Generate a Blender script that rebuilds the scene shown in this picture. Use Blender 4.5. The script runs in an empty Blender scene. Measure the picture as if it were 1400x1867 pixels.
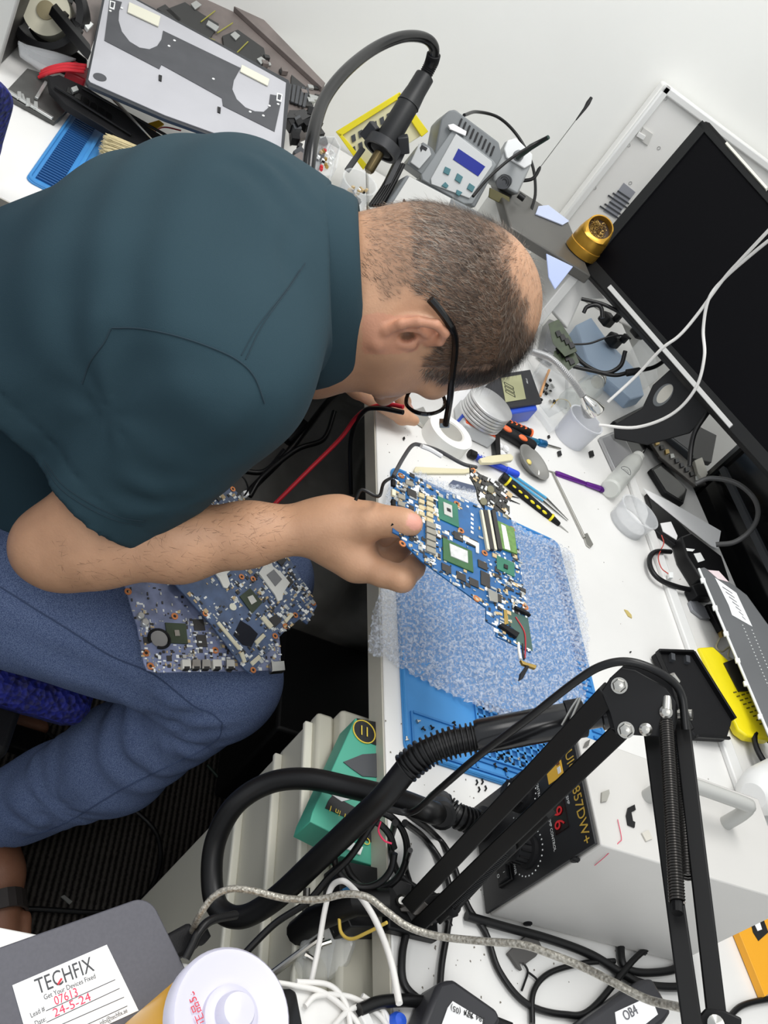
import bpy, bmesh, math, random
import numpy as np
from mathutils import Vector, Matrix, Euler
random.seed(7)
rng = np.random.default_rng(7)
sc = bpy.context.scene
COL = sc.collection
# ---------------------------------------------------------------- camera
F_PX, PCX, PCY, CAMZ, DZ = 1600.0, 700.0, 933.5, 1.38, 0.75
yaw, pitch, roll = [math.radians(a) for a in (26.65, 34.5, 39.42)]
fw = Vector((-math.cos(pitch)*math.cos(yaw), math.cos(pitch)*math.sin(yaw), -math.sin(pitch)))
r0 = fw.cross(Vector((0, 0, 1))).normalized(); u0 = r0.cross(fw)
RT = math.cos(roll)*r0 + math.sin(roll)*u0
UP = -math.sin(roll)*r0 + math.cos(roll)*u0
CAM = Vector((0, 0, CAMZ))
cd = bpy.data.cameras.new('camera'); cam = bpy.data.objects.new('camera', cd); COL.objects.link(cam)
cd.sensor_fit = 'VERTICAL'; cd.sensor_height = 36; cd.lens = F_PX/1867*36; cd.clip_start = .01
cam.matrix_world = Matrix(((RT.x, UP.x, -fw.x, 0), (RT.y, UP.y, -fw.y, 0), (RT.z, UP.z, -fw.z, CAMZ), (0, 0, 0, 1)))
sc.camera = cam
# ---------------------------------------------------------------- light
w = bpy.data.worlds.new('world'); sc.world = w; w.use_nodes = True
w.node_tree.nodes['Background'].inputs[0].default_value = (.90, .95, 1, 1)
w.node_tree.nodes['Background'].inputs[1].default_value = .68
def area(name, loc, rot, sx, sy, e, col=(1, .98, .95)):
    l = bpy.data.lights.new(name, 'AREA'); l.shape = 'RECTANGLE'; l.size = sx; l.size_y = sy; l.energy = e; l.color = col
    o = bpy.data.objects.new(name, l); COL.objects.link(o); o.location = loc; o.rotation_euler = rot
    return o
area('ceiling_light', (-1.0, .3, 2.75), (0, 0, 0), 1.2, .6, 21)
area('ceiling_light', (.9, -.4, 2.75), (0, 0, 0), 1.2, .6, 15)
area('ceiling_light', (-.7, -1.6, 2.75), (0, 0, 0), 1.2, .6, 10)
sc.view_settings.view_transform = 'Standard'; sc.view_settings.look = 'None'
sc.view_settings.gamma = 1; sc.view_settings.exposure = .26; sc.view_settings.use_curve_mapping = False
# ---------------------------------------------------------------- pixel -> place helpers (points on real planes)
def V(*a): return Vector(a)
def ray(px, py):
    return ((px-PCX)/F_PX)*RT - ((py-PCY)/F_PX)*UP + fw
def W(px, py, z=DZ):
    r = ray(px, py); return CAM + r*((z-CAMZ)/r.z)
def PD(px, py, d): return CAM + ray(px, py)*d
def onY(px, py, y): r = ray(px, py); return CAM + r*(y/r.y)
def onX(px, py, x): r = ray(px, py); return CAM + r*(x/r.x)
class Pl:
    """a plane: point + normal pointing to the camera"""
    def __init__(s, o, n):
        s.o = Vector(o); s.n = Vector(n).normalized()
        if s.n.dot(CAM-s.o) < 0: s.n = -s.n
    def __call__(s, px, py, h=0.0):
        r = ray(px, py); q = s.o + s.n*h
        return CAM + r*((q-CAM).dot(s.n)/r.dot(s.n))
def pl3(a, b, c): return Pl(a, (b-a).cross(c-a))
def zp(z): return Pl((0, 0, z), (0, 0, 1))
def lin(c):
    c = [x/255 for x in c]; return tuple(x/12.92 if x <= .04045 else ((x+.055)/1.055)**2.4 for x in c)+(1,)
# ---------------------------------------------------------------- materials
MATS = {}
def mat(name, c, rough=.5, metal=0, noise=0, ns=40, bump=0, bs=200, alpha=1, trans=0, emit=0, c2=None, kind='noise', spec=.5, coat=0, bd=.002, thr=None):
    if name in MATS: return MATS[name]
    m = bpy.data.materials.new(name); m.use_nodes = True; nt = m.node_tree; b = nt.nodes['Principled BSDF']
    b.inputs['Base Color'].default_value = lin(c); b.inputs['Roughness'].default_value = rough; b.inputs['Metallic'].default_value = metal
    b.inputs['Specular IOR Level'].default_value = spec
    b.inputs['Alpha'].default_value = alpha; b.inputs['Transmission Weight'].default_value = trans
    if coat: b.inputs['Coat Weight'].default_value = coat
    if emit: b.inputs['Emission Color'].default_value = lin(c); b.inputs['Emission Strength'].default_value = emit
    tc = nt.nodes.new('ShaderNodeTexCoord')
    if noise or c2:
        n = nt.nodes.new('ShaderNodeTexNoise'); n.inputs['Scale'].default_value = ns; n.inputs['Detail'].default_value = 6
        nt.links.new(tc.outputs['Object'], n.inputs['Vector'])
        cr = nt.nodes.new('ShaderNodeValToRGB')
        a, d = thr or (.35, .65)
        cr.color_ramp.elements[0].position = a; cr.color_ramp.elements[1].position = d
        k = lin(c2) if c2 else tuple(x*(1-noise) for x in lin(c)[:3])+(1,)
        cr.color_ramp.elements[0].color = k; cr.color_ramp.elements[1].color = lin(c)
        nt.links.new(n.outputs['Fac'], cr.inputs['Fac']); nt.links.new(cr.outputs['Color'], b.inputs['Base Color'])
    if bump:
        t = nt.nodes.new('ShaderNodeTexVoronoi' if kind == 'voronoi' else 'ShaderNodeTexWave' if kind == 'wave' else 'ShaderNodeTexNoise')
        t.inputs['Scale'].default_value = bs
        nt.links.new(tc.outputs['Object'], t.inputs['Vector'])
        bp = nt.nodes.new('ShaderNodeBump'); bp.inputs['Strength'].default_value = bump; bp.inputs['Distance'].default_value = bd
        nt.links.new(t.outputs[0], bp.inputs['Height']); nt.links.new(bp.outputs['Normal'], b.inputs['Normal'])
    MATS[name] = m; return m
BLK = mat('black_plastic', (17, 17, 19), .42, noise=.3, ns=30, spec=.3)
BLKM = mat('black_matte', (20, 20, 22), .6, spec=.25, bump=.15, bs=900)
RUB = mat('black_rubber', (14, 14, 15), .42, spec=.35)
CBL = mat('black_cable', (18, 18, 19), .38, spec=.35)
WHT = mat('white_plastic', (226, 226, 224), .4)
WCB = mat('white_cable', (228, 226, 222), .4)
STEEL = mat('steel', (188, 186, 180), .28, 1)
DSTEEL = mat('dark_steel', (110, 110, 108), .38, 1)
CHROME = mat('chrome', (215, 213, 208), .12, 1)
GREY = mat('grey_plastic', (120, 124, 126), .5, noise=.12, ns=20)
LGREY = mat('light_grey_plastic', (196, 198, 198), .45)
DGREY = mat('dark_grey_plastic', (66, 68, 72), .5)
BLUE = mat('blue_silicone', (62, 140, 205), .55, noise=.12, ns=14)
YEL = mat('yellow_plastic', (240, 222, 20), .4, noise=.1, ns=10)
PAPER = mat('paper', (240, 240, 240), .7)
RED = mat('red_wire', (175, 26, 40), .4)
COPPER = mat('copper_pad', (205, 130, 80), .4, .6)
GOLD = mat('gold_plate', (190, 160, 90), .35, .8)
TIN = mat('solder_tin', (196, 198, 196), .35, .7)
GLASS = mat('clear_plastic', (235, 238, 240), .12, alpha=.22, spec=.8)
MILK = mat('frosted_plastic', (226, 228, 234), .4, alpha=.62)
INK = mat('black_ink', (24, 24, 26), .6)
PINK = mat('pink_ink', (215, 50, 90), .6)
# ---------------------------------------------------------------- mesh builder
class MB:
    def __init__(s): s.v = []; s.f = []
    def add(s, vs, fs):
        k = len(s.v); s.v += [tuple(v) for v in vs]; s.f += [tuple(i+k for i in f) for f in fs]; return s
    def box(s, c, sx, sy, sz, ax=None):
        c = Vector(c)
        ex, ey, ez = ax or (V(1, 0, 0), V(0, 1, 0), V(0, 0, 1))
        vs = [c+ex*(i*sx/2)+ey*(j*sy/2)+ez*(k*sz/2) for k in (-1, 1) for j in (-1, 1) for i in (-1, 1)]
        return s.add(vs, [(0, 2, 3, 1), (4, 5, 7, 6), (0, 1, 5, 4), (2, 6, 7, 3), (0, 4, 6, 2), (1, 3, 7, 5)])
    def bar(s, a, b, wd, th, up=(0, 0, 1)):
        a = Vector(a); b = Vector(b); d = (b-a); L = d.length; d.normalize()
        ey = Vector(up).cross(d).normalized(); ez = d.cross(ey)
        return s.box((a+b)/2, L, wd, th, (d, ey, ez))
    def prism(s, pts, n, h0, h1):
        n = Vector(n); k = len(pts)
        return s.add([Vector(p)+n*h0 for p in pts]+[Vector(p)+n*h1 for p in pts],
                     [tuple(range(k))[::-1], tuple(range(k, 2*k))]+[(i, (i+1) % k, (i+1) % k+k, i+k) for i in range(k)])
    def slab(s, px, pl, h0, h1):
        pts = [pl(x, y) for x, y in px]
        # orientation so that normals point outwards
        a = sum(((pts[i]-pts[0]).cross(pts[(i+1) % len(pts)]-pts[0]) for i in range(len(pts))), V(0, 0, 0))
        if a.dot(pl.n) < 0: pts = pts[::-1]
        return s.prism(pts, pl.n, h0, h1)
    def tube(s, pts, r, n=10, cap=True, rib=None):
        pts = [Vector(p) for p in pts]; m = len(pts)
        rs = list(r) if hasattr(r, '__len__') else [r]*m
        t = [(pts[min(i+1, m-1)]-pts[max(i-1, 0)]).normalized() for i in range(m)]
        nr = t[0].orthogonal().normalized(); vs = []
        for i in range(m):
            nr = (nr - t[i]*nr.dot(t[i])).normalized(); bn = t[i].cross(nr)
            vs += [pts[i]+(nr*math.cos(2*math.pi*k/n)+bn*math.sin(2*math.pi*k/n))*rs[i] for k in range(n)]
        fs = [(i*n+k, i*n+(k+1) % n, (i+1)*n+(k+1) % n, (i+1)*n+k) for i in range(m-1) for k in range(n)]
        if cap: fs += [tuple(range(n))[::-1], tuple(range((m-1)*n, m*n))]
        return s.add(vs, fs)
    def lathe(s, c, ax, prof, n=28, sq=1.0, ex=None):
        c = Vector(c); ax = Vector(ax).normalized(); ex = Vector(ex) if ex is not None else ax.orthogonal(); ex = (ex-ax*ex.dot(ax)).normalized(); ey = ax.cross(ex)
        vs = []; m = len(prof)
        for (r, h) in prof: vs += [c+ax*h+(ex*math.cos(2*math.pi*k/n)+ey*sq*math.sin(2*math.pi*k/n))*max(r, 1e-5) for k in range(n)]
        fs = [(i*n+k, i*n+(k+1) % n, (i+1)*n+(k+1) % n, (i+1)*n+k) for i in range(m-1) for k in range(n)]
        if prof[0][0] > 0 and abs(prof[0][0]-prof[-1][0]) < 1e-7:
            j = (m-1)*n; fs += [(j+k, j+(k+1) % n, (k+1) % n, k) for k in range(n)]; return s.add(vs, fs)
        if prof[0][0] > 0: fs.append(tuple(range(n))[::-1])
        if prof[-1][0] > 0: fs.append(tuple(range((m-1)*n, m*n)))
        return s.add(vs, fs)
    def ell(s, c, ax, rad, n=20, m=12):
        c = Vector(c); vs = []; fs = []
        for i in range(m+1):
            th = math.pi*i/m
            for k in range(n):
                ph = 2*math.pi*k/n
                vs.append(c+ax[0]*(rad[0]*math.sin(th)*math.cos(ph))+ax[1]*(rad[1]*math.sin(th)*math.sin(ph))+ax[2]*(rad[2]*math.cos(th)))
        fs = [(i*n+k, (i+1)*n+k, (i+1)*n+(k+1) % n, i*n+(k+1) % n) for i in range(m) for k in range(n)]
        return s.add(vs, fs)
    def build(s, name, m, parent=None, bevel=0, smooth=35, **props):
        me = bpy.data.meshes.new(name); me.from_pydata(s.v, [], s.f); me.update()
        if smooth:
            me.shade_smooth(); me.set_sharp_from_angle(angle=math.radians(smooth))
        if m: me.materials.append(m)
        o = bpy.data.objects.new(name, me); COL.objects.link(o)
        if parent: o.parent = parent; o.matrix_parent_inverse = parent.matrix_world.inverted()
        if bevel:
            b = o.modifiers.new('bevel', 'BEVEL'); b.width = bevel; b.segments = 2; b.limit_method = 'ANGLE'
        for k, v in props.items(): o[k] = v
        return o
def thing(name, loc, label, cat, group=None):
    o = bpy.data.objects.new(name, None); COL.objects.link(o); o.empty_display_size = .02
    o.location = loc; o.matrix_world = Matrix.Translation(Vector(loc)); o['label'] = label; o['category'] = cat
    if group: o['group'] = group
    return o
def tag(o, label, cat, group=None):
    o['label'] = label; o['category'] = cat
    if group: o['group'] = group
    return o
def struct(o): o['kind'] = 'structure'; return o
def catmull(P, n=8):
    P = [Vector(p) for p in P]
    if len(P) < 3: return P
    Q = [P[0]*2-P[1]]+P+[P[-1]*2-P[-2]]; out = []
    for i in range(1, len(Q)-2):
        for k in range(n):
            t = k/n; a, b, c, d = Q[i-1:i+3]
            out.append(.5*((2*b)+(c-a)*t+(2*a-5*b+4*c-d)*t*t+(3*b-a-3*c+d)*t**3))
    return out+[P[-1]]
def cable(name, pts, r, m, label, cat='cable', group=None, parent=None, n=8, seg=8):
    o = MB().tube(catmull(pts, seg), r, n).build(name, m, parent, smooth=60)
    if label: tag(o, label, cat, group)
    return o
TXT = {}
def text(s, o, ex, ey, h, m, parent, name='lettering', off=.0006, align='LEFT', squash=1.0):
    """flat raised lettering: o origin (baseline), ex reading direction, ey up, h letter height"""
    key = (s, align)
    if key not in TXT:
        cu = bpy.data.curves.new('t', 'FONT'); cu.body = s; cu.size = 1; cu.extrude = .015; cu.align_x = align; cu.resolution_u = 3
        ob = bpy.data.objects.new('t', cu); COL.objects.link(ob)
        dg = bpy.context.evaluated_depsgraph_get(); me = bpy.data.meshes.new_from_object(ob.evaluated_get(dg))
        bpy.data.objects.remove(ob); TXT[key] = me
    me = TXT[key].copy(); me.name = name
    ex = Vector(ex).normalized(); ey = Vector(ey); ey = (ey-ex*ey.dot(ex)).normalized(); ez = ex.cross(ey)
    k = h/.7; o = Vector(o)+ez*off
    for v in me.vertices: v.co = o+ex*(v.co.x*k*squash)+ey*(v.co.y*k)+ez*(v.co.z*k*.4)
    me.materials.clear(); me.materials.append(m)
    ob = bpy.data.objects.new(name, me); COL.objects.link(ob)
    if parent: ob.parent = parent; ob.matrix_parent_inverse = parent.matrix_world.inverted()
    return ob
def inset_box(name, c, s, m, parent=None, bevel=.002, ax=None, **k):
    return MB().box(c, s[0], s[1], s[2], ax).build(name, m, parent, bevel, **k)
# ---------------------------------------------------------------- signed-distance surfaces (bodies, cloth)
def arr(*a): return np.array(a, float)
def rc(a, b, ra, rb, k=.02): return ('c', np.array(a, float), np.array(b, float), ra, rb, k)
def el(c, rad, ax=None, k=.02, op=1): return ('e', np.array(c, float), np.array(rad, float), np.array(ax if ax is not None else np.eye(3), float), k, op)
def pdist(p, P):
    if p[0] == 'c':
        _, a, b, ra, rb, k = p; ba = b-a; t = np.clip(((P-a)@ba)/(ba@ba), 0, 1)
        return np.linalg.norm(P-a-t[..., None]*ba, axis=-1)-(ra+(rb-ra)*t)
    _, c, rad, ax, k, op = p; q = (P-c)@ax.T
    k0 = np.linalg.norm(q/rad, axis=-1); k1 = np.linalg.norm(q/(rad*rad), axis=-1)
    return k0*(k0-1)/np.maximum(k1, 1e-9)
def comb(prims, P, sel=None):
    d = None
    for i, p in enumerate(prims):
        if sel is not None and not sel[i]: continue
        e = pdist(p, P); k = p[5] if p[0] == 'c' else p[4]; op = 1 if p[0] == 'c' else p[5]
        if op < 0:
            if d is None: continue
            h = np.maximum(k-np.abs(-e-d), 0)/k; d = np.maximum(d, -e)+h*h*k/4
        elif d is None: d = e
        else:
            h = np.maximum(k-np.abs(e-d), 0)/k; d = np.minimum(d, e)-h*h*k/4
    if d is None: d = np.full(P.shape[:-1], 1.0)
    return d
def sdf_mesh(prims, h, post=None, slack=.012, B=14):
    """surface nets over sparse blocks; post(P, d) may carve or wrinkle. returns verts, quads"""
    lo = np.min([np.minimum(p[1]-p[3], p[2]-p[4]) if p[0] == 'c' else p[1]-p[2].max() for p in prims if not (p[0] == 'e' and p[5] < 0)], 0)-.02
    hi = np.max([np.maximum(p[1]+p[3], p[2]+p[4]) if p[0] == 'c' else p[1]+p[2].max() for p in prims if not (p[0] == 'e' and p[5] < 0)], 0)+.02
    nb = np.ceil((hi-lo)/(h*B)).astype(int); N = nb*B+2
    bi = np.stack(np.meshgrid(*[np.arange(x) for x in nb], indexing='ij'), -1).reshape(-1, 3)
    cen = lo+(bi*B+B/2)*h; hd = B*h*.87+slack
    D = np.stack([pdist(p, cen) for p in prims])
    un = np.array([not (p[0] == 'e' and p[5] < 0) for p in prims])
    dm = D[un].min(0); act = np.nonzero((dm < hd+.03) & (dm > -hd-.05))[0]
    gx = np.stack(np.meshgrid(*[np.arange(B+1)]*3, indexing='ij'), -1)
    keys = []; vps = []; quads = []
    def key(i): return (i[..., 0]*N[1]+i[..., 1])*N[2]+i[..., 2]
    for b in act:
        P = lo+(bi[b]*B+gx)*h
        sel = D[:, b] < max(dm[b], 0)+2*hd+.05
        d = comb(prims, P, sel)
        if post is not None: d = post(P, d)
        s = d < 0
        if s.all() or not s.any(): continue
        # cells
        cs = [s[i:B+i, j:B+j, k:B+k] for i in (0, 1) for j in (0, 1) for k in (0, 1)]
        anyv = np.any(cs, 0) & ~np.all(cs, 0); ci = np.argwhere(anyv)
        acc = np.zeros((len(ci), 3)); cnt = np.zeros(len(ci))
        for ax in range(3):
            o = [x for x in range(3) if x != ax]
            for u in (0, 1):
                for v in (0, 1):
                    q = ci.copy(); q[:, o[0]] += u; q[:, o[1]] += v; q2 = q.copy(); q2[:, ax] += 1
                    d1 = d[q[:, 0], q[:, 1], q[:, 2]]; d2 = d[q2[:, 0], q2[:, 1], q2[:, 2]]
                    cr = (d1 < 0) != (d2 < 0); t = np.where(cr, d1/np.where(cr, d1-d2, 1), 0)
                    pp = q.astype(float); pp[:, ax] += t; acc += pp*cr[:, None]; cnt += cr
        keys.append(key(ci+bi[b]*B)); vps.append(lo+(acc/cnt[:, None]+bi[b]*B)*h)
        for ax in range(3):
            o = [(ax+1) % 3, (ax+2) % 3]
            a = s[:B, :B, :B]; sl = [slice(0, B)]*3; sl[ax] = slice(1, B+1); c = s[tuple(sl)]
            e = np.argwhere(a != c)
            if not len(e): continue
            ins = a[e[:, 0], e[:, 1], e[:, 2]]; g = e+bi[b]*B
            g00 = g.copy(); g10 = g.copy(); g10[:, o[0]] -= 1; g01 = g.copy(); g01[:, o[1]] -= 1; g11 = g10.copy(); g11[:, o[1]] -= 1
            q = np.stack([key(g11), key(g01), key(g00), key(g10)], 1)
            q[~ins] = q[~ins][:, ::-1]; quads.append(q)
    K = np.concatenate(keys); Vp = np.concatenate(vps); Q = np.concatenate(quads)
    od = np.argsort(K); K = K[od]; Vp = Vp[od]
    ix = np.clip(np.searchsorted(K, Q), 0, len(K)-1); ok = (K[ix] == Q).all(1)
    return Vp, ix[ok]
def np_mesh(name, Vv, Q, m, parent=None, smooth_it=0, cols=None, **props):
    me = bpy.data.meshes.new(name); me.vertices.add(len(Vv)); me.vertices.foreach_set('co', Vv.astype(np.float32).ravel())
    me.loops.add(Q.size); me.loops.foreach_set('vertex_index', Q.astype(np.int32).ravel())
    me.polygons.add(len(Q)); me.polygons.foreach_set('loop_start', np.arange(0, Q.size, Q.shape[1], dtype=np.int32))
    me.update(calc_edges=True); me.validate(); me.shade_smooth()
    if cols is not None:
        ca = me.color_attributes.new('Col', 'FLOAT_COLOR', 'POINT'); ca.data.foreach_set('color', cols.astype(np.float32).ravel())
    me.materials.append(m); o = bpy.data.objects.new(name, me); COL.objects.link(o)
    if parent: o.parent = parent; o.matrix_parent_inverse = parent.matrix_world.inverted()
    if smooth_it:
        s = o.modifiers.new('smooth', 'SMOOTH'); s.factor = .5; s.iterations = smooth_it
    for k, v in props.items(): o[k] = v
    return o
def VN(v): return np.array(v, float)
# ================================================================ the room
WALLT = mat('white_wall', (238, 238, 234), .6, noise=.03, ns=3, bump=.05, bs=60)
DESKW = mat('white_laminate', (232, 231, 228), .35, noise=.06, ns=5, bump=.02, bs=300)
EDGE = mat('desk_edge_band', (196, 192, 178), .5, noise=.15, ns=12)
def carpet_mat():
    m = bpy.data.materials.new('ribbed_carpet'); m.use_nodes = True; nt = m.node_tree; b = nt.nodes['Principled BSDF']
    b.inputs['Roughness'].default_value = .95; b.inputs['Specular IOR Level'].default_value = .1
    tc = nt.nodes.new('ShaderNodeTexCoord'); w_ = nt.nodes.new('ShaderNodeTexWave'); w_.wave_type = 'BANDS'; w_.bands_direction = 'Y'
    w_.inputs['Scale'].default_value = 32; w_.inputs['Distortion'].default_value = 1.5; w_.inputs['Detail'].default_value = 3; w_.inputs['Detail Scale'].default_value = 6
    nt.links.new(tc.outputs['Object'], w_.inputs['Vector'])
    cr = nt.nodes.new('ShaderNodeValToRGB'); cr.color_ramp.elements[0].color = lin((22, 20, 19)); cr.color_ramp.elements[1].color = lin((74, 70, 66))
    nt.links.new(w_.outputs['Fac'], cr.inputs['Fac']); nt.links.new(cr.outputs['Color'], b.inputs['Base Color'])
    bp = nt.nodes.new('ShaderNodeBump'); bp.inputs['Strength'].default_value = .6; bp.inputs['Distance'].default_value = .004
    nt.links.new(w_.outputs['Fac'], bp.inputs['Height']); nt.links.new(bp.outputs['Normal'], b.inputs['Normal'])
    return m
struct(MB().box((-.3, -.3, -.03), 3.6, 3.6, .06).build('floor', carpet_mat(), smooth=0))
struct(MB().box((-1.99, -.2, 1.4), .08, 3.4, 2.8).build('wall_left', WALLT, smooth=0))
struct(MB().box((-.3, 1.56, 1.4), 3.4, .08, 2.8).build('wall_back', WALLT, smooth=0))
# dark glossy panel behind the back edge of the desk
DARKG = mat('dark_gloss', (9, 9, 11), .12, spec=.6)
q = onY(1276, 894, 1.20)
pn = thing('partition_panel', (-.35, 1.2, 0), 'black glossy upright panel behind the back edge of the long white desk', 'panel')
MB().box((-.35, 1.2, .62), 2*(abs(q.x)-.35), .03, 1.24).build('panel', DARKG, pn, .002)
MB().box((q.x+.006, 1.182, .62), .012, .012, 1.24).build('edge_trim', DSTEEL, pn)
r_ = onY(1334, 889, 1.18)
MB().box((-.35, 1.180, r_.z), 2*(abs(q.x)-.37), .010, .012).build('rail', DGREY, pn)
# desks
def table(name, x0, x1, y0, y1, label, legs, zt=DZ, th=.025):
    t = thing(name, ((x0+x1)/2, (y0+y1)/2, 0), label, 'desk')
    MB().box(((x0+x1)/2, (y0+y1)/2, zt-th/2), x1-x0-.002, y1-y0-.002, th).build('desk_top', DESKW, t, .0015)
    return t
DX0 = -1.945
YF = .402
desk = table('white_desk', DX0, .55, YF, 1.142, 'long white laminate desk covered in repair tools and parts', 0)
MB().box(((DX0+.55)/2, YF-.0008, DZ-.0135), .55-DX0-.004, .0016, .026).build('edge_band', EDGE, desk)
for x in (-1.60, .5):
    MB().box((x, .80, .3625), .03, .60, .725).build('side_panel', DESKW, desk, .002)
XR = -1.10
ret = table('return_desk', DX0, XR, -.95, YF-.004, 'white side desk along the left wall carrying the laptop shells', 0)
MB().box((XR+.0008, (YF-.95)/2, DZ-.0135), .0016, YF+.95-.01, .026).build('edge_band', EDGE, ret)
MB().box((-1.5, -.93, .3625), .8, .03, .725).build('side_panel', DESKW, ret, .002)
XN = -.247
near = table('near_desk', XN, .55, -.8, YF-.004, 'white desk at the bottom left carrying the charcoal laptop', 0)
MB().box((.15, -.78, .3625), .7, .03, .725).build('side_panel', DESKW, near, .002)
# white lip strip along the desk
lz = zp(DZ)
lip = MB()
a = W(1200, 1085); b = W(1345, 1420)
ya = (a.y+b.y)/2
lip.bar((W(1150, 960).x-.2, ya+.012, DZ+.004), (b.x+.1, ya+.012, DZ+.004), .022, .008)
tag(lip.build('cable_duct', WHT, None, .002), 'long white plastic cable duct lying along the back of the desk', 'cable duct')
# drawers pedestal (beige)
BEI = mat('beige_plastic', (196, 193, 178), .42, noise=.06, ns=4)
pz1 = W(595, 1280, .63); pf = onY(275, 1600, .34)
PY = .36; PX0 = onY(593, 1279, PY).x; PZT = onY(593, 1279, PY).z
ped = thing('drawer_pedestal', (PX0+.2, PY+.2, 0), 'beige plastic drawer pedestal under the desk front', 'drawer unit')
PX1 = PX0+.34
MB().box(((PX0+PX1)/2, PY+.205, PZT/2-.0), PX1-PX0, .37, PZT-.002).build('body', BEI, ped, .005)
rx = []
for px, py in ((558, 1364), (504, 1400), (440, 1440)): rx.append(onY(px, py, PY).z)
zs = [PZT-.012]+rx+[.03]
for i in range(4):
    z1, z0 = zs[i]-.004, zs[i+1]+.004
    d = MB().box(((PX0+PX1)/2, PY+.010, (z0+z1)/2), PX1-PX0-.004, .020, z1-z0).build('drawer', BEI, ped, .004)
    MB().box(((PX0+PX1)/2, PY-.004, z0+.006), PX1-PX0-.02, .010, .007).build('drawer_lip', mat('cream_plastic', (222, 220, 206), .35), d, .002)
# upright cabinet at far left end of the side desk
cp = W(0, 150)
cb = thing('steel_cabinet', (-1.75, -.56, DZ), 'light grey upright cabinet standing at the top left of the photo', 'cabinet')
cx1 = W(2, 128).x; cy1 = W(2, 128).y
MB().box((cx1-.075, cy1-.2, DZ+.35), .15, .39, .698).build('body', mat('shaded_cabinet_side', (46, 44, 42), .5), cb, .003)  # dark body colour paints in the shade on the cabinet's side face
e1 = W(-40, 130)
MB().box((cx1+.009, cy1-.197, DZ+.35), .016, .39, .698).build('cabinet_door', mat('cabinet_grey', (190, 190, 186), .5), cb, .003)
# riser shelf that carries the stations
RZ = .93
rs = thing('riser_shelf', (-1.7, .6, DZ), 'dark grey metal riser shelf beside the gold tip cleaner', 'shelf')
fr = W(1060, 487, RZ); fr2 = W(985, 452, RZ)
RX1 = (fr.x+fr2.x)/2
RY0, RY1 = fr.y-.17, fr.y+.02
MB().box((RX1-.12, (RY0+RY1)/2, RZ-.01), .24, RY1-RY0, .02).build('shelf_top', mat('brushed_grey', (104, 102, 98), .4, .4, noise=.2, ns=3), rs, .003)
for y in (RY0+.02, RY1-.02): MB().box((RX1-.12, y, (DZ+RZ-.02)/2), .22, .02, RZ-.02-DZ).build('leg', WHT, rs, .002)
# white panel leaning against the wall
A = onX(1025, 400, -1.90); B = onX(1215, 155, -1.90)
wp = thing('plastic_cover', (-1.92, A.y+.2, DZ), 'large white plastic panel with screw holes leaning on wall behind the monitor', 'panel')
MB().box((-1.925, A.y+.22, (DZ+B.z)/2), .03, .44, B.z-DZ).build('panel', mat('panel_white', (232, 231, 228), .45), wp, .006)
MB().box((-1.905, A.y+.008, (DZ+B.z)/2), .012, .016, B.z-DZ).build('rim', WHT, wp, .003)
MB().box((-1.905, A.y+.22, B.z-.008), .012, .44, .016).build('rim', WHT, wp, .003)
xp = Pl((-1.910, 0, 0), (1, 0, 0))
for px, py in ((1213, 180), (1258, 201), (1146, 265), (1201, 270), (1084, 343), (1149, 334)):
    MB().lathe(xp(px, py), (1, 0, 0), [(.0035, -.0005), (.0035, .001)], 12).build('screw_hole', INK, wp)
MB().slab([(1162, 252), (1172, 231), (1190, 243), (1180, 265)], xp, 0, .004).build('catch', mat('panel_shade', (205, 204, 200), .5), wp, .001)
MB().slab([(1158, 246), (1163, 238), (1176, 246), (1171, 254)], xp, 0, .008).build('catch', WHT, wp, .001)
MB().slab([(1100, 385), (1137, 333), (1158, 350), (1122, 398)], xp, 0, .0015).build('rating_label', mat('grey_label', (150, 152, 160), .5), wp)
for i in range(6):
    p = xp(1112+i*5, 388-i*6.5, .002); MB().box(p, .001, .06-.012*(i % 3), .0035, None).build('lettering', DGREY, wp)
# ================================================================ the person
def skin_mat():
    m = bpy.data.materials.new('skin'); m.use_nodes = True; nt = m.node_tree; b = nt.nodes['Principled BSDF']
    b.inputs['Roughness'].default_value = .52; b.inputs['Subsurface Weight'].default_value = .08; b.inputs['Subsurface Scale'].default_value = .01
    b.inputs['Subsurface Radius'].default_value = (1, .4, .25)
    at = nt.nodes.new('ShaderNodeAttribute'); at.attribute_name = 'Col'
    tc = nt.nodes.new('ShaderNodeTexCoord'); n = nt.nodes.new('ShaderNodeTexNoise'); n.inputs['Scale'].default_value = 55; n.inputs['Detail'].default_value = 5
    nt.links.new(tc.outputs['Object'], n.inputs['Vector'])
    cr = nt.nodes.new('ShaderNodeValToRGB'); cr.color_ramp.elements[0].color = (.80, .77, .75, 1); cr.color_ramp.elements[1].color = (1.08, 1.06, 1.04, 1)
    nt.links.new(n.outputs['Fac'], cr.inputs['Fac'])
    mx = nt.nodes.new('ShaderNodeMix'); mx.data_type = 'RGBA'; mx.blend_type = 'MULTIPLY'; mx.inputs['Factor'].default_value = 1
    nt.links.new(at.outputs['Color'], mx.inputs['A']); nt.links.new(cr.outputs['Color'], mx.inputs['B']); nt.links.new(mx.outputs['Result'], b.inputs['Base Color'])
    n2 = nt.nodes.new('ShaderNodeTexNoise'); n2.inputs['Scale'].default_value = 420; nt.links.new(tc.outputs['Object'], n2.inputs['Vector'])
    bp = nt.nodes.new('ShaderNodeBump'); bp.inputs['Strength'].default_value = .25; bp.inputs['Distance'].default_value = .001
    nt.links.new(n2.outputs['Fac'], bp.inputs['Height']); nt.links.new(bp.outputs['Normal'], b.inputs['Normal'])
    return m
SKIN = skin_mat()
HX = -.81
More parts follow.
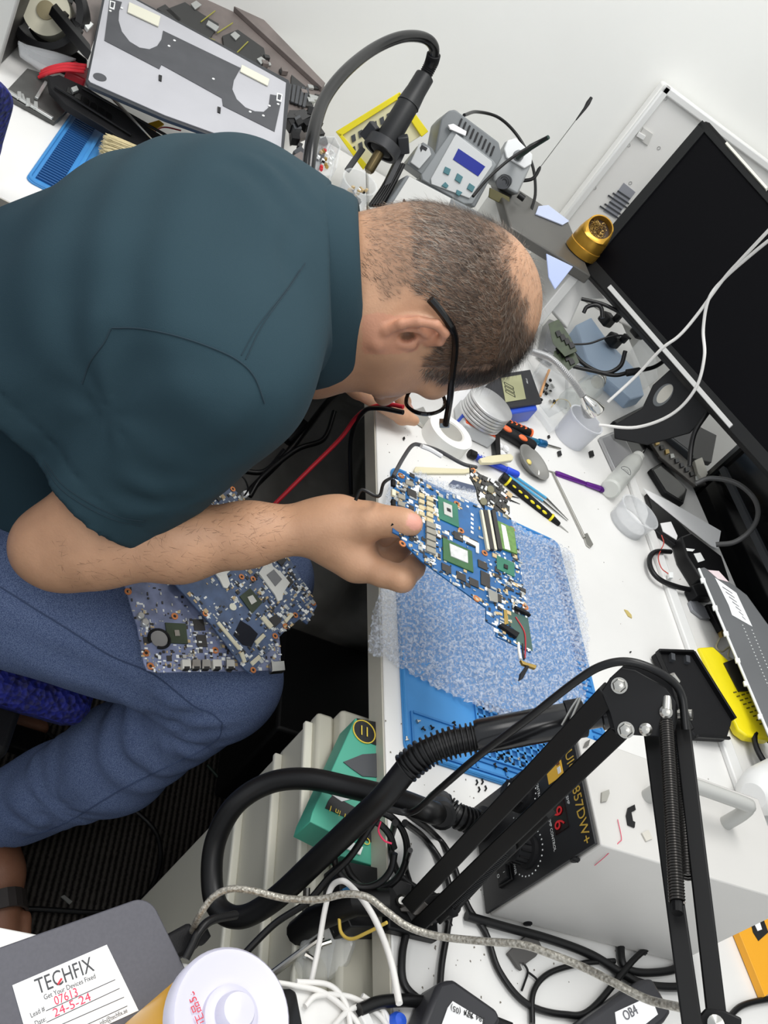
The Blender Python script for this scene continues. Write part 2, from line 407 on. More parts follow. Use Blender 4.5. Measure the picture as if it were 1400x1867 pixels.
HC = VN((HX, .271, 1.020)); HU = VN((0, .853, .522)); HF = VN((0, .522, -.853)); HR = VN((1, 0, 0))
HA = np.array([HR, HF, HU])
def hp(r, f, u): return HC+HR*r+HF*f+HU*u
def hel(r, f, u, a, b, c, k=.02, op=1): return el(hp(r, f, u), (a, b, c), HA, k, op)
def d(px, py, dd): return VN(PD(px, py, dd))
head = [
    hel(0, .000, .044, .072, .086, .093), hel(0, .02, .055, .069, .074, .074, .03),
    hel(0, -.030, .010, .060, .060, .060, .03),
    hel(0, .035, -.030, .060, .062, .080, .03),
    rc(hp(-.056, -.005, -.035), hp(-.022, .068, -.098), .024, .020, .035), rc(hp(.056, -.005, -.035), hp(.022, .068, -.098), .024, .020, .035),
    rc(hp(-.015, .078, -.10), hp(.015, .078, -.10), .019, .019, .03),
    rc(hp(.04, .06, -.02), hp(.052, .02, -.015), .022, .02, .03), rc(hp(-.04, .06, -.02), hp(-.052, .02, -.015), .022, .02, .03),
    rc(hp(-.045, .078, .028), hp(0, .092, .030), .011, .012, .02), rc(hp(.045, .078, .028), hp(0, .092, .030), .011, .012, .02),
    rc(hp(0, .094, .018), hp(0, .118, -.022), .008, .012, .012), rc(hp(-.012, .104, -.028), hp(.012, .104, -.028), .009, .009, .008),
    hel(-.030, .088, .008, .015, .012, .010, .012, -1), hel(.030, .088, .008, .015, .012, .010, .012, -1),
    hel(-.030, .074, .007, .012, .012, .012, .004), hel(.030, .074, .007, .012, .012, .012, .004),
    rc(hp(-.02, .089, -.058), hp(.02, .089, -.058), .007, .007, .008), rc(hp(-.017, .088, -.068), hp(.017, .088, -.068), .008, .008, .006),
    # neck
    rc(hp(0, -.022, -.012), VN((HX, .138, .975)), .053, .064, .05), rc(hp(0, .0, -.04), VN((HX, .165, .94)), .050, .06, .04),
    rc(hp(.02, .045, -.085), hp(.01, .02, -.12), .03, .04, .04),
]
ES = 1.0
def ear(s):
    o = [rc(hp(s*.076, -.005, -.026), hp(s*.080, .000, -.030), .0075, .0075, .008)]
    P = [(.075, .004, .018), (.083, -.002, .029), (.088, -.014, .033), (.091, -.025, .024), (.091, -.028, .008), (.088, -.024, -.008), (.083, -.014, -.022), (.079, -.005, -.030)]
    for a, b in zip(P[:-1], P[1:]): o.append(rc(hp(s*a[0], a[1], a[2]), hp(s*b[0], b[1], b[2]), .0048, .0048, .003))
    Q = [(.082, -.008, .016), (.086, -.017, .008), (.084, -.016, -.006), (.080, -.008, -.015)]
    for a, b in zip(Q[:-1], Q[1:]): o.append(rc(hp(s*a[0], a[1], a[2]), hp(s*b[0], b[1], b[2]), .0034, .0034, .002))
    o.append(el(hp(s*.078, -.013, .004), (.0045, .015, .025), HA, .004))
    o.append(rc(hp(s*.078, .004, .002), hp(s*.081, .002, -.006), .005, .004, .005))
    o.append(hel(s*.085, -.006, -.002, .012, .0065, .009, .003, -1))
    return o
sh_r, el_r, wr_r = VN((-.640, .125, .955)), d(104, 992, .845), d(572, 962, .85)
bodyp = [
    rc((-.80, -.16, .62), (-.80, -.07, .74), .10, .10, .06), rc((-.80, -.07, .74), (-.80, .06, .90), .10, .09, .06),
    rc((-.96, .10, .95), (-.66, .10, .95), .052, .052, .05), rc((-.90, .09, .95), (-.72, .09, .95), .075, .075, .05),
    # right arm
    rc(sh_r, el_r, .050, .035, .03), rc(el_r, d(180, 996, .842), .032, .0375, .03), rc(d(180, 996, .842), d(330, 990, .843), .0375, .035, .02), rc(d(330, 990, .843), d(450, 975, .846), .035, .0285, .02),
    rc(d(450, 975, .846), wr_r, .0285, .0235, .02), rc(d(80, 1003, .85), d(115, 1022, .85), .022, .022, .03),
    # left arm
    rc((-.975, .13, .95), (-1.03, .12, .80), .05, .042, .03), rc((-1.03, .12, .80), (-.99, .30, .815), .040, .028, .03),
]
# right hand (pixel x, y, depth, radius)
def chain(pts, k=.008):
    o = []
    for a, b in zip(pts[:-1], pts[1:]): o.append(rc(d(*a[:3]), d(*b[:3]), a[3], b[3], k))
    return o
hand = []
hand += chain([(570, 963, .85, .024), (625, 950, .846, .021), (674, 950, .836, .0165), (716, 951, .828, .0118), (741, 954, .823, .0105), (752, 956, .822, .0085)], .012)
hand += chain([(570, 968, .855, .023), (612, 992, .855, .022), (652, 1028, .850, .0165), (700, 1046, .838, .0118), (733, 1056, .830, .0112), (753, 1036, .845, .0098), (764, 1018, .858, .0088)], .009)
hand += chain([(570, 968, .865, .022), (612, 985, .872, .020), (648, 1008, .876, .015), (700, 1024, .874, .0112), (724, 1012, .878, .010), (742, 990, .885, .009)], .007)
hand += chain([(570, 966, .875, .020), (612, 975, .888, .018), (648, 990, .896, .014), (694, 1000, .898, .0108), (716, 985, .900, .0098), (728, 968, .900, .009)], .007)
hand += chain([(570, 964, .880, .018), (612, 965, .900, .016), (645, 972, .912, .0125), (684, 978, .914, .0098), (704, 964, .914, .009), (712, 950, .912, .008)], .007)
hand += [rc(d(600, 955, .848), d(640, 1000, .855), .022, .020, .02), rc(d(600, 975, .87), d(640, 985, .88), .02, .018, .02)]
# left hand by the tape roll
LH = []
wl = VN((-.99, .30, .815))
tip = VN(W(744, 748, .775))
def ch3(pts, k=.007): return [rc(pts[i][0], pts[i+1][0], pts[i][1], pts[i+1][1], k) for i in range(len(pts)-1)]
mcp = wl+(tip-wl)*.42+VN((0, 0, .012))
for i, (dx, ln) in enumerate(((0, 1.0), (-.020, 1.02), (-.040, .95), (-.058, .80))):
    off = VN((dx, -.004*i, 0)); e_ = mcp+off+(tip-mcp)*ln
    LH += ch3([(wl+off*.4, .019), (mcp+off, .0135), (mcp+off+(e_-mcp-off)*.5+VN((0, 0, .010)), .0105), (e_, .0085)])
LH += ch3([(wl+VN((.012, 0, -.004)), .018), (mcp+VN((.025, -.015, -.012)), .0125), (tip+VN((.022, -.010, -.002)), .010), (tip+VN((.012, .012, -.004)), .008)])
prims = head+ear(1)+ear(-1)+bodyp+hand+LH
t0 = __import__('time').time()
Vp, Q = sdf_mesh(prims, .0022)
# colours of skin, hair shadow, nails
q = (Vp-HC)@HA.T; r_, f_, u_ = q[:, 0], q[:, 1], q[:, 2]
base = np.array(lin((200, 156, 124))[:3]); C = np.tile(base, (len(Vp), 1))
def blend(C, msk, col): return C*(1-msk[:, None])+np.array(lin(col)[:3])*msk[:, None]
def ss(x, a, b): t = np.clip((x-a)/(b-a), 0, 1); return t*t*(3-2*t)
nearhead = np.linalg.norm(q-np.array([0, 0, .02]), axis=1) < .16
def snoise(P, s, seed=0):
    g = np.random.default_rng(seed); o = np.zeros(len(P))
    for i in range(7):
        k = g.normal(size=3)*s; o += np.sin(P@k+g.uniform(0, 6.28))
    return o/7
hn = snoise(Vp, 130, 3)*.012
def scalp(r, f, u, hn=0):
    """1 where hair grows: sides, back and front; thin over the crown"""
    sidehair = ss(u+.9*np.minimum(0, .02-np.abs(f))*0+hn, .012, .03)
    back = ss(-f+hn, .035, .055)*ss(u+hn, -.052, -.02)
    side = sidehair*ss(.062-f+hn*1.5+(u-.05)*.25, 0, .012)
    return np.clip(np.maximum(back, side), 0, 1)
S = scalp(r_, f_, u_, hn)*nearhead
S = S*(1-(np.abs(r_) > .070)*ss(.034-np.sqrt((f_+.012)**2+(u_-.002)**2*.6), 0, .008))
crown = ss(u_, .088, .118)*ss(.045-np.abs(f_+.01), 0, .03)
bald = ss(.064-np.sqrt((f_+.018)**2+(r_)**2)+hn*.8, 0, .022)*ss(u_, .06, .09)
dens = S*(1-.82*bald)
C = blend(C, dens*(.34+.34*ss(u_, -.01, .05)), (84, 70, 60))
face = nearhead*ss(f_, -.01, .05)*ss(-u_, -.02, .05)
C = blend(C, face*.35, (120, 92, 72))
C = blend(C, nearhead*ss(.012-np.sqrt((f_-.002)**2+(u_-.0)**2), 0, .005)*(np.abs(r_) < .081)*.7, (70, 40, 30))
earm = (np.abs(r_) > .078)*(f_ < .012)*nearhead*(np.abs(u_) < .045)
C = blend(C, earm*.5, (206, 140, 116))
# thumb nail and finger nail
for p_ in (d(757, 951, .812), tip+VN((.0, -.002, .008))):
    C = blend(C, (np.linalg.norm(Vp-p_, axis=1) < .0085)*.75, (226, 160, 148))
C4 = np.concatenate([C, np.ones((len(C), 1))], 1)
person = thing('person', (-.8, 0, 0), 'seated man in a teal polo shirt and blue jeans bent over the white desk', 'person')
np_mesh('body', Vp, Q, SKIN, person, 2, C4)
print('skin', len(Vp), __import__('time').time()-t0)
# thumbnail
# ---------- hair: short strands
def hair_strands():
    g = np.random.default_rng(5)
    me_n = None
    # sample vertices of scalp; normals from skull ellipsoid
    idx = np.nonzero((S > .25))[0]
    vs = []; fs = []; cols = []
    pick = g.choice(idx, 52000)
    c0 = hp(0, .0, .044)
    for i in pick:
        b = bald[i]
        if g.random() < b*.9: continue
        lowd = (Vp[i]-HC)@HU
        if g.random() < np.clip((.03-lowd)/.07, 0, .75): continue
        p = Vp[i]+g.normal(size=3)*.0012; n = (p-c0); n /= np.linalg.norm(n)
        pr = (p-HC)@HA.T
        flow = -HU*.8+(-HF)*(.5 if pr[2] < .09 else -.6) if pr[1] < .035 else HF*.6-HU*.3+HR*.2
        t = flow-n*flow.dot(n); t = t/ (np.linalg.norm(t)+1e-9)+g.normal(size=3)*.28; t = t/np.linalg.norm(t)
        front = pr[1] > .03 and pr[2] > .05
        L = g.uniform(.006, .011)*(1.45 if front else 1); L *= (.75 if pr[2] < .01 else 1)
        s = np.cross(n, t); s /= np.linalg.norm(s); wd = .00017
        k = len(vs); m = p+n*L*.22+t*L*.5; e = p+n*L*.30+t*L
        vs += [p-s*wd, p+s*wd, m-s*wd*.8, m+s*wd*.8, e]
        fs += [(k, k+1, k+3, k+2), (k+2, k+3, k+4, k+4)]
        gr = g.random(); nape = pr[2] < .004; low = pr[2] < .035
        if gr < (.30 if low else .14) and not front: c = (152, 140, 126)
        elif gr < .55 and not front: c = (104, 88, 76)
        else: c = (62, 52, 46) if not front else (44, 37, 33)
        if nape: c = (150, 126, 106) if gr < .6 else (118, 98, 82)
        cols += [lin(c)]*5
    fs3 = [f if f[2] != f[3] else f[:3] for f in fs]
    me = bpy.data.meshes.new('hair'); me.from_pydata([tuple(v) for v in vs], [], [tuple(f) for f in fs3]); me.update()
    ca = me.color_attributes.new('Col', 'FLOAT_COLOR', 'POINT'); ca.data.foreach_set('color', np.array(cols, np.float32).ravel())
    m = bpy.data.materials.new('hair'); m.use_nodes = True; nt = m.node_tree; b = nt.nodes['Principled BSDF']; b.inputs['Roughness'].default_value = .45
    at = nt.nodes.new('ShaderNodeAttribute'); at.attribute_name = 'Col'; nt.links.new(at.outputs['Color'], b.inputs['Base Color'])
    me.materials.append(m); o = bpy.data.objects.new('hair', me); COL.objects.link(o); o.parent = person; o.matrix_parent_inverse = person.matrix_world.inverted()
    o['kind'] = 'stuff'
    # forearm hair
    vs = []; fs = []
    ax = wr_r-el_r; L0 = np.linalg.norm(ax); axn = ax/L0
    tpar = ((Vp-el_r)@axn)/L0; dist = np.linalg.norm((Vp-el_r)-np.outer((Vp-el_r)@axn, axn), axis=1)
    idx = np.nonzero((tpar > .05) & (tpar < .93) & (dist < .05))[0]
    for i in g.choice(idx, 1300):
        p = Vp[i]; n = (p-el_r)-axn*((p-el_r)@axn); n /= np.linalg.norm(n)
        t = axn+g.normal(size=3)*.5; t -= n*(t@n); t /= np.linalg.norm(t); s = np.cross(n, t); L = g.uniform(.006, .012); k = len(vs); wd = .00009
        vs += [p-s*wd, p+s*wd, p+n*L*.3+t*L]; fs.append((k, k+1, k+2))
    o = MB(); o.v = [tuple(v) for v in vs]; o.f = fs
    o.build('arm_hair', mat('arm_hair', (60, 42, 32), .5), person, smooth=0, kind='stuff')
hair_strands()
# ---------- polo shirt
CLOTH = mat('teal_pique', (40, 62, 71), .85, noise=.10, ns=5, bump=.25, bs=1100, spec=.25, bd=.0006)
spx = Vector((0, .83, .55))
def cross_ax(fwd):   # rows: x, depth(back), along
    f = np.array(fwd, float); f /= np.linalg.norm(f); x = np.array([1., 0, 0]); b = np.cross(x, f); return np.array([x, b, f])
tor = [
    el((-.80, -.16, .60), (.185, .135, .16), cross_ax((0, .3, 1)), .06),
    el((-.80, -.075, .70), (.185, .135, .18), cross_ax((0, .55, 1)), .08),
    el((-.795, -.02, .69), (.175, .145, .13), None, .08),
    el((-.80, .03, .862), (.180, .128, .19), cross_ax((0, .75, 1)), .08),
    el((-.80, .088, .950), (.172, .105, .14), cross_ax((0, .9, .8)), .08),
    rc((-.925, .10, .958), (-.675, .105, .962), .060, .060, .07),
    rc((-.80, .12, .975), (-.81, .160, .988), .088, .076, .05),
]
cuff = d(165, 930, .835)
slv = [rc(sh_r+VN((0, 0, -.005)), d(296, 800, .81), .068, .068, .05), rc(d(296, 800, .81), d(148, 940, .828), .068, .060, .03)]
slvl = [rc((-.975, .12, .95), (-1.035, .11, .83), .062, .06, .05)]
arm_ax = VN(d(150, 945, .828)-d(300, 800, .81)); arm_ax /= np.linalg.norm(arm_ax)
cutp = d(172, 905, .83); cax = arm_ax
fold_seed = np.random.default_rng(11)
def folds(P, dd):
    # cloth wrinkles: fans from armpit, across the upper back, and soft drape noise
    out = dd.copy()
    a = P-sh_r; r = np.linalg.norm(a, axis=-1)
    x, y, z = P[..., 0], P[..., 1], P[..., 2]
    out += .0022*np.sin(38*y+22*z+9*np.sin(11*x+5*z))*np.exp(-((z-.80)/.14)**2)
    out += .0020*np.sin(60*(y*.4+z)+14*x+3*np.sin(20*y))*np.exp(-((z-1.0)/.10)**2)
    # armpit creases
    ap = d(235, 640, .80); v = P-ap; rr = np.linalg.norm(v, axis=-1); ang = np.arctan2(v[..., 2], v[..., 1])
    out += .0018*np.sin(7*ang+1+2*rr/.1)*np.exp(-(rr/.11)**2)*np.clip(rr/.07, 0, 1)**1.5
    # sleeve creases near the cuff / elbow side
    ap = d(330, 880, .80); v = P-ap; rr = np.linalg.norm(v, axis=-1); ang = np.arctan2(v[..., 2], v[..., 1]+.001)
    out += .0012*np.sin(6*ang+2*rr/.08)*np.exp(-(rr/.08)**2)*np.clip(rr/.05, 0, 1)**1.5
    return out
def seamd(P, dd):
    # raised-stitch groove at arm hole
    ax = np.array([.88, -.10, -.28]); ax /= np.linalg.norm(ax)
    c = sh_r+VN((.0, .0, .0)); h = (P-c)@ax+.018
    side = (P[..., 0] > -.73)
    return dd
def shirt_post(P, dd):
    dd = seamd(P, folds(P, dd))
    # end the sleeves cleanly
    h = (P-d(92, 890, .825))@cax; near = (np.linalg.norm(P-d(150, 925, .83), axis=-1) < .16)
    m = (P-cutp)@cax
    dd = np.where((P[..., 0] > -.69) & (m > -.05), np.maximum(dd, m), dd)
    # hem line band just above the cuff edge
    b = (P-cutp)@cax+.028
    dd = dd+.0016*np.exp(-(b/.0018)**2)*(P[..., 0] > -.70)
    zz = .80-P[..., 2]
    dd = np.where(P[..., 0] < -1.0, np.maximum(dd, zz), dd)
    # collar opening around the neck
    hh = (P-VN((HX, .196, 1.003)))@HU
    return np.maximum(dd, hh)
def creases(prims, post, lines, res=.011):
    """3-D crease segments found on a coarse version of the surface"""
    from mathutils.bvhtree import BVHTree
    a, b = sdf_mesh(prims, res, post); t = BVHTree.FromPolygons([tuple(v) for v in a], [tuple(int(i) for i in q) for q in b]); out = []
    for pxs, A, w_ in lines:
        A, w_ = A*.8, w_*1.45
        P_ = []
        for c in catmull([(x, y, 0) for x, y in pxs], 3):
            h = t.ray_cast(CAM, ray(c.x, c.y).normalized())
            if h[0] is not None: P_.append(VN(h[0]))
        if len(P_) > 2: out.append((np.array(P_), A, w_))
    return out
def apply_creases(P, dd, CR):
    m0 = P.reshape(-1, 3).mean(0)
    for L, A, w_ in CR:
        if np.min(np.linalg.norm(L-m0, axis=1)) > .13: continue
        r = None; am = None; n = len(L)-1
        for i in range(n):
            a, b = L[i], L[i+1]; ba = b-a
            if ba@ba > .004 or ba@ba < 1e-9: continue
            t = np.clip(((P-a)@ba)/(ba@ba), 0, 1); q = np.linalg.norm(P-a-t[..., None]*ba, axis=-1); s_ = np.sin(math.pi*(i+t)/n)**.7
            if r is None: r, am = q, s_
            else: am = np.where(q < r, s_, am); r = np.minimum(r, q)
        if r is not None: dd = dd+A*am*(np.exp(-(r/w_)**2)-.5*np.exp(-((r-2.0*w_)/w_)**2))
    return dd
SL = [([(470, 278), (520, 320), (562, 385)], .0030, .0062), ([(400, 290), (480, 330), (545, 430)], .0026, .0080), ([(540, 400), (520, 460), (540, 540)], .0022, .0060),
      ([(215, 590), (180, 640), (150, 720)], .0040, .0070), ([(245, 625), (200, 690), (165, 770)], .0034, .0078), ([(120, 640), (150, 700), (160, 760)], .0026, .0072),
      ([(300, 640), (240, 690), (200, 760), (150, 830)], .0028, .0090), ([(120, 820), (60, 850), (0, 850)], .0032, .0085), ([(340, 900), (280, 915), (200, 890)], .0030, .0061), ([(360, 860), (290, 870), (210, 830)], .0026, .0071),
      ([(500, 720), (450, 800), (400, 850)], .0026, .0081), ([(270, 690), (330, 660), (420, 690)], .0020, .0091), ([(100, 560), (160, 520), (260, 500)], .0016, .0120), ([(0, 760), (60, 740), (130, 700)], .0024, .0088)]
CRS = creases(tor+slv+slvl, shirt_post, SL)
Vs, Qs = sdf_mesh(tor+slv+slvl, .0042, lambda P, dd: shirt_post(P, apply_creases(P, dd, CRS)))
shirt = np_mesh('polo_shirt', Vs, Qs, CLOTH, person, 2)
from mathutils.bvhtree import BVHTree
sb = BVHTree.FromPolygons([tuple(v) for v in Vs], [tuple(int(i) for i in q) for q in Qs])
def shpx(pxs, off=.0004):
    out = []
    for x, y in pxs:
        h = sb.ray_cast(CAM, ray(x, y).normalized())
        if h[0] is not None and (not out or (h[0]-out[-1]).length < .05): out.append(h[0]+h[1]*off)
    return out
SHS = mat('shirt_seam', (30, 50, 60), .9)
def dn(pxs, n=8): P = catmull([(x, y, 0) for x, y in pxs], n); return [(p.x, p.y) for p in P]
for ln, rr_ in (([(204, 598), (260, 600), (330, 615), (400, 640), (440, 662), (465, 690), (482, 735)], .0007), ([(556, 480), (530, 520), (480, 590), (448, 655)], .0005), ([(546, 492), (520, 530), (470, 595), (440, 648)], .0004),
                ([(78, 845), (110, 890), (160, 925), (215, 950), (262, 958)], .0004), ([(80, 838), (113, 882), (163, 917), (218, 942), (265, 950)], .0004), ([(202, 600), (190, 625), (165, 660), (150, 700)], .0007)):
    pp = shpx(dn(ln))
    if len(pp) > 4: MB().tube(pp, rr_, 6).build('seam', SHS, shirt)
# collar: folded band round the neck
def collar():
    C0 = VN((HX, .196, .994)); n = 64; vs = []; fs = []
    prof = [(.088, -.040, 0), (.086, -.012, 0), (.082, .016, 0), (.078, .030, 0), (.082, .034, 0), (.089, .030, 0), (.098, .010, 0), (.105, -.016, 0), (.103, -.017, 0), (.096, .006, 0)]
    m = len(prof)
    th0 = math.radians(20)
    for i in range(n+1):
        a = th0+(2*math.pi-2*th0)*i/n       # angle 0 = throat (F), pi = nape
        cx, cf = math.sin(a), math.cos(a)
        wob = 1+.03*math.sin(3*a+.5); dip = .012*math.cos(a)
        tip_ = max(0, 1-min(a-th0, 2*math.pi-th0-a)/.5)
        for (rr, h, _) in prof:
            R_ = rr*wob; hh = h-(tip_*.018 if h < 0 and rr > .09 else 0)
            p = C0+HR*(cx*R_*.93)+HF*(cf*R_*1.0)+HU*(hh+dip*.3)
            vs.append(p)
    for i in range(n):
        for k in range(m-1): fs.append((i*m+k, i*m+k+1, (i+1)*m+k+1, (i+1)*m+k))
    b = MB(); b.v = [tuple(v) for v in vs]; b.f = fs
    o = b.build('collar', CLOTH, person, smooth=80)
    s = o.modifiers.new('solid', 'SOLIDIFY'); s.thickness = .0022
    u = o.modifiers.new('sub', 'SUBSURF'); u.levels = 1; u.render_levels = 1
collar()
# ---------- jeans
def denim():
    m = mat('denim', (116, 132, 166), .8, noise=.38, ns=1100, bump=.5, bs=700, spec=.25, bd=.0008, c2=(66, 82, 120), thr=(.40, .62))
    return m
DEN = denim()
KR, KL = VN((-.662, .308, .535)), VN((-.845, .345, .535))
HRp, HLp = VN((-.690, -.17, .545)), VN((-.91, -.17, .545))
AR, AL = VN((-.655, .16, .10)), VN((-.86, .00, .10))
jp = [
    el((-.80, -.18, .57), (.185, .13, .12), None, .06),
    rc(HRp, KR, .092, .066, .05), rc(HLp, KL, .092, .064, .05),
    rc(KR+VN((0, .004, -.01)), VN((-.665, .26, .30)), .066, .066, .03), rc(VN((-.665, .26, .30)), AR, .066, .056, .03),
    rc(KL, VN((-.85, .20, .28)), .064, .064, .03), rc(VN((-.85, .20, .28)), AL, .064, .056, .03),
]
def jfold(P, dd):
    x, y, z = P[..., 0], P[..., 1], P[..., 2]
    o = dd+.0030*np.sin(30*z+12*y+7*np.sin(9*x+14*z))*np.exp(-((z-.28)/.2)**2)
    for c, rad, nf, A in ((KR+VN((.03, -.05, -.06)), .12, 9, .0026), (KL+VN((.03, -.05, -.06)), .10, 9, .0026), (VN((-.66, .21, .24)), .10, 9, .0024), (HRp+VN((.05, .12, .02)), .14, 8, .004)):
        v = P-c; rr = np.linalg.norm(v, axis=-1); ang = np.arctan2(v[..., 2], v[..., 1])
        o = o+A*np.sin(nf*ang+3*rr/rad)*np.exp(-(rr/rad)**2)*np.clip(rr/.06, 0, 1)**1.5
    # hems
    return np.maximum(o, .105-z)
JL = [([(270, 1290), (330, 1325), (400, 1330), (470, 1310)], .0046, .0070), ([(250, 1270), (320, 1300), (400, 1305), (480, 1290)], .0040, .0062), ([(290, 1330), (350, 1360), (420, 1350)], .0040, .0071),
      ([(100, 1180), (200, 1240), (300, 1290)], .0036, .0081), ([(0, 1130), (100, 1200), (180, 1235)], .0036, .0091), ([(70, 1420), (110, 1470), (180, 1500)], .0040, .0072), ([(40, 1400), (70, 1480), (130, 1530)], .0040, .0082),
      ([(0, 1470), (60, 1510), (150, 1510)], .0036, .0063), ([(200, 1340), (240, 1400), (330, 1430)], .0028, .0092), ([(20, 1360), (60, 1400), (90, 1430)], .0034, .0073), ([(300, 1240), (380, 1260), (470, 1240)], .0026, .0083)]
CRJ = creases(jp, jfold, JL)
Vj, Qj = sdf_mesh(jp, .0045, lambda P, dd: jfold(P, apply_creases(P, dd, CRJ)))
jeans = np_mesh('jeans', Vj, Qj, DEN, person, 2)
def surf_line(V3, a, b, n, off, seedv):
    """polyline over the jeans surface close to the segment a-b, seen side"""
    out = []
    for i in range(n+1):
        p = a+(b-a)*i/n; out.append(p)
    return out
SEAM = mat('denim_stitch', (64, 80, 114), .8)
def side_seam(A, B, rad0, rad1, dirv):
    pts = []
    from mathutils.bvhtree import BVHTree
    return pts
from mathutils.bvhtree import BVHTree
jb = BVHTree.FromPolygons([tuple(v) for v in Vj], [tuple(int(i) for i in q) for q in Qj])
def proj_px(pxs, off=.0005):
    out = []
    for x, y in pxs:
        r = ray(x, y); h = jb.ray_cast(CAM, r.normalized())
        if h[0] is not None: out.append(h[0]+h[1]*off)
    return out
def dense(pxs, n=10):
    P = catmull([(x, y, 0) for x, y in pxs], n); return [(p.x, p.y) for p in P]
for ln in ([(0, 1070), (60, 1108), (120, 1145), (200, 1195), (280, 1230), (350, 1285), (385, 1300), (405, 1318)], [(405, 1318), (398, 1345), (360, 1372), (310, 1395), (220, 1440), (120, 1500), (40, 1530)]):
    pp = proj_px(dense(ln))
    if len(pp) > 3: MB().tube(pp, .0009, 6).build('seam', SEAM, jeans)
# ---------- feet and sandals
LEA = mat('sandal_leather', (60, 54, 52), .6, noise=.2, ns=30)
for A_, s, nm in ((AR, 1, 'sandal'), (AL, -1, 'sandal')):
    fd = VN((.85, .35, 0)) if s > 0 else VN((-.1, 1, 0)); fd /= np.linalg.norm(fd); sd = np.array([fd[1], -fd[0], 0])
    hl = VN((A_[0], A_[1], .045))-fd*.03
    fp = [rc(VN((A_[0], A_[1], .12)), hl+fd*.02, .035, .035, .02), rc(hl, hl+fd*.10+VN((0, 0, -.002)), .034, .034, .02), rc(hl+fd*.10, hl+fd*.17+VN((0, 0, -.012)), .034, .026, .02)]
    for i in range(5): fp.append(rc(hl+fd*.165+sd*(.030-.015*i)+VN((0, 0, -.010)), hl+fd*(.215-.007*i)+sd*(.034-.016*i)+VN((0, 0, -.014)), .012, .0095 if i else .012, .006))
    Vf, Qf = sdf_mesh(fp, .004)
    c = np.tile(lin((150, 105, 82)), (len(Vf), 1)); np_mesh('foot', Vf, Qf, SKIN, person, 1, c)
    sh = MB(); ax = (Vector(fd), Vector(sd), V(0, 0, 1))
    sh.ell(Vector(hl+fd*.09)+V(0, 0, -.036), ax, (.150, .05, .008)); so = sh.build('sandal', LEA, person)
    for t in (.02, .10, .145):
        pts = [Vector(hl+fd*t)+Vector(sd)*(.040*math.cos(a))+V(0, 0, -.035+.068*math.sin(a)) for a in [math.pi*i/12 for i in range(13)]]
        st = MB()
        for p_, q_ in zip(pts[:-1], pts[1:]): st.bar(p_, q_, .024, .004, up=(fd[0], fd[1], 0)) if False else st.box((p_+q_)/2, (q_-p_).length*1.1, .026, .004, ((q_-p_).normalized(), Vector(fd), (q_-p_).normalized().cross(Vector(fd))))
        st.build('strap', LEA, so)
# ---------- spectacles resting on the ears and nose
spec = thing('spectacles', Vector(hp(0, .10, .01)), 'black-framed spectacles worn by the bent-over man', 'glasses')
BL = mat('gloss_black', (10, 10, 12), .15)
for s in (1, -1):
    P = [hp(s*.086, -.048, .018), hp(s*.088, -.036, .028), hp(s*.0885, -.016, .0405), hp(s*.087, .004, .044), hp(s*.086, .034, .043), hp(s*.084, .070, .042), hp(s*.080, .100, .040)]
    P = catmull([Vector(p) for p in P], 6); n = len(P)
    MB().tube(P, [.0042-.0012*(i/n) if i < n*.3 else .0034 for i in range(n)], 8).build('temple', BL, spec)
    MB().box(Vector(hp(s*.076, .101, .039)), .008, .006, .010, [Vector(v) for v in (HR, HF, HU)]).build('hinge', STEEL, spec)
    rim = [Vector(hp(s*(.034+.027*math.cos(a)*(1.0)), .104-.004*abs(math.cos(a)), .022+.021*math.sin(a))) for a in [2*math.pi*i/28 for i in range(29)]]
    MB().tube(rim, .0022, 6).build('rim', BL, spec)
    MB().lathe(Vector(hp(s*.034, .103, .022)), HF, [(0, 0), (.026, 0), (.026, .0012), (0, .0014)], 24, .78, ex=HR).build('lens', mat('lens_glass', (240, 245, 248), .05, alpha=.18, spec=.9), spec)
MB().tube([Vector(hp(-.008, .104, .026)), Vector(hp(0, .108, .030)), Vector(hp(.008, .104, .026))], .002, 6).build('bridge', BL, spec)
print('person done', __import__('time').time()-t0)
# ================================================================ circuit boards
PCBB = mat('pcb_blue', (30, 98, 158), .35, noise=.25, ns=60, coat=.3)
PCBD = mat('pcb_navy', (74, 96, 134), .4, noise=.35, ns=70, coat=.3)
PCBL = mat('pcb_lavender', (128, 138, 172), .4, noise=.4, ns=60, coat=.2)
PCBG = mat('pcb_green', (40, 118, 92), .4, noise=.2, ns=80, coat=.3)
PCBK = mat('pcb_dark_green', (52, 66, 44), .5, noise=.3, ns=60)
CHIP = mat('chip_black', (50, 48, 46), .5); IND = mat('inductor_grey', (150, 146, 134), .45, noise=.12, ns=90)
CER = mat('capacitor_tan', (196, 172, 130), .5); SILK = mat('silk_white', (236, 238, 236), .6)
PASTE = mat('thermal_paste', (214, 216, 214), .5, noise=.2, ns=200)
CONN = mat('connector_cream', (222, 216, 190), .5)
def inpoly(p, poly):
    x, y = p; c = False
    for i in range(len(poly)):
        x1, y1 = poly[i]; x2, y2 = poly[i-1]
        if (y1 > y) != (y2 > y) and x < (x2-x1)*(y-y1)/(y2-y1)+x1: c = not c
    return c
def quad(cx, cy, e1, e2, a, b):
    """pixel quad centred cx, cy; half extents a, b along the board's two edge directions"""
    return [(cx+s*a*e1[0]+t*b*e2[0], cy+s*a*e1[1]+t*b*e2[1]) for s, t in ((-1, -1), (1, -1), (1, 1), (-1, 1))]
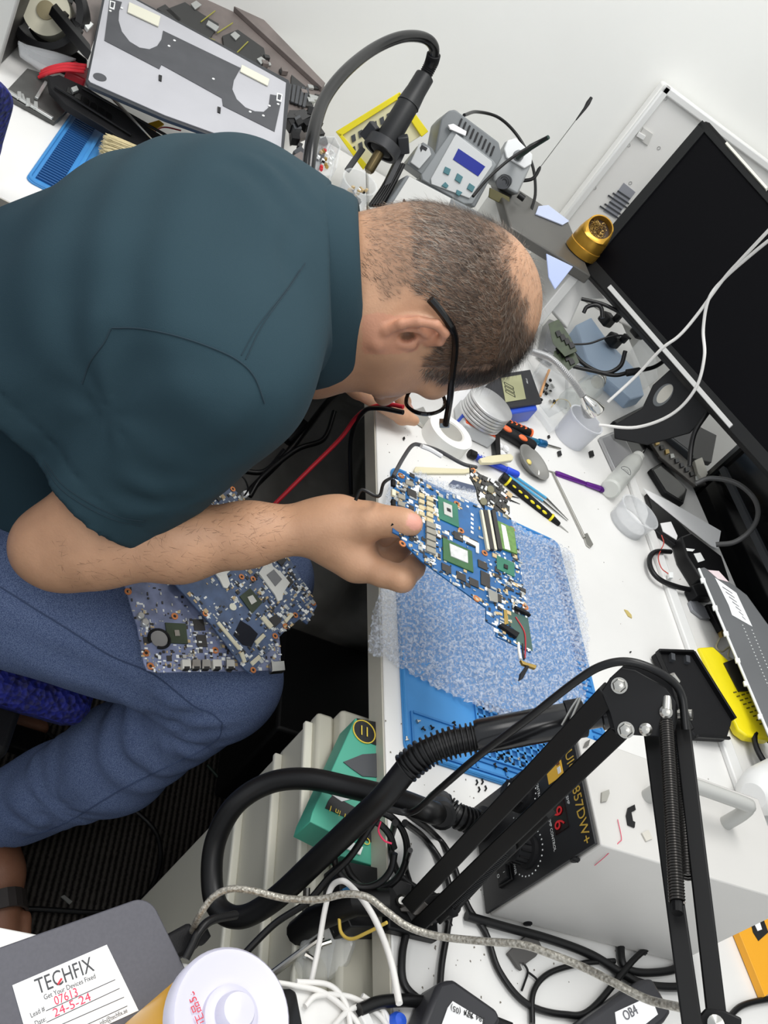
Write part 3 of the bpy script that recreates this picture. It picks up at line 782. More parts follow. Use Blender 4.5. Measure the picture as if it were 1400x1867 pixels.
def tinies(pl, poly, e1, e2, n, parent, sizes=(.012, .05), avoid=(), seed=1, hmax=.0014, dens=None, mix='wwkktss'):
    g = random.Random(seed); mbs = {k: MB() for k in ('w', 'k', 't', 's')}
    xs = [p[0] for p in poly]; ys = [p[1] for p in poly]
    c = 0; tr = 0
    while c < n and tr < n*8:
        tr += 1
        x = g.uniform(min(xs), max(xs)); y = g.uniform(min(ys), max(ys))
        if not inpoly((x, y), poly) or any(inpoly((x, y), a) for a in avoid): continue
        if dens and g.random() > dens(x, y): continue
        a = g.uniform(*sizes); b = a*g.choice((.5, .5, 1, .35)); 
        if g.random() < .5: a, b = b, a
        m = g.choice(mix); mbs[m].slab(quad(x, y, e1, e2, a/2, b/2), pl, .0001, g.uniform(.0004, hmax)); c += 1
    for k, m in (('w', SILK), ('k', CHIP), ('t', CER), ('s', TIN)):
        if mbs[k].v: mbs[k].build('small_components', m, parent, smooth=0, kind='stuff')
def hole(pl, x, y, r, parent, m=COPPER):
    c = pl(x, y); MB().lathe(c, pl.n, [(r*.45, .0001), (r*.45, .0009), (r, .0009), (r, .0001)], 20).build('mounting_ring', m, parent)
    MB().lathe(c, pl.n, [(0, .0002), (r*.45, .0004)], 14).build('mounting_hole', INK, parent)
# ---------- the board held in the right hand
cB = VN(PD(830, 1010, .838)); u_ = .838/1600
def img(dx, dy, dd): return Vector(RT)*dx*u_-Vector(UP)*dy*u_+Vector(fw)*dd*u_
def pxdir(px, py, dxy, dz, D):
    p = PD(px, py, D); return PD(px+dxy[0], py+dxy[1], D+dz*D/F_PX)-p
v1 = pxdir(830, 1010, (53, 25), 20, .838); v2 = pxdir(830, 1010, (2, 39), -40, .838)
BP = Pl(Vector(cB), v1.cross(v2))
E1, E2 = (53, 25), (2, 39)
bt = thing('laptop_mainboard', Vector(cB), 'blue laptop mainboard held up in the right hand above the bubble wrap', 'circuit board')
poly = [(720, 866), (744, 862), (800, 893), (862, 917), (884, 930), (884, 905), (930, 940), (933, 955), (945, 1000), (952, 1060), (958, 1100), (968, 1190), (905, 1160), (903, 1142), (886, 1132), (886, 1108), (768, 1022), (737, 990), (728, 976), (716, 970), (716, 905)]
MB().slab(poly, BP, -.0014, 0).build('board', PCBB, bt, smooth=0)
def part(name, m, q, h, pl, par, bev=.0002): return MB().slab(q, pl, .0001, h).build(name, m, par, bev)
Q_ = lambda *a: list(a)
g1 = part('processor', PCBG, [(797, 905), (833, 921), (836, 963), (799, 946)], .0012, BP, bt)
part('die', mat('die_silver', (205, 205, 200), .3, .3), [(806, 917), (822, 924), (823, 946), (808, 939)], .0022, BP, g1); part('die_core', INK, [(812, 928), (819, 931), (820, 937), (813, 934)], .0026, BP, g1)
g2 = part('graphics_chip', mat('substrate_green', (58, 104, 62), .5, noise=.2, ns=90), [(806, 981), (859, 1006), (862, 1045), (807, 1021)], .0014, BP, bt)
part('die', PASTE, [(817, 993), (850, 1007), (851, 1029), (820, 1016)], .0024, BP, g2)
part('chipset', PCBG, [(904, 1013), (937, 1028), (937, 1053), (905, 1038)], .0012, BP, bt); part('die', INK, [(917, 1030), (924, 1033), (924, 1040), (917, 1037)], .0022, BP, bt)
for i in range(5):
    y = 952+i*11.5; part('inductor', IND, [(775, y), (792, y+7), (792, y+16), (775, y+9)], .0030, BP, bt, .0003)
for i in range(5):
    y = 905+i*10; part('inductor', mat('inductor_tan', (205, 190, 150), .45), [(776, y), (788, y+5), (788, y+12), (776, y+7)], .0024, BP, bt, .0003)
for i in range(4):
    y = 900+i*11; part('inductor', mat('inductor_tan', (205, 190, 150), .45), [(762, y), (772, y+4), (772, y+11), (762, y+7)], .0024, BP, bt, .0003)
for i, (x, y) in enumerate(((731, 905), (731, 918), (733, 932), (745, 880))): part('inductor', IND, [(x-7, y-4), (x+6, y+1), (x+6, y+9), (x-7, y+4)], .0022, BP, bt, .0003)
for x, y in ((813, 1037), (840, 1052), (863, 1063), (879, 1031), (884, 1051), (884, 1063), (835, 979), (862, 991), (750, 900), (905, 1090)): part('memory_chip', CHIP, quad(x, y, E1, E2, .16, .17), .0011, BP, bt)
# memory slots
for i, (m_, x0) in enumerate(((CONN, 873), (CHIP, 878), (CONN, 886), (CHIP, 893))):
    part('memory_slot', m_, [(x0, 932), (x0+(4 if m_ is CONN else 7), 934), (x0+13+(4 if m_ is CONN else 7), 1006), (x0+12, 1004)], .0035, BP, bt, .0003)
part('memory_stick', mat('memory_green', (110, 150, 80), .5, noise=.3, ns=200), [(902, 950), (935, 965), (941, 1012), (908, 1000)], .0022, BP, bt)
part('sticker', PAPER, [(911, 958), (919, 962), (928, 1006), (918, 1003)], .0026, BP, bt)
part('ribbon_socket', SILK, [(843, 978), (872, 992), (872, 1010), (867, 1008), (866, 997), (843, 985)], .0014, BP, bt)
part('metal_shield', STEEL, [(886, 1075), (904, 1084), (905, 1102), (890, 1098)], .0028, BP, bt)
part('edge_socket', BLKM, [(906, 1143), (912, 1140), (943, 1158), (938, 1166)], .0040, BP, bt, .0003)
part('edge_socket', BLKM, [(935, 1108), (960, 1120), (964, 1126), (938, 1114)], .0040, BP, bt, .0003)
part('gold_contacts', GOLD, [(917, 1112), (923, 1114), (926, 1138), (919, 1140)], .0012, BP, bt)
part('green_patch', mat('pcb_grey_green', (62, 92, 84), .5, noise=.15, ns=70), [(925, 1112), (962, 1126), (971, 1188), (941, 1172), (940, 1150), (924, 1138)], .0005, BP, bt)
for x, y in ((733, 992), (868, 1092), (883, 1009), (832, 919), (840, 968), (957, 1107), (731, 868), (933, 965)): hole(BP, x, y, .0036, bt)
for i, px in enumerate(((736, 897), (736, 945))): pass
for i in range(5): part('board_mark', SILK, [(858, 935+i*8), (863, 938+i*8), (863, 942+i*8), (858, 939+i*8)], .0003, BP, bt)
av = [[(797, 905), (833, 921), (836, 963), (799, 946)], [(806, 981), (859, 1006), (862, 1045), (807, 1021)], [(838, 920), (866, 932), (870, 985), (838, 970)], [(772, 948), (795, 952), (795, 1012), (772, 1000)], [(870, 930), (944, 950), (944, 1012), (890, 1006)], [(925, 1112), (962, 1126), (971, 1188), (941, 1172)], [(862, 1010), (880, 1015), (880, 1060), (862, 1050)]]
tinies(BP, poly, E1, E2, 620, bt, (.05, .19), av, 3, .0012, lambda x, y: 1 if x < 800 or x > 900 else .38)
for i in range(5): part('side_socket', CONN if i % 2 else BLKM, [(712, 876+i*18), (719, 879+i*18), (719, 890+i*18), (712, 887+i*18)], .003, BP, bt, .0003)
# dangling leads at the lower tip
MB().tube(catmull([BP(945, 1172), BP(946, 1186), BP(949, 1202)], 6), .0014, 8).build('white_lead', WCB, bt)
MB().tube(catmull([BP(952, 1174), BP(953, 1188), BP(955, 1202)], 6), .0010, 8).build('black_lead', CBL, bt)
MB().tube(catmull([BP(940, 1125, .001), BP(955, 1150, .001), BP(958, 1172, .001), BP(957, 1200)], 6), .0007, 8).build('red_lead', RED, bt)
part('lead_plug', GOLD, [(946, 1206), (956, 1211), (975, 1216), (973, 1222), (950, 1214)], .003, BP, bt)
part('lead_tip', BLK, [(958, 1214), (962, 1217), (950, 1240), (944, 1243), (946, 1230)], .003, BP, bt)
MB().tube(catmull([BP(720, 868, .002), BP(700, 880, .01), BP(690, 905, .012), BP(660, 893, .01), BP(648, 912, .0)], 6), .0017, 8).build('black_lead', CBL, bt)
MB().tube(catmull([BP(868, 852, .002), BP(842, 845, .004), BP(800, 822, .006), BP(768, 812, .008), BP(752, 812, .01), BP(735, 835, .01), BP(717, 868, .006)], 6), .0021, 8).build('flat_lead', mat('tape_grey', (70, 70, 72), .5), bt)
MB().tube(catmull([BP(768, 813, .0105), BP(785, 820, .009), BP(805, 832, .008)], 6), .0025, 8).build('lead_sleeve', PAPER, bt)
# ---------- the narrow dark daughter board behind it
v1 = pxdir(880, 900, (50, 40), 10, .95); v2 = pxdir(880, 900, (-20, 40), -25, .95)
DP = Pl(PD(890, 900, .93), v1.cross(v2))
db = thing('daughter_board', DP(890, 900), 'small jagged dark circuit board standing up behind the held mainboard', 'circuit board')
poly = [(856, 848), (870, 862), (902, 876), (928, 898), (930, 950), (905, 945), (883, 928), (872, 912), (868, 890), (858, 872)]
MB().slab(poly, DP, -.0014, 0).build('board', mat('pcb_black', (62, 62, 58), .5, noise=.3, ns=80), db, smooth=0)
tinies(DP, poly, (50, 40), (-20, 40), 130, db, (.05, .18), (), 8, .0018, mix='kkkkkwts')
for x, y in ((893, 893), (920, 945), (880, 915)): MB().lathe(DP(x, y), DP.n, [(0, 0), (.0042, 0), (.0042, .002), (0, .0022)], 14).build('coin_part', mat('part_olive', (120, 116, 90), .5), db)
for x, y in ((862, 858), (924, 905)): hole(DP, x, y, .003, db)
# ---------- two boards in the lap
LPz = lambda z: zp(z)
LP2 = Pl(W(450, 1100, .655), V(.12, .10, 1)); F1, F2 = (38, -30), (42, 48)
b2 = thing('laptop_mainboard', LP2(450, 1100), 'navy laptop mainboard with white metal chip bracket lying on the lap, upper of two', 'circuit board')
poly = [(372, 868), (402, 868), (440, 905), (500, 970), (578, 1104), (560, 1138), (547, 1128), (520, 1150), (505, 1165), (460, 1230), (446, 1220), (385, 1138), (316, 1062), (340, 985), (345, 905)]
MB().slab(poly, LP2, -.0016, 0).build('board', PCBD, b2, smooth=0)
brk = MB().slab([(478, 1034), (484, 1020), (492, 1022), (496, 1034), (512, 1046), (527, 1064), (515, 1082), (513, 1095), (505, 1098), (500, 1086), (470, 1046)], LP2, .0001, .0022).build('chip_bracket', mat('bracket_white', (226, 226, 220), .4), b2, .0002)
part('die', mat('die_grey', (120, 120, 122), .35, .4), [(484, 1050), (497, 1040), (512, 1058), (500, 1071)], .0030, LP2, b2)
MB().slab([(382, 1036), (402, 1040), (420, 1028), (432, 1030), (412, 1048), (418, 1066), (413, 1074), (406, 1072), (398, 1056)], LP2, .0001, .0022).build('chip_bracket', mat('bracket_white', (226, 226, 220), .4), b2, .0002)
c_ = part('chipset', PCBK, [(436, 1088), (455, 1073), (478, 1099), (459, 1119)], .0014, LP2, b2); part('die', STEEL, [(449, 1090), (459, 1086), (467, 1098), (457, 1104)], .0022, LP2, c_)
MB().slab([(438, 1131), (456, 1142), (470, 1156), (458, 1180), (442, 1176), (425, 1158)], LP2, -.0014, .0003).build('cut_out', mat('shadow_gap', (18, 22, 34), .9), b2)
MB().lathe(LP2(424, 1107), LP2.n, [(0, 0), (.0045, 0), (.0045, .0012), (0, .0014)], 18).build('round_pad', mat('pad_cream', (222, 222, 206), .4), b2)
for q in ([(474, 1128), (480, 1123), (497, 1142), (491, 1148)], [(517, 1132), (530, 1118), (534, 1122), (521, 1137)], [(463, 1170), (478, 1156), (483, 1161), (468, 1177)], [(455, 1208), (470, 1195), (475, 1201), (460, 1215)], [(436, 1192), (442, 1189), (448, 1208), (443, 1210)], [(394, 1137), (398, 1134), (438, 1182), (434, 1186)]): part('ribbon_socket', CONN, q, .0022, LP2, b2)
for q in ([(490, 1128), (503, 1120), (512, 1134), (499, 1146)], [(515, 1060), (525, 1050), (535, 1062), (526, 1072)], [(500, 1020), (510, 1010), (522, 1022), (512, 1032)], [(455, 1022), (466, 1016), (478, 1030), (468, 1036)]): part('memory_chip', CHIP, q, .0014, LP2, b2)
for x, y in ((374, 1119), (461, 1222), (571, 1100), (501, 1160), (520, 1142), (440, 1052), (461, 1056), (538, 1122), (424, 892)): hole(LP2, x, y, .0036, b2)
for q in ([(400, 870), (407, 866), (417, 876), (408, 884)], [(362, 864), (370, 862), (378, 874), (370, 880)]): part('edge_socket', STEEL, q, .004, LP2, b2)
tinies(LP2, poly, F1, F2, 850, b2, (.04, .13), [[(478, 1034), (490, 1018), (527, 1064), (505, 1100)], [(425, 1130), (470, 1130), (475, 1170), (442, 1185)], [(330, 1040), (420, 1090), (420, 1110), (330, 1070)], [(436, 1088), (455, 1073), (478, 1099), (459, 1119)]], 5, .0013, lambda x, y: 1 if x > 470 or y < 960 else .55)
cable('lead', [LP2(410, 872, .003), LP2(440, 868, .03), LP2(452, 890, .02), LP2(445, 905, .004)], .0012, CBL, None, parent=b2).name = 'black_lead'
part('lead_plug', PAPER, [(439, 900), (448, 897), (450, 907), (441, 910)], .006, LP2, b2)
LP1 = Pl(W(380, 1190, .640), V(.10, .06, 1)); G1, G2 = (48, 3), (5, 46)
b1 = thing('laptop_mainboard', LP1(380, 1180), 'lavender blue mainboard with round coin cell holder lying on the lap, under the other board', 'circuit board')
poly = [(226, 1062), (330, 1040), (440, 1060), (505, 1120), (512, 1190), (511, 1222), (285, 1226), (268, 1222), (262, 1208), (250, 1140), (240, 1110)]
MB().slab(poly, LP1, -.0016, 0).build('board', PCBL, b1, smooth=0)
part('processor', PCBK, [(300, 1136), (338, 1138), (342, 1175), (305, 1173)], .0014, LP1, b1); part('die', STEEL, [(316, 1150), (325, 1150), (327, 1161), (318, 1161)], .0022, LP1, b1)
cc = LP1(289, 1166)
MB().tube([cc+LP1.n*.002+(Vector((1, 0, 0))*math.cos(a)+Vector((0, 1, 0))*math.sin(a))*.0115 for a in [2*math.pi*i/24 for i in range(22)]], .0016, 8).build('coin_holder', BLKM, b1)
MB().lathe(cc, LP1.n, [(0, .0005), (.0095, .0005), (.0095, .002), (0, .0022)], 20).build('coin_cell', mat('cell_grey', (150, 150, 150), .4, .6), b1)
for x, y, r in ((254, 1126, .004), (262, 1138, .0042)): MB().lathe(LP1(x, y), LP1.n, [(r, 0), (r, .005), (r*.8, .0058), (0, .0058)], 18).build('capacitor', TIN, b1)
for i, x in enumerate((328, 346, 364, 384, 408)):
    part('side_port', STEEL if i % 3 else mat('port_white', (206, 204, 196), .4), [(x, 1206), (x+16, 1206), (x+17, 1222), (x+1, 1223)], .0055, LP1, b1, .0005)
    part('port_opening', INK, [(x+4, 1219), (x+14, 1219), (x+14, 1224), (x+4, 1224)], .0057, LP1, b1)
for q in ([(350, 1130), (370, 1130), (374, 1150), (354, 1150)], [(356, 1158), (374, 1158), (378, 1180), (360, 1180)], [(260, 1162), (270, 1162), (272, 1174), (262, 1174)], [(303, 1196), (312, 1196), (313, 1206), (304, 1206)]): part('memory_chip', CHIP, q, .0012, LP1, b1)
part('side_port', STEEL, [(488, 1212), (512, 1210), (514, 1228), (490, 1230)], .008, LP1, b1, .0005)
for x, y in ((233, 1079), (266, 1191), (274, 1215), (392, 1186), (318, 1124)): hole(LP1, x, y, .004, b1)
tinies(LP1, poly, G1, G2, 640, b1, (.04, .14), [[(300, 1136), (338, 1138), (342, 1175), (305, 1173)], [(270, 1148), (308, 1148), (308, 1184), (270, 1184)]], 6, .0014, lambda x, y: 1 if y > 1130 else .35)
# third board end, behind
LP3 = Pl(W(360, 890, .70), V(.1, -.3, 1))
b3 = thing('laptop_mainboard', LP3(365, 880), 'end of a lavender circuit board poking out above the forearm beside the shirt', 'circuit board')
poly = [(372, 858), (404, 882), (398, 905), (372, 925), (350, 925), (338, 918), (350, 890)]
MB().slab(poly, LP3, -.0016, 0).build('board', PCBL, b3, smooth=0)
part('metal_shield', STEEL, [(364, 866), (374, 862), (380, 882), (368, 884)], .004, LP3, b3, .0003)
tinies(LP3, poly, (30, -25), (25, 30), 50, b3, (.08, .2), (), 9, .0016)
# ================================================================ on the desk, middle
T = zp(DZ)
def zz(h): return zp(DZ+h)
def frame2(a, b):
    x = (Vector(b)-Vector(a)); L = x.length; x.normalize(); y = V(0, 0, 1).cross(x).normalized(); return x, y, x.cross(y), L
# blue repair mat
def repair_mat(name, x0, x1, y0, y1, label, slots):
    t = thing(name, ((x0+x1)/2, (y0+y1)/2, DZ), label, 'work mat')
    z = DZ
    def rr(x0, x1, y0, y1, r=.012, n=5):
        out = []
        for cx, cy, a0 in ((x1-r, y1-r, 0), (x0+r, y1-r, 90), (x0+r, y0+r, 180), (x1-r, y0+r, 270)):
            out += [V(cx+r*math.cos(math.radians(a0+90*i/n)), cy+r*math.sin(math.radians(a0+90*i/n)), z) for i in range(n+1)]
        return out
    MB().prism(rr(x0, x1, y0, y1), (0, 0, 1), 0, .003).build('mat_base', BLUE, t, .0008)
    rim = MB(); P = rr(x0+.003, x1-.003, y0+.003, y1-.003); P.append(P[0]); rim.tube([p+V(0, 0, .0035) for p in P], .0022, 6, cap=False); rim.build('rim', BLUE, t)
    return t, z
def wall_line(mb, a, b, w=.0025, h=.005, z=DZ): mb.bar((a[0], a[1], z+h/2), (b[0], b[1], z+h/2), w, h)
mx0, mx1, my0, my1 = -.918, -.478, .420, .714
c0 = W(735, 1375); c1 = W(1085, 1265); c2 = W(1002, 985)
mx1 = c0.x; my0 = c0.y; my1 = c1.y-.003; mx0 = c2.x
m1, _ = repair_mat('repair_mat', mx0, mx1, my0, my1, 'bright blue silicone repair mat under the bubble wrap on the long desk', 0)
dv = MB()
xa = W(745, 1300).x
xe = mx1-.008
wall_line(dv, (xa, my0+.012), (xa, my0+.085)); wall_line(dv, (xe, my0+.012), (xe, my1-.012))
wall_line(dv, (xa, my0+.010), (xe, my0+.010))
for k in range(6): wall_line(dv, (xa+.0+(.03 if k else 0), my0+.088+k*.038), (xe, my0+.088+k*.038))
wall_line(dv, (xa+.032, my0+.088), (xa+.032, my1-.012))
dv.build('divider', mat('blue_silicone_dark', (44, 118, 182), .55), m1)
gm = MB(); gx0, gx1, gy0, gy1 = xa-.045, xa+.026, my0+.095, my0+.225
for i in range(8): wall_line(gm, (gx0+i*(gx1-gx0)/7, gy0), (gx0+i*(gx1-gx0)/7, gy1), .003, .0058)
for j in range(14): wall_line(gm, (gx0, gy0+j*(gy1-gy0)/13), (gx1, gy0+j*(gy1-gy0)/13), .003, .0058)
gm.build('grid_pocket_walls', BLUE, m1, kind='stuff')
fl = MB().box(((gx0+gx1)/2, (gy0+gy1)/2, DZ+.0033), gx1-gx0, gy1-gy0, .0005).build('grid_floor', mat('blue_deep', (30, 92, 150), .6), m1)
st = MB()
for i in range(40): wall_line(st, (mx0+.02+i*.010, my1-.022), (mx0+.02+i*.010, my1-.006), .004, .0055)
st.build('ruler_slots', mat('blue_silicone_dark', (44, 118, 182), .55), m1, kind='stuff')
# second mat, at the left
p0 = W(48, 331); p1 = W(129, 202)
s2x1 = p0.x; s2x0 = p1.x-.02; s2y0 = (p0.y+p1.y)/2
m2, _ = repair_mat('repair_mat', s2x0, s2x1, s2y0, s2y0+.30, 'blue silicone repair mat with comb slots at the left behind the back', 0)
st = MB()
yb = W(98, 350).y
for i in range(40): st.box((s2x1-.016-i*.0075, (s2y0+.010+s2y0+.040)/2, DZ+.0045), .0032, .030, .003)
st.build('comb_slots', mat('blue_slot', (22, 78, 132), .6), m2, kind='stuff')
dv = MB(); wall_line(dv, (s2x0+.01, s2y0+.050), (s2x1-.008, s2y0+.050), .005, .0075); dv.build('divider', BLUE, m2)
# bubble wrap
def bubble_wrap():
    poly = [(668, 1190), (674, 1120), (690, 1060), (692, 985), (702, 880), (760, 862), (868, 906), (958, 968), (1046, 1010), (1052, 1080), (1066, 1150), (1078, 1235), (1062, 1296), (985, 1318), (925, 1322), (860, 1292), (760, 1235)]
    P = [zz(.006)(x, y) for x, y in poly]; xs = [p.x for p in P]; ys = [p.y for p in P]
    s = .0023; nx = int((max(xs)-min(xs))/s)+1; ny = int((max(ys)-min(ys))/s)+1
    pol = [(p.x, p.y) for p in P]; vid = {}; vs = []; fs = []
    pitch = .0105
    def H(x, y):
        u = x/pitch; v = y/(pitch*.866); r = math.floor(v+.5); best = 9
        for rr_ in (r-1, r, r+1):
            off = .5 if rr_ % 2 else 0; c = math.floor(u-off+.5)+off; best = min(best, math.hypot((u-c)*pitch, (v-rr_)*pitch*.866))
        b = max(0, 1-(best/.0050)**2)**.5*.0042
        return .006+b+.003*math.sin(31*x+9*y)+.0026*math.sin(47*y-13*x+1)+.0007*math.sin(190*x+230*y)
    for i in range(nx):
        for j in range(ny):
            x = min(xs)+i*s; y = min(ys)+j*s
            if inpoly((x, y), pol):
                vid[i, j] = len(vs); ed = 0
                z = DZ+H(x, y)+.002
                if y < YF: z -= (YF-y)**1.6*2.2
                vs.append((x, y, z))
    for (i, j), k in vid.items():
        if (i+1, j) in vid and (i, j+1) in vid and (i+1, j+1) in vid: fs.append((k, vid[i+1, j], vid[i+1, j+1], vid[i, j+1]))
    b = MB(); b.v = vs; b.f = fs
    m = bpy.data.materials.new('bubble_film'); m.use_nodes = True; nt = m.node_tree; bs = nt.nodes['Principled BSDF']
    bs.inputs['Base Color'].default_value = lin((214, 222, 236)); bs.inputs['Roughness'].default_value = .07; bs.inputs['Alpha'].default_value = .36; bs.inputs['Coat Weight'].default_value = 1.0; bs.inputs['Coat Roughness'].default_value = .05; bs.inputs['Specular IOR Level'].default_value = 1.0
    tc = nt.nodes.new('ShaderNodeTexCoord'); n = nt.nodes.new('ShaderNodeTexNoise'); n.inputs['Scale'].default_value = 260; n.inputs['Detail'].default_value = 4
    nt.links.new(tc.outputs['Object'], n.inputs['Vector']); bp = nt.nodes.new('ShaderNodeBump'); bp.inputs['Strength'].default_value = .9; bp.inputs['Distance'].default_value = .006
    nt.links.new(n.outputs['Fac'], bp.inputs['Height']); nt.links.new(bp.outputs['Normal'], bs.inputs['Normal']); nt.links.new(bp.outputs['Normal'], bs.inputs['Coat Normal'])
    mr = nt.nodes.new('ShaderNodeMapRange'); mr.inputs['From Min'].default_value = .42; mr.inputs['From Max'].default_value = .62; mr.inputs['To Min'].default_value = .22; mr.inputs['To Max'].default_value = .72  # uneven opacity paints whiter crinkle highlights into the film
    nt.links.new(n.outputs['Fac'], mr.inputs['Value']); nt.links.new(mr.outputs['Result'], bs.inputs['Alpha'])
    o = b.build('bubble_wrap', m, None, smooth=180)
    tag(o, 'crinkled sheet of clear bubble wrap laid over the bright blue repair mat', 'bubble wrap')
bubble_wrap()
# loose screws on the mat
for i, (x, y) in enumerate(((758, 1317), (768, 1328), (788, 1330), (825, 1318), (741, 1352), (905, 1385), (912, 1378), (920, 1390), (926, 1384), (933, 1396), (918, 1402), (899, 1394), (942, 1388), (925, 1375), (951, 1380), (947, 1395))):
    c = zz(.003)(x, y); sc_ = MB(); a = random.uniform(0, 6.28); dr = V(math.cos(a), math.sin(a), .15)
    sc_.lathe(c+V(0, 0, .0016), dr, [(0, 0), (.0022, 0), (.0022, .0012), (.001, .0014), (.001, .0045), (0, .0048)], 10)
    o = sc_.build('screw', BLK if i % 4 else STEEL)
    if i < 4: tag(o, ('tiny black screw, upper left of the three in the empty mat pocket', 'tiny dark screw, lowest of the three in the empty mat pocket', 'tiny dark screw, rightmost of the three in the empty mat pocket', 'tiny dark screw on the mat beside its grid of small pockets')[i], 'screw', 'loose screws on the repair mat')
    elif i == 4: tag(o, 'tiny screw in the front left corner of the bright blue mat', 'screw', 'loose screws on the repair mat')
    else: tag(o, 'tiny screw in the dark heap in the mat pocket below the hot air handle', 'screw', 'heaped screws on the repair mat')
for i, (x, y) in enumerate(((868, 1427), (878, 1426), (872, 1440), (884, 1438))):
    c = T(x, y); k = MB().tube([c+V(-.003, 0, .001), c+V(0, .0012, .001), c+V(.003, -.001, .001)], .0009, 6).build('screw', BLK)
    tag(k, 'tiny black screw on the desk below the blue mat, '+('upper left', 'upper right', 'lower left', 'lower right')[i]+' of the four', 'screw', 'four screws on the desk')
# ---------- round things
tr = thing('tape_roll', T(812, 806), 'wide roll of white tape lying flat in front of the face', 'tape')
ct = zz(.0)(806, 806); R_ = .037
MB().lathe(ct, (0, 0, 1), [(R_*.62, .0), (R_, .0), (R_, .024), (R_*.62, .0245)], 40).build('tape', mat('tape_white', (240, 240, 236), .5, noise=.04, ns=40), tr, smooth=40)
MB().lathe(ct, (0, 0, 1), [(R_*.62, .0005), (R_*.62, .0235), (R_*.55, .0235), (R_*.55, .0005), (R_*.62, .0005)], 40).build('core', mat('tape_core', (214, 212, 206), .5), tr)
ct = zz(0)(857, 782)
zb = DZ
base_t = thing('instrument_box', zz(.0)(872, 800), 'grey plastic box with orange edge under the stack of round steel discs', 'box')
MB().box(ct+V(.0, .0, .012), .066, .060, .022).build('body', LGREY, base_t, .003); MB().box(ct+V(0, 0, .0235), .060, .055, .002).build('orange_edge', mat('orange', (232, 100, 60), .5), base_t)
for i in range(6):
    c = ct+V(.0004*(i % 2), .0003*(i % 3), .0256+i*.0056)
    o = MB().lathe(c, (0, 0, 1), [(0, 0), (.036, 0), (.038, .001), (.038, .0042), (.0365, .0052), (0, .0052)], 48).build('steel_disc', mat('disc_steel', (205, 205, 205), .3, .55, noise=.06, ns=60), None, smooth=40)
    if i == 5: tag(o, 'round flat steel disc, topmost of the neat stack beside the tape roll', 'disc')
    else: tag(o, 'round flat steel disc in the stack beside the tape roll, '+('lowest', 'second from the bottom', 'third from the bottom', 'third from the top', 'second from the top')[i], 'disc', 'stacked discs under the top one')
# dish
dh = T(964, 850)
o = MB().lathe(dh+V(0, 0, .0005), (.05, .18, 1), [(0, .001), (.022, .001), (.030, .010), (.034, .011), (.034, .0125), (.029, .0125), (.021, .003), (0, .003)], 40, 1).build('steel_dish', mat('dish_steel', (150, 149, 145), .4, .35), None, smooth=50)
tag(o, 'small round steel dish with a yellow crumb in it beside the frosted cup', 'dish')
tag(MB().ell(dh+V(-.002, -.004, .006), (V(1, 0, 0), V(0, 1, 0), V(0, 0, 1)), (.006, .005, .003), 10, 6).build('flux_lump', mat('flux', (226, 206, 120), .5)), 'small yellow lump lying in the round steel dish', 'lump')
for x, y, s in ((908, 817, .012), (918, 826, .013), (924, 815, .009), (912, 812, .008)):
    pass
w_ = thing('tissue_wad', T(916, 820), 'small crumpled white wad between the orange screwdriver and the steel dish', 'tissue')
b = MB()
for x, y, s in ((905, 822, .008), (915, 828, .009), (922, 818, .008), (911, 812, .007)): b.ell(zz(s*.55)(x, y), (V(.8, .6, 0), V(-.6, .8, 0), V(0, 0, 1)), (s, s*.7, s*.6), 7, 5)
b.build('paper_wad', PAPER, w_, smooth=0)
# ---------- multimeter
mt = thing('multimeter', T(925, 735), 'blue and black digital multimeter with LCD reading zeros beside the forehead', 'multimeter')
MT = zz(.036)
MB().slab([(850, 745), (905, 690), (965, 681), (985, 742), (916, 752), (868, 760)], MT, -.036, -.006).build('body', mat('meter_blue', (48, 84, 200), .4), mt, .003)
MB().slab([(848, 740), (907, 682), (967, 673), (989, 734), (916, 745), (864, 752)], MT, -.006, 0).build('face', mat('meter_face', (42, 42, 46), .45), mt, .002)
MB().slab([(913, 690), (949, 684), (958, 728), (921, 734)], MT, .0003, .0012).build('display', mat('lcd', (168, 168, 132), .3), mt)
uq = (MT(949, 684)-MT(913, 690)); rd = (MT(921, 734)-MT(913, 690))
rdn = rd.normalized(); uqn = (uq-rdn*uq.dot(rdn)).normalized(); LI = mat('lcd_ink', (52, 54, 40), .6)
for i in range(3):
    o_ = MT(913, 690, .0014)+rdn*(.006+.0115*i)+uqn*.006; dg = MB(); hh, ww, t_ = .019, .0075, .0016
    for a_, b_ in (((0, 0), (1, 0)), ((0, 1), (1, 1)), ((0, 0), (0, 1)), ((1, 0), (1, 1))): dg.bar(o_+rdn*ww*a_[0]+uqn*hh*a_[1], o_+rdn*ww*b_[0]+uqn*hh*b_[1], t_, .0005)
    dg.build('digit', LI, mt, smooth=0)
text('DT-9205', MT(958, 690), rd, uq, .003, SILK, mt)
MB().lathe(MT(885, 722), (0, 0, 1), [(0, 0), (.017, 0), (.016, .006), (0, .007)], 28).build('dial', BLK, mt)
for i in range(14):
    a = i*.45; c = MT(885, 722)+V(math.cos(a), math.sin(a), 0)*.021; MB().box(c+V(0, 0, .0004), .0025, .0012, .0006).build('dial_mark', SILK if i % 3 else mat('mark_blue', (60, 120, 220), .5), mt)
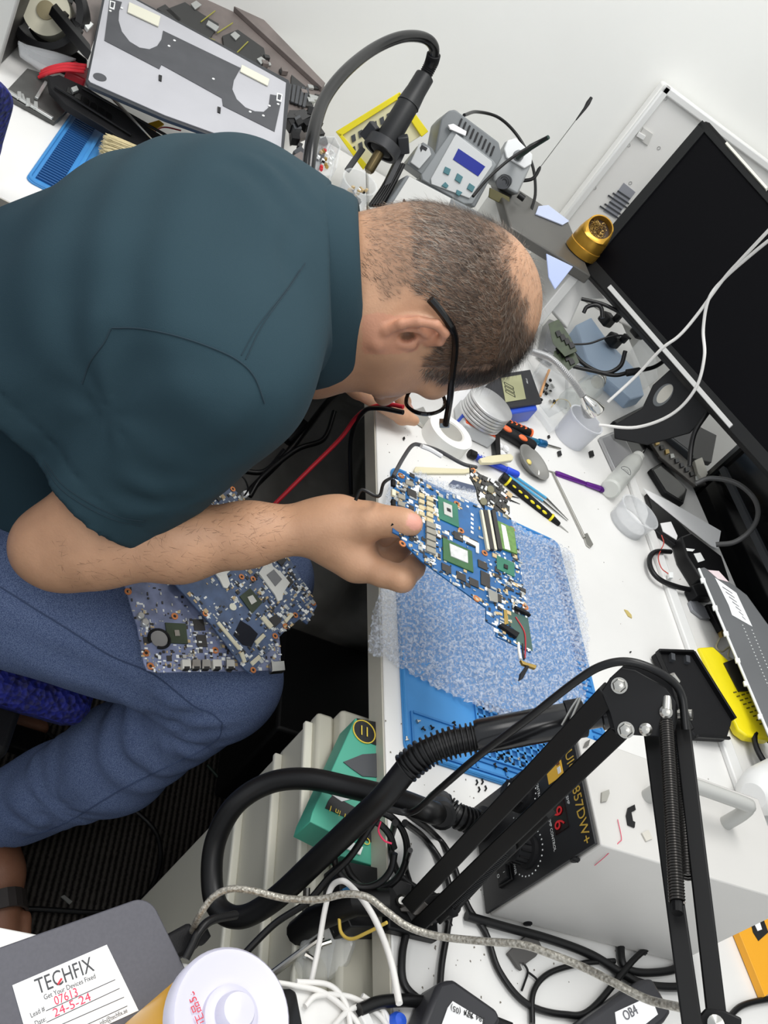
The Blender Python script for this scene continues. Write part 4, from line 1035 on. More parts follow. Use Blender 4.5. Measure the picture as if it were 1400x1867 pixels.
# ---------- pen-like tools
def tool(name, pts, label, cat, parts, group=None):
    """pts: pixel points; parts: (part name, t0, t1, r0, r1, material)"""
    rm = max(p[3] for p in parts); t = thing(name, T(*pts[0]), label, cat, group)
    A = zz(rm)(*pts[0]); B = zz(parts[-1][4])(*pts[-1])
    for nm, t0, t1, r0_, r1_, m in parts:
        MB().tube([A.lerp(B, t0), A.lerp(B, t0+(t1-t0)*.08), A.lerp(B, t0+(t1-t0)*.92), A.lerp(B, t1)], [r0_*.86, r0_, r1_, r1_*.86], 14).build(nm, m, t)
    return t, A, B
PUR = mat('purple_metal', (112, 48, 150), .3, .6); ORG = mat('orange_rubber', (240, 112, 60), .5)
tool('screwdriver', [(1100, 893), (996, 857)], 'slim purple metal screwdriver lying beside the steel spatula', 'screwdriver', [('end_cap', 0, .06, .0058, .0058, mat('purple_dark', (86, 34, 120), .35, .5)), ('handle', .06, .32, .0050, .0042, PUR), ('grip', .32, .84, .0036, .0050, PUR), ('shaft', .84, 1, .0016, .0010, STEEL)])
tool('spatula', [(1008, 862), (1070, 990)], 'thin steel double-ended spatula lying diagonally on the open white desk', 'spatula', [('shaft', 0, .93, .0022, .0026, STEEL)])[0]
sp = [o for o in COL.objects if o.name == 'spatula'][0]
MB().slab([(1063, 975), (1070, 972), (1081, 993), (1076, 999), (1069, 994)], zz(.002), -.0012, .001).build('blade', STEEL, sp, .0003)
t, A, B = tool('screwdriver', [(905, 778), (972, 816)], 'black screwdriver handle with large orange ovals beside the meter', 'screwdriver', [('handle', 0, 1, .0105, .0115, BLK)])
for f in (.25, .68): MB().ell(A.lerp(B, f)+V(.003, -.004, .008), frame2(A, B)[:3], (.010, .0065, .0035)).build('orange_grip', ORG, t)
t, A, B = tool('screwdriver', [(920, 772), (967, 791)], 'black screwdriver handle with orange chevrons tucked behind the blue one', 'screwdriver', [('handle', 0, .93, .0085, .0085, BLK), ('end_cap', .93, 1, .0088, .0088, ORG)])
x_, y_, z_, L = frame2(A, B)
for i in range(4):
    c = A.lerp(B, .2+.18*i)+V(.001, -.002, .0082)
    for s in (1, -1): MB().bar(c+x_*-.003+y_*.004*s, c+x_*.002, .0022, .0012).build('chevron', ORG, t)
tool('screwdriver', [(910, 786), (1022, 818)], 'metallic blue precision screwdriver lying beside the orange-gripped handle', 'screwdriver', [('handle', 0, .62, .0052, .0052, mat('blue_metal', (40, 130, 170), .3, .5)), ('cap', .62, .74, .0068, .0068, mat('blue_metal2', (30, 100, 150), .3, .5)), ('shaft', .74, 1, .0020, .0016, STEEL)])
t, A, B = tool('marker_pen', [(855, 826), (944, 866)], 'blue marker pen with round black end lying under the cream stick', 'pen', [('cap', 0, .13, .0068, .0068, BLK), ('barrel', .13, .75, .0050, .0050, mat('pen_blue', (34, 66, 190), .4)), ('blue_end', .75, 1, .0058, .0058, mat('pen_blue2', (40, 80, 215), .4))])
for i in range(5): MB().box(A.lerp(B, .2+.06*i)+V(.001, -.002, .0049), .002, .0035, .0008).build('mark', SILK, t)
o = MB().slab([(752, 861), (755, 854), (845, 858), (862, 853), (868, 860), (846, 866), (756, 866)], T, .0005, .004).build('spudger', mat('cream_nylon', (222, 214, 180), .45), None, .001)
tag(o, 'long cream nylon spudger lying beside the top edge of the held mainboard', 'spudger')
o = MB().slab([(862, 850), (880, 845), (918, 841), (924, 847), (922, 853), (886, 858), (866, 858)], zz(.0), .012, .018).build('spudger', mat('cream_nylon', (222, 214, 180), .45), None, .001)
tag(o, 'cream nylon spudger tip lying across the blue marker pen', 'spudger')
o = MB().slab([(817, 884), (824, 877), (868, 889), (866, 899), (820, 889)], T, .0005, .003).build('flat_spudger', mat('slate_plastic', (78, 88, 112), .5), None, .0006)
tag(o, 'flat slate blue prying strip lying beside the daughter board', 'spudger')
t, A, B = tool('craft_knife', [(914, 868), (1036, 971)], 'black pen tool with yellow side grips lying beside the light blue tweezers', 'screwdriver', [('end_cap', 0, .08, .0080, .0080, BLK), ('ring', .08, .11, .0078, .0078, YEL), ('handle', .11, .72, .0076, .0066, BLKM), ('ring', .72, .75, .0070, .0070, YEL), ('collar', .75, .86, .0056, .0042, BLK), ('shaft', .86, 1, .0014, .0006, STEEL)])
t.name = 'screwdriver'
x_, y_, z_, L = frame2(A, B)
for i in range(6): MB().ell(A.lerp(B, .18+.09*i)-y_*.0050+V(0, 0, .0030), (x_, y_, z_), (.0052, .0022, .0022), 10, 6).build('yellow_grip', YEL, t)
LB = mat('light_blue_coat', (70, 160, 205), .45)
tw = thing('tweezers', T(960, 890), 'light blue coated tweezers lying under the yellow and black tool', 'tweezers')
for a, b in (((926, 866), (990, 913)), ((930, 862), (996, 908))): MB().bar(zz(.003)(*a), zz(.003)(*b), .0045, .0016).build('arm', LB, tw)
for a, b in (((990, 913), (1034, 950)), ((996, 908), (1036, 948))): MB().tube([zz(.003)(*a), zz(.001)(*b)], [.0016, .0004], 6).build('tip', DSTEEL, tw)
tw = thing('tweezers', T(940, 910), 'black fine-pointed tweezers with tips showing right of the daughter board', 'tweezers')
for a, b in (((915, 900), (946, 908)), ((914, 905), (948, 919))): MB().tube([zz(.002)(*a), zz(.001)(*b)], [.0018, .0004], 6).build('tip', BLK, tw)
MB().slab([(895, 892), (915, 898), (916, 908), (895, 902)], zz(.002), 0, .002).build('arm', BLK, tw)
# black upright probe near the discs
pb = thing('brush_handle', T(905, 838), 'black flat-sided handle standing on edge beside the stack of steel discs', 'handle')
MB().slab([(900, 790), (910, 784), (912, 840), (904, 840)], zz(.01), -.008, .002).build('handle', BLK, pb, .001)
# silver flex part by the left fingertip
o = MB().slab([(752, 752), (768, 746), (780, 770), (770, 782), (756, 772)], zz(.0), .001, .006).build('metal_clip', STEEL, None, .0005)
tag(o, 'small silver clip touched by the left fingertips beside the tape roll', 'clip')
# little black crumbs
SCR = ['beside the tip of the metallic blue screwdriver', 'right of the frosted measuring cup', 'beside the base of the flux bottle', 'left of the frosted measuring cup', 'near the desk edge left of the tape roll', 'beside the black battery tray corner', 'in the open middle of the desk below the bubble wrap', 'in the open middle of the desk above the lamp joint', 'just left of the black battery tray']
for x, y, s in ((1018, 829, .010), (1076, 830, .012), (1146, 874, .006), (999, 798, .006), (735, 801, .005), (1196, 1244, .006), (1063, 1263, .003), (1148, 1190, .003), (1212, 1222, .006)):
    o = MB().slab([(x-s*330, y-s*400), (x+s*200, y-s*520), (x+s*400, y+s*330), (x-s*130, y+s*460)], T, .0003, .002+s*.2).build('plastic_scrap', BLK, None, .0003)
    tag(o, 'tiny scrap of black plastic '+SCR.pop(0), 'scrap', 'black scraps on the long desk')
# ---------- cups
def cup(name, px, r, h, label, m, cat, tilt=(0, 0, 1), taper=.9, wall=.0016):
    c = T(*px); t = thing(name, c, label, cat)
    MB().lathe(c+V(0, 0, .0005), tilt, [(0, 0), (r*taper, 0), (r, h*.93), (r*1.04, h*.94), (r*1.04, h), (r-wall, h), (r*taper-wall, wall), (0, wall)], 44).build('cup', m, t, smooth=50)
    return t, c
cup('measuring_cup', (1036, 800), .034, .050, 'frosted white plastic measuring cup beside the glass bottle', MILK, 'cup')
t, c = cup('clear_tub', (1140, 958), .036, .036, 'round clear plastic tub with frosted base standing below the flux bottle', mat('tub_plastic', (226, 228, 230), .2, alpha=.40, spec=.8), 'tub')
MB().lathe(c+V(0, 0, .002), (0, 0, 1), [(0, .0), (.029, .0), (.030, .010), (0, .011)], 32).build('residue', mat('residue', (222, 222, 222), .7), t)
# flux bottle with needle lying on its side
bo = thing('flux_bottle', T(1130, 880), 'frosted squeeze bottle with round label and needle tip lying beside the clear tub', 'bottle')
A = zz(.017)(1112, 892); B = zz(.017)(1163, 833); C_ = zz(.022)(1193, 803); D_ = zz(.035)(1218, 783)
ax = (B-A).normalized(); L1 = (B-A).length
FB = mat('frost_bottle', (226, 228, 222), .3, alpha=.6)
MB().lathe(A, ax, [(0, 0), (.014, 0), (.017, .003), (.017, L1*.72), (.015, L1*.85), (.009, L1*.94), (.009, L1)], 32).build('bottle_body', FB, bo)
MB().lathe(A+ax*L1*.94, ax, [(.0115, 0), (.0115, .013), (.007, .016), (.0035, .034), (0, .036)], 24).build('nozzle', mat('nozzle', (226, 226, 220), .35), bo)
MB().tube([A+ax*(L1*.94+.033), A+ax*(L1*.94+.058)], .0006, 6).build('needle', STEEL, bo)
lb = A+ax*L1*.36+V(0, 0, .0); up = (CAM-lb).normalized(); up = (up-ax*up.dot(ax)).normalized()
ring = [lb+up*math.sqrt(max(0, .0174**2-(s_:=.010*math.sin(a))**2))+ax.cross(up)*s_+ax*(.010*math.cos(a)) for a in [2*math.pi*i/24 for i in range(25)]]
MB().tube(ring, .0004, 4, cap=False).build('label_ring', DGREY, bo)
for i in range(4): text(('NO', 'NO.12', 'FLUX', '861')[i], lb+up*.0176+ax.cross(up)*(.004-.003*i)-ax*.006, ax, ax.cross(up), .0018, DGREY, bo)
# clear parts box, glass bottle, gooseneck
px = thing('parts_box', T(985, 730), 'small clear plastic box of tiny parts behind the multimeter', 'box')
BXP = [(955, 762), (1000, 770), (1032, 735), (1026, 700), (988, 672), (962, 690)]
MB().slab([(952, 700), (984, 668), (1036, 690), (1032, 745), (1000, 762)], T, .001, .003).build('base', GLASS, px)
for a, b in (((984, 662), (1030, 690)), ((1030, 690), (1030, 748)), ((984, 662), (962, 700))):
    A = T(*a); B = T(*b); MB().bar(A+V(0, 0, .015), B+V(0, 0, .015), .0016, .028).build('side_wall', GLASS, px)
for i in range(14):
    c = zz(.005)(random.uniform(985, 1015), random.uniform(690, 735)); a = random.uniform(0, 6.28)
    MB().box(c, random.uniform(.004, .012), .004, .004, (V(math.cos(a), math.sin(a), 0), V(-math.sin(a), math.cos(a), 0), V(0, 0, 1))).build('small_part', random.choice((BLK, STEEL, BLK, TIN)), px)
MB().tube(catmull([zz(.006)(x, y) for x, y in ((1005, 742), (1018, 728), (1036, 732), (1040, 750), (1025, 765))], 6), .0009, 6).build('yellow_loop', mat('yellow_band', (200, 170, 80), .5), px)
MB().tube(catmull([zz(.012)(x, y) for x, y in ((985, 722), (990, 705), (997, 685), (1001, 675))], 4), .0025, 8).build('orange_spring', mat('spring_orange', (214, 160, 110), .5), px)
o = MB().slab([(968, 752), (998, 742), (1034, 758), (1028, 782), (1000, 792), (985, 770)], T, .001, .012).build('plastic_bag', GLASS, None, .002)
tag(o, 'small crumpled clear bag lying between the multimeter and frosted cup', 'bag')
gb = thing('glass_bottle', T(1050, 740), 'clear glass bottle with metal pump top behind the frosted cup', 'bottle')
A = zz(.026)(1040, 735); B = zz(.026)(1098, 690); ax = (B-A).normalized(); L1 = (B-A).length
MB().lathe(A, ax, [(0, 0), (.022, .0), (.025, .004), (.025, L1*.62), (.018, L1*.78), (.011, L1*.82), (.011, L1*.9)], 32).build('bottle_body', mat('bottle_glass', (206, 212, 208), .06, alpha=.35, spec=1), gb)
MB().lathe(A+ax*L1*.84, ax, [(.0125, 0), (.014, .001), (.0125, .003), (.0145, .005), (.0125, .007), (.014, .010), (.012, .018), (.006, .020), (.006, .028), (.009, .030), (.008, .038), (0, .040)], 28).build('metal_top', STEEL, gb)
gn = thing('gooseneck_lamp', T(1070, 760), 'ribbed silver gooseneck with chrome reflector head beside the frosted cup', 'lamp')
P = catmull([PD(968, 640, 1.42), PD(1005, 655, 1.45), PD(1040, 690, 1.48), PD(1063, 722, 1.50)], 14)
rr_ = []; Q2 = []
for i in range(len(P)-1):
    for k in range(3): Q2.append(P[i].lerp(P[i+1], k/3)); rr_.append((.0046, .0064, .0046)[k])
MB().tube(Q2, rr_, 12).build('gooseneck', mat('ribbed_silver', (190, 190, 190), .3, .7), gn, smooth=20)
hd = PD(1063, 722, 1.50); he = PD(1088, 758, 1.52); ax = (he-hd).normalized()
MB().lathe(hd, ax, [(.006, 0), (.009, .006), (.016, .018), (.022, .034), (.022, .037), (0, .034)], 32, .8).build('reflector', CHROME, gn)
# ================================================================ hot air station, hoses, scissor arm lamp
SX1 = W(883, 1671).x; SY0 = W(883, 1671).y; SZ1 = onY(1084, 1514, SY0).z
SX0 = onY(1045, 1339, SY0).x-.002; SY1 = W(1380, 1449, SZ1).y
SB = mat('station_white', (200, 198, 194), .42, noise=.05, ns=8)
stn = thing('hot_air_station', ((SX0+SX1)/2, (SY0+SY1)/2, DZ), 'grey boxy hot air rework station with black control panel and top handle', 'rework station')
MB().box(((SX0+SX1)/2, (SY0+SY1)/2+.002, (DZ+.004+SZ1)/2), SX1-SX0, SY1-SY0-.004, SZ1-DZ-.004).build('housing', SB, stn, .0015)
MB().box(((SX0+SX1)/2, SY0-.0005, (DZ+.004+SZ1)/2), SX1-SX0-.001, .003, SZ1-DZ-.005).build('control_panel', mat('panel_black', (32, 32, 34), .45), stn, .0005)
for a in (SX0+.012, SX1-.012):
    for b_ in (SY0+.02, SY1-.02): MB().lathe((a, b_, DZ), (0, 0, 1), [(.006, 0), (.007, .005), (0, .005)], 12).build('foot', BLK, stn)
FP = Pl((0, SY0-.002, 0), (0, -1, 0)); YT = mat('print_gold', (206, 170, 70), .5)
ux = V(1, 0, 0); uz = V(0, 0, 1)
wd_ = SX1-SX0
qt = text('QUICK 857DW+', V(SX0+.004, SY0-.002, SZ1-.013), ux, uz, .0095, YT, stn)
k_ = (wd_-.008)/(max(v.co.x for v in qt.data.vertices)-SX0-.004)
for v in qt.data.vertices: v.co.x = SX0+.004+(v.co.x-SX0-.004)*k_
text('AIR CONTROL', V(SX0+.012, SY0-.002, SZ1-.056), ux, uz, .0030, SILK, stn); text('TEMP CONTROL', V(SX1-.046, SY0-.002, SZ1-.048), ux, uz, .0030, SILK, stn)
text('TEMP', V(SX0+.050, SY0-.002, SZ1-.022), ux, uz, .0030, SILK, stn); text('POWER', V(SX1-.030, SY0-.002, DZ+.052), ux, uz, .0028, SILK, stn)
text('ESD', V(SX1-.046, SY0-.002, DZ+.060), ux, uz, .0022, SILK, stn)
MB().box((SX0+.060, SY0-.0022, SZ1-.034), .036, .001, .017).build('display_window', mat('display_dark', (30, 8, 10), .2), stn)
RD = mat('red_digit', (150, 26, 30), .5, emit=.5)
for i, s in enumerate('396'): text(s, V(SX0+.045+i*.011, SY0-.0028, SZ1-.041), ux, uz, .0125, RD, stn)
sk = MB().box((SX0+.020, SY0-.0022, SZ1-.030), .024, .0006, .020).build('sticker', mat('sticker_yellow', (238, 186, 60), .5), stn)
MB().box((SX0+.016, SY0-.0026, SZ1-.024), .010, .0004, .004).build('sticker_print', mat('brown_print', (120, 70, 30), .6), sk)
MB().box((SX0+.026, SY0-.0026, SZ1-.024), .006, .0004, .004).build('sticker_print', PAPER, sk)
for c, nm in ((FP(951, 1452), 0), (FP(962, 1553), 1)):
    k = MB().lathe(c, (0, -1, 0), [(.0150, 0), (.0150, .004), (.0118, .005), (.0112, .016), (.010, .017), (0, .017)], 32).build('knob', BLKM, stn, smooth=40)
    for i in range(12):
        a = i*math.pi/6; MB().box(c+V(math.cos(a)*.0118, -.0105, math.sin(a)*.0118), .0016, .010, .0016).build('knob_rib', BLK, k)
    MB().box(c+V(-.004, -.0175, .004), .005, .0006, .0012, (V(.7, 0, -.7), V(0, 1, 0), V(.7, 0, .7))).build('pointer', SILK, k)
    for i in range(22):
        a = -.8+i*(math.pi+1.6)/21; MB().box(c+V(math.cos(a)*.0205, -.0004, math.sin(a)*.0205), .0011, .0004, .0011).build('scale_dot', SILK, stn)
sw = FP(923, 1596)
MB().box(sw+V(0, -.001, 0), .016, .004, .020).build('switch_frame', BLK, stn, .0008)
MB().box(sw+V(0, -.0035, 0), .012, .003, .016, (V(1, 0, 0), V(0, 1, .15).normalized(), V(0, -.15, 1).normalized())).build('switch', BLKM, stn, .0005)
text('O', sw+V(-.0016, -.0055, -.0055), ux, uz, .0032, SILK, stn); text('I', sw+V(-.0006, -.0052, .003), ux, uz, .0028, SILK, stn)
HP = zp(SZ1)
a0, a1 = HP(1180, 1454), HP(1322, 1500)
hw = V((a0.x+a1.x)/2, 0, 0).x
hz = .034
HM = mat('handle_grey', (176, 176, 172), .4)
hy0, hy1 = a0.y, a1.y
pts = [V(hw, hy0, SZ1), V(hw, hy0, SZ1+hz*.55), V(hw, hy0+.004, SZ1+hz*.9), V(hw, hy0+.014, SZ1+hz), V(hw, hy1-.014, SZ1+hz), V(hw, hy1-.004, SZ1+hz*.9), V(hw, hy1, SZ1+hz*.55), V(hw, hy1, SZ1)]
MB().tube(catmull(pts, 5), .0065, 16).build('handle', HM, stn, smooth=60)
SP = Pl((SX1, 0, 0), (1, 0, 0))
for x, y in ((1048, 1567), (1172, 1737), (962, 1683)):
    c = SP(x, y); MB().lathe(c, (1, 0, 0), [(.0042, 0), (.0042, .001), (0, .0018)], 16).build('screw_head', BLKM, stn); MB().box(c+V(.0019, 0, 0), .0004, .006, .0008).build('screw_slot', INK, stn)
# bits on its top
for q, lab in (([(1143, 1474), (1155, 1468), (1157, 1478), (1149, 1482), (1152, 1498), (1156, 1500), (1155, 1510), (1143, 1505), (1140, 1488)], 'black flat bracket piece lying on top of the rework station'),):
    tag(MB().slab(q, HP, .0003, .0015).build('metal_bracket', BLK), lab, 'bracket')
tag(MB().slab([(1095, 1446), (1108, 1441), (1109, 1448), (1104, 1462), (1094, 1464)], HP, .0003, .0018).build('film_scrap', mat('film_grey', (150, 148, 140), .3), None), 'small grey film scrap near the front of the station top', 'scrap')
tag(MB().slab([(1168, 1520), (1180, 1514), (1188, 1530), (1176, 1535)], HP, .0003, .0015).build('film_scrap', mat('film_pale', (196, 192, 182), .3), None), 'small pale film scrap on the station top beside the handle', 'scrap')
tag(MB().slab([(1066, 1354), (1073, 1350), (1070, 1362), (1062, 1364)], HP, .0003, .0022).build('film_scrap', mat('film_dark', (90, 88, 84), .3), None), 'small dark film scrap at the far front corner of the station top', 'scrap')
tag(MB().tube(catmull([HP(1126, 1494, .001), HP(1133, 1528, .001), HP(1128, 1536, .001), V(*SP(1105, 1560, .001)), V(*SP(1084, 1578, .001))], 5), .0003, 6).build('red_thread', PINK), 'thin red thread draped over the station top edge', 'thread')
# yellow warning card leaning behind at the right edge
yc = thing('warning_card', W(1385, 1720), 'orange yellow card with black printed picture at the right edge below the station', 'card')
yp = zz(.0)
YC = mat('card_orange', (238, 168, 40), .5)
MB().slab([(1340, 1682), (1420, 1640), (1470, 1760), (1395, 1817)], zz(.010), -.009, 0).build('card', YC, yc, .0005)
MB().slab([(1366, 1672), (1386, 1662), (1400, 1700), (1382, 1716), (1372, 1700)], zz(.010), .0002, .0006).build('picture', INK, yc); MB().slab([(1372, 1680), (1382, 1675), (1388, 1695), (1380, 1698)], zz(.010), .0007, .0010).build('picture_light', PAPER, yc)
# ---------- hoses
def hose(name, pts, r, label, m=RUB, parent=None, rib=None, n=18, seg=10):
    P = catmull(pts, seg)
    if rib:
        Q = []; R_ = []
        for i in range(len(P)-1):
            L = (P[i+1]-P[i]).length; k = max(4, int(L/rib*4))
            for j in range(k): Q.append(P[i].lerp(P[i+1], j/k)); R_.append(0)
        acc = 0; R_ = [r]
        for i in range(1, len(Q)): acc += (Q[i]-Q[i-1]).length; R_.append(r*(1.22 if (acc/rib) % 1 < .42 else .94))
        o = MB().tube(Q, R_, n).build(name, m, parent, smooth=25)
    else: o = MB().tube(P, r, n).build(name, m, parent, smooth=60)
    return o
hs = thing('air_gun_hose', PD(480, 1640, .80), 'thick black rubber hose looping from the rework station to its hot air handle', 'hose')
con = FP(884, 1503)
hose('hose', [con+V(0, -.055, -.0), PD(790, 1482, .74), PD(720, 1456, .755), PD(640, 1436, .775), PD(560, 1420, .79), PD(490, 1428, .80), (PD(430, 1466, .80)), PD(394, 1530, .80), PD(386, 1600, .79), PD(398, 1655, .775), PD(440, 1672, .76), PD(500, 1640, .745), PD(580, 1566, .72), PD(650, 1500, .70), PD(700, 1452, .685), PD(745, 1397, .68)], .0098, '', parent=hs)
hose('corrugated_sleeve', [PD(738, 1402, .682), PD(775, 1373, .68), PD(820, 1355, .68), PD(870, 1345, .68)], .0102, '', parent=hs, rib=.0042)
hose('corrugated_sleeve', [con+V(0, -.002, 0), con+V(0, -.03, 0), con+V(-.008, -.052, -.0), PD(806, 1488, .742)], .0100, '', parent=hs, rib=.0045)
MB().lathe(con, (0, -1, 0), [(.016, 0), (.016, .006), (.012, .008), (0, .008)], 24).build('hose_socket', BLKM, hs)
ha = thing('hot_air_gun', PD(1000, 1330, .66), 'black tubular hot air gun handle lying across the blue mat under the lamp arm', 'hot air gun')
A = PD(868, 1344, .68); B = PD(1062, 1308, .675); C_ = PD(1145, 1318, .68)
ax = (B-A).normalized(); L1 = (B-A).length
GLB = mat('gloss_black_plastic', (22, 22, 24), .2)
MB().lathe(A, ax, [(0, 0), (.0125, 0), (.0135, .003), (.0135, L1), (.0125, L1+.002), (0, L1+.002)], 32).build('grip', GLB, ha)
MB().lathe(A+ax*(L1*.86), ax, [(.0150, 0), (.0150, .012), (.0138, .013), (.0138, 0)], 32).build('clip_ring', BLKM, ha)
MB().lathe(A+ax*(L1+.001), ax, [(.010, 0), (.010, .012), (.0125, .013), (.0125, .042), (0, .042)], 28).build('nozzle_sleeve', GLB, ha)
for s in (1, -1): MB().tube([PD(1030+s*6, 1322, .655), PD(1046+s*4, 1290, .655), PD(1056+s*2, 1272, .655)], .0009, 6).build('wire_hook', STEEL, ha)
# ---------- spring arm lamp
lamp = thing('spring_arm_lamp', W(740, 1680), 'black spring-balanced arm lamp clamped to the desk front in the foreground', 'lamp')
LM = mat('lamp_black', (10, 10, 11), .45, spec=.25)
def arm(a, b, w, th, nm='arm_bar'):
    A = PD(*a); B = PD(*b); d_ = (B-A).normalized(); nrm = (CAM-(A+B)/2).normalized(); side = d_.cross(nrm).normalized(); nn = side.cross(d_)
    return MB().box((A+B)/2, (B-A).length, w, th, (d_, side, nn)).build(nm, LM, lamp, .001)
arm((748, 1648, .72), (1112, 1262, .565), .0135, .012); arm((760, 1690, .735), (1132, 1332, .58), .0125, .012)
arm((800, 1672, .735), (1000, 1478, .64), .010, .010, 'inner_bar')
arm((1186, 1325, .57), (1264, 1885, .435), .0100, .010); arm((1238, 1275, .58), (1310, 1885, .445), .0100, .010)
# joint plate
JP = Pl(PD(1175, 1290, .555), (CAM-PD(1175, 1290, .555)))
jp_ = MB().slab([(1096, 1262), (1112, 1236), (1134, 1218), (1158, 1222), (1212, 1252), (1232, 1280), (1228, 1330), (1210, 1344), (1122, 1338), (1112, 1300)], JP, 0, .0022).build('joint_plate', mat('lamp_satin', (15, 15, 17), .5, spec=.25), lamp, .0006)
MB().slab([(1096, 1270), (1114, 1232), (1140, 1208), (1172, 1208), (1226, 1246), (1238, 1290), (1232, 1332), (1214, 1346), (1180, 1330), (1112, 1330)], JP, -.014, -.010).build('joint_plate', mat('lamp_satin', (15, 15, 17), .5, spec=.25), lamp, .0006)
for x, y, hx in ((1129, 1250, 1), (1141, 1331, 1), (1177, 1330, 0), (1214, 1298, 0)):
    c = JP(x, y, .0022); b = MB()
    if hx: b.lathe(c, JP.n, [(.0044, 0), (.0044, .0035), (.0036, .0042), (0, .0042)], 6); b.lathe(c, JP.n, [(.0052, 0), (.0052, .0008), (0, .0008)], 20); b.lathe(c, JP.n, [(.0024, .004), (.0024, .0065), (0, .0068)], 14)
    else: b.lathe(c, JP.n, [(.0042, 0), (.0040, .0022), (.0025, .0034), (0, .0036)], 20)
    b.build('bolt', STEEL, lamp, smooth=30)
for a, b in (((1216, 1272, .553), (1215, 1296, .548)), ((1236, 1302, .56), (1262, 1303, .556)), ((1222, 1232, .575), (1232, 1246, .575))):
    MB().tube([PD(*a), PD(*b)], .0034, 14).build('spring_pin', STEEL, lamp)
def spring(a, b, r, wr, turns, nm='spring', m=None):
    A = PD(*a); B = PD(*b); d_ = (B-A); L = d_.length; d_.normalize(); e = d_.orthogonal().normalized(); f_ = d_.cross(e); n = turns*9
    P = [A+d_*L*i/n+(e*math.cos(i*2*math.pi/9)+f_*math.sin(i*2*math.pi/9))*r for i in range(n+1)]
    return MB().tube(P, wr, 5).build(nm, m or mat('spring_steel', (60, 58, 56), .3, .8), lamp)
spring((1214, 1306, .552), (1234, 1645, .470), .0038, .0008, 70)
spring((1236, 1300, .575), (1252, 1600, .50), .0034, .0008, 64)
MB().tube([PD(1234, 1645, .470), PD(1235, 1665, .465)], .0030, 10).build('spring_hook', LM, lamp)
spring((826, 1652, .722), (925, 1545, .665), .0048, .0008, 44, m=mat('spring_black', (26, 26, 27), .4, .4))
for a in ((826, 1655, .72), (928, 1542, .663)): MB().lathe(PD(*a), JP.n, [(.006, -.004), (.006, .004), (0, .005)], 18).build('knuckle', LM, lamp)
# base bracket and clamp
BPn = Pl(PD(745, 1665, .735), (CAM-PD(745, 1665, .735)))
MB().slab([(690, 1640), (730, 1602), (752, 1612), (748, 1640), (800, 1628), (830, 1636), (836, 1670), (790, 1686), (770, 1692), (735, 1676), (706, 1672)], BPn, -.012, .002).build('bracket', LM, lamp, .0012)
MB().slab([(728, 1656), (731, 1662), (747, 1663), (757, 1670), (764, 1668), (774, 1684), (788, 1688), (792, 1672), (786, 1655), (772, 1642), (752, 1640), (744, 1648)], BPn, .0035, .0060).build('wing_knob', mat('wing_grey', (66, 62, 58), .45), lamp, .0008)
MB().lathe(BPn(733, 1642), BPn.n, [(.005, 0), (.005, .006), (.003, .009), (0, .009)], 16).build('bolt', STEEL, lamp)
cz = W(700, 1690)
MB().tube([cz+V(-.012, -.006, .018), cz+V(-.012, -.03, .006), cz+V(-.012, -.045, -.04), cz+V(-.012, -.044, -.07)], .011, 12).build('clamp_jaw', LM, lamp)
MB().box(cz+V(-.012, .022, .006), .036, .05, .011).build('clamp_jaw', LM, lamp, .002)
MB().tube([cz+V(-.005, -.03, -.05), cz+V(.022, -.062, -.085)], .0032, 10).build('clamp_screw', STEEL, lamp)
MB().tube([cz+V(-.04, -.05, -.045), cz+V(-.02, -.045, -.055)], .0032, 10).build('clamp_handle', STEEL, lamp)
MB().lathe(cz+V(.04, -.02, -.09), (0, 1, .1), [(.0, 0), (.010, .001), (.012, .006), (.006, .012), (0, .014)], 16).build('clamp_pad', LM, lamp)
# second desk level joint at the bottom right
J2 = Pl(PD(1312, 1850, .44), (CAM-PD(1312, 1850, .44)))
MB().slab([(1270, 1856), (1286, 1838), (1320, 1842), (1352, 1856), (1350, 1890), (1272, 1890)], J2, -.01, .002).build('joint_plate', LM, lamp, .001)
MB().lathe(J2(1305, 1866), J2.n, [(.004, .002), (.004, .006), (0, .007)], 14).build('bolt', STEEL, lamp)
# lamp cable running along the arms
cable('power_cord', [PD(705, 1475, .70), PD(752, 1480, .70), PD(800, 1440, .66), PD(870, 1380, .62), PD(960, 1312, .59), PD(1050, 1242, .565), PD(1100, 1213, .555), PD(1150, 1207, .55), PD(1205, 1228, .55), PD(1240, 1262, .555), PD(1250, 1330, .55)], .0027, CBL, None, parent=lamp)
# ================================================================ left: laptop shells, solder stations
AL_ = mat('aluminium_grey', (186, 186, 191), .5, .1, noise=.08, ns=10)
P1, P2, P3 = PD(157, 150, 1.27), PD(517, 290, 1.34), PD(527, 150, 1.46)
LPL = pl3(P1, P2, P3)
sh = thing('laptop_bottom_cover', LPL(340, 160), 'silver laptop bottom cover with dark foam pattern lying tilted on the pile', 'laptop cover')
MB().slab([(207, -30), (232, -12), (400, 78), (527, 146), (530, 156), (516, 286), (506, 290), (300, 216), (162, 156), (156, 148), (190, -20)], LPL, -.006, 0).build('shell', mat('shell_edge', (58, 60, 64), .4, .3), sh, .001)
MB().slab([(208, -26), (230, -8), (400, 84), (521, 152), (511, 282), (502, 284), (300, 211), (165, 151), (161, 146), (194, -16)], LPL, 0, .0012).build('inner_face', AL_, sh)
FO = mat('dark_foam', (78, 79, 83), .7, noise=.15, ns=30)
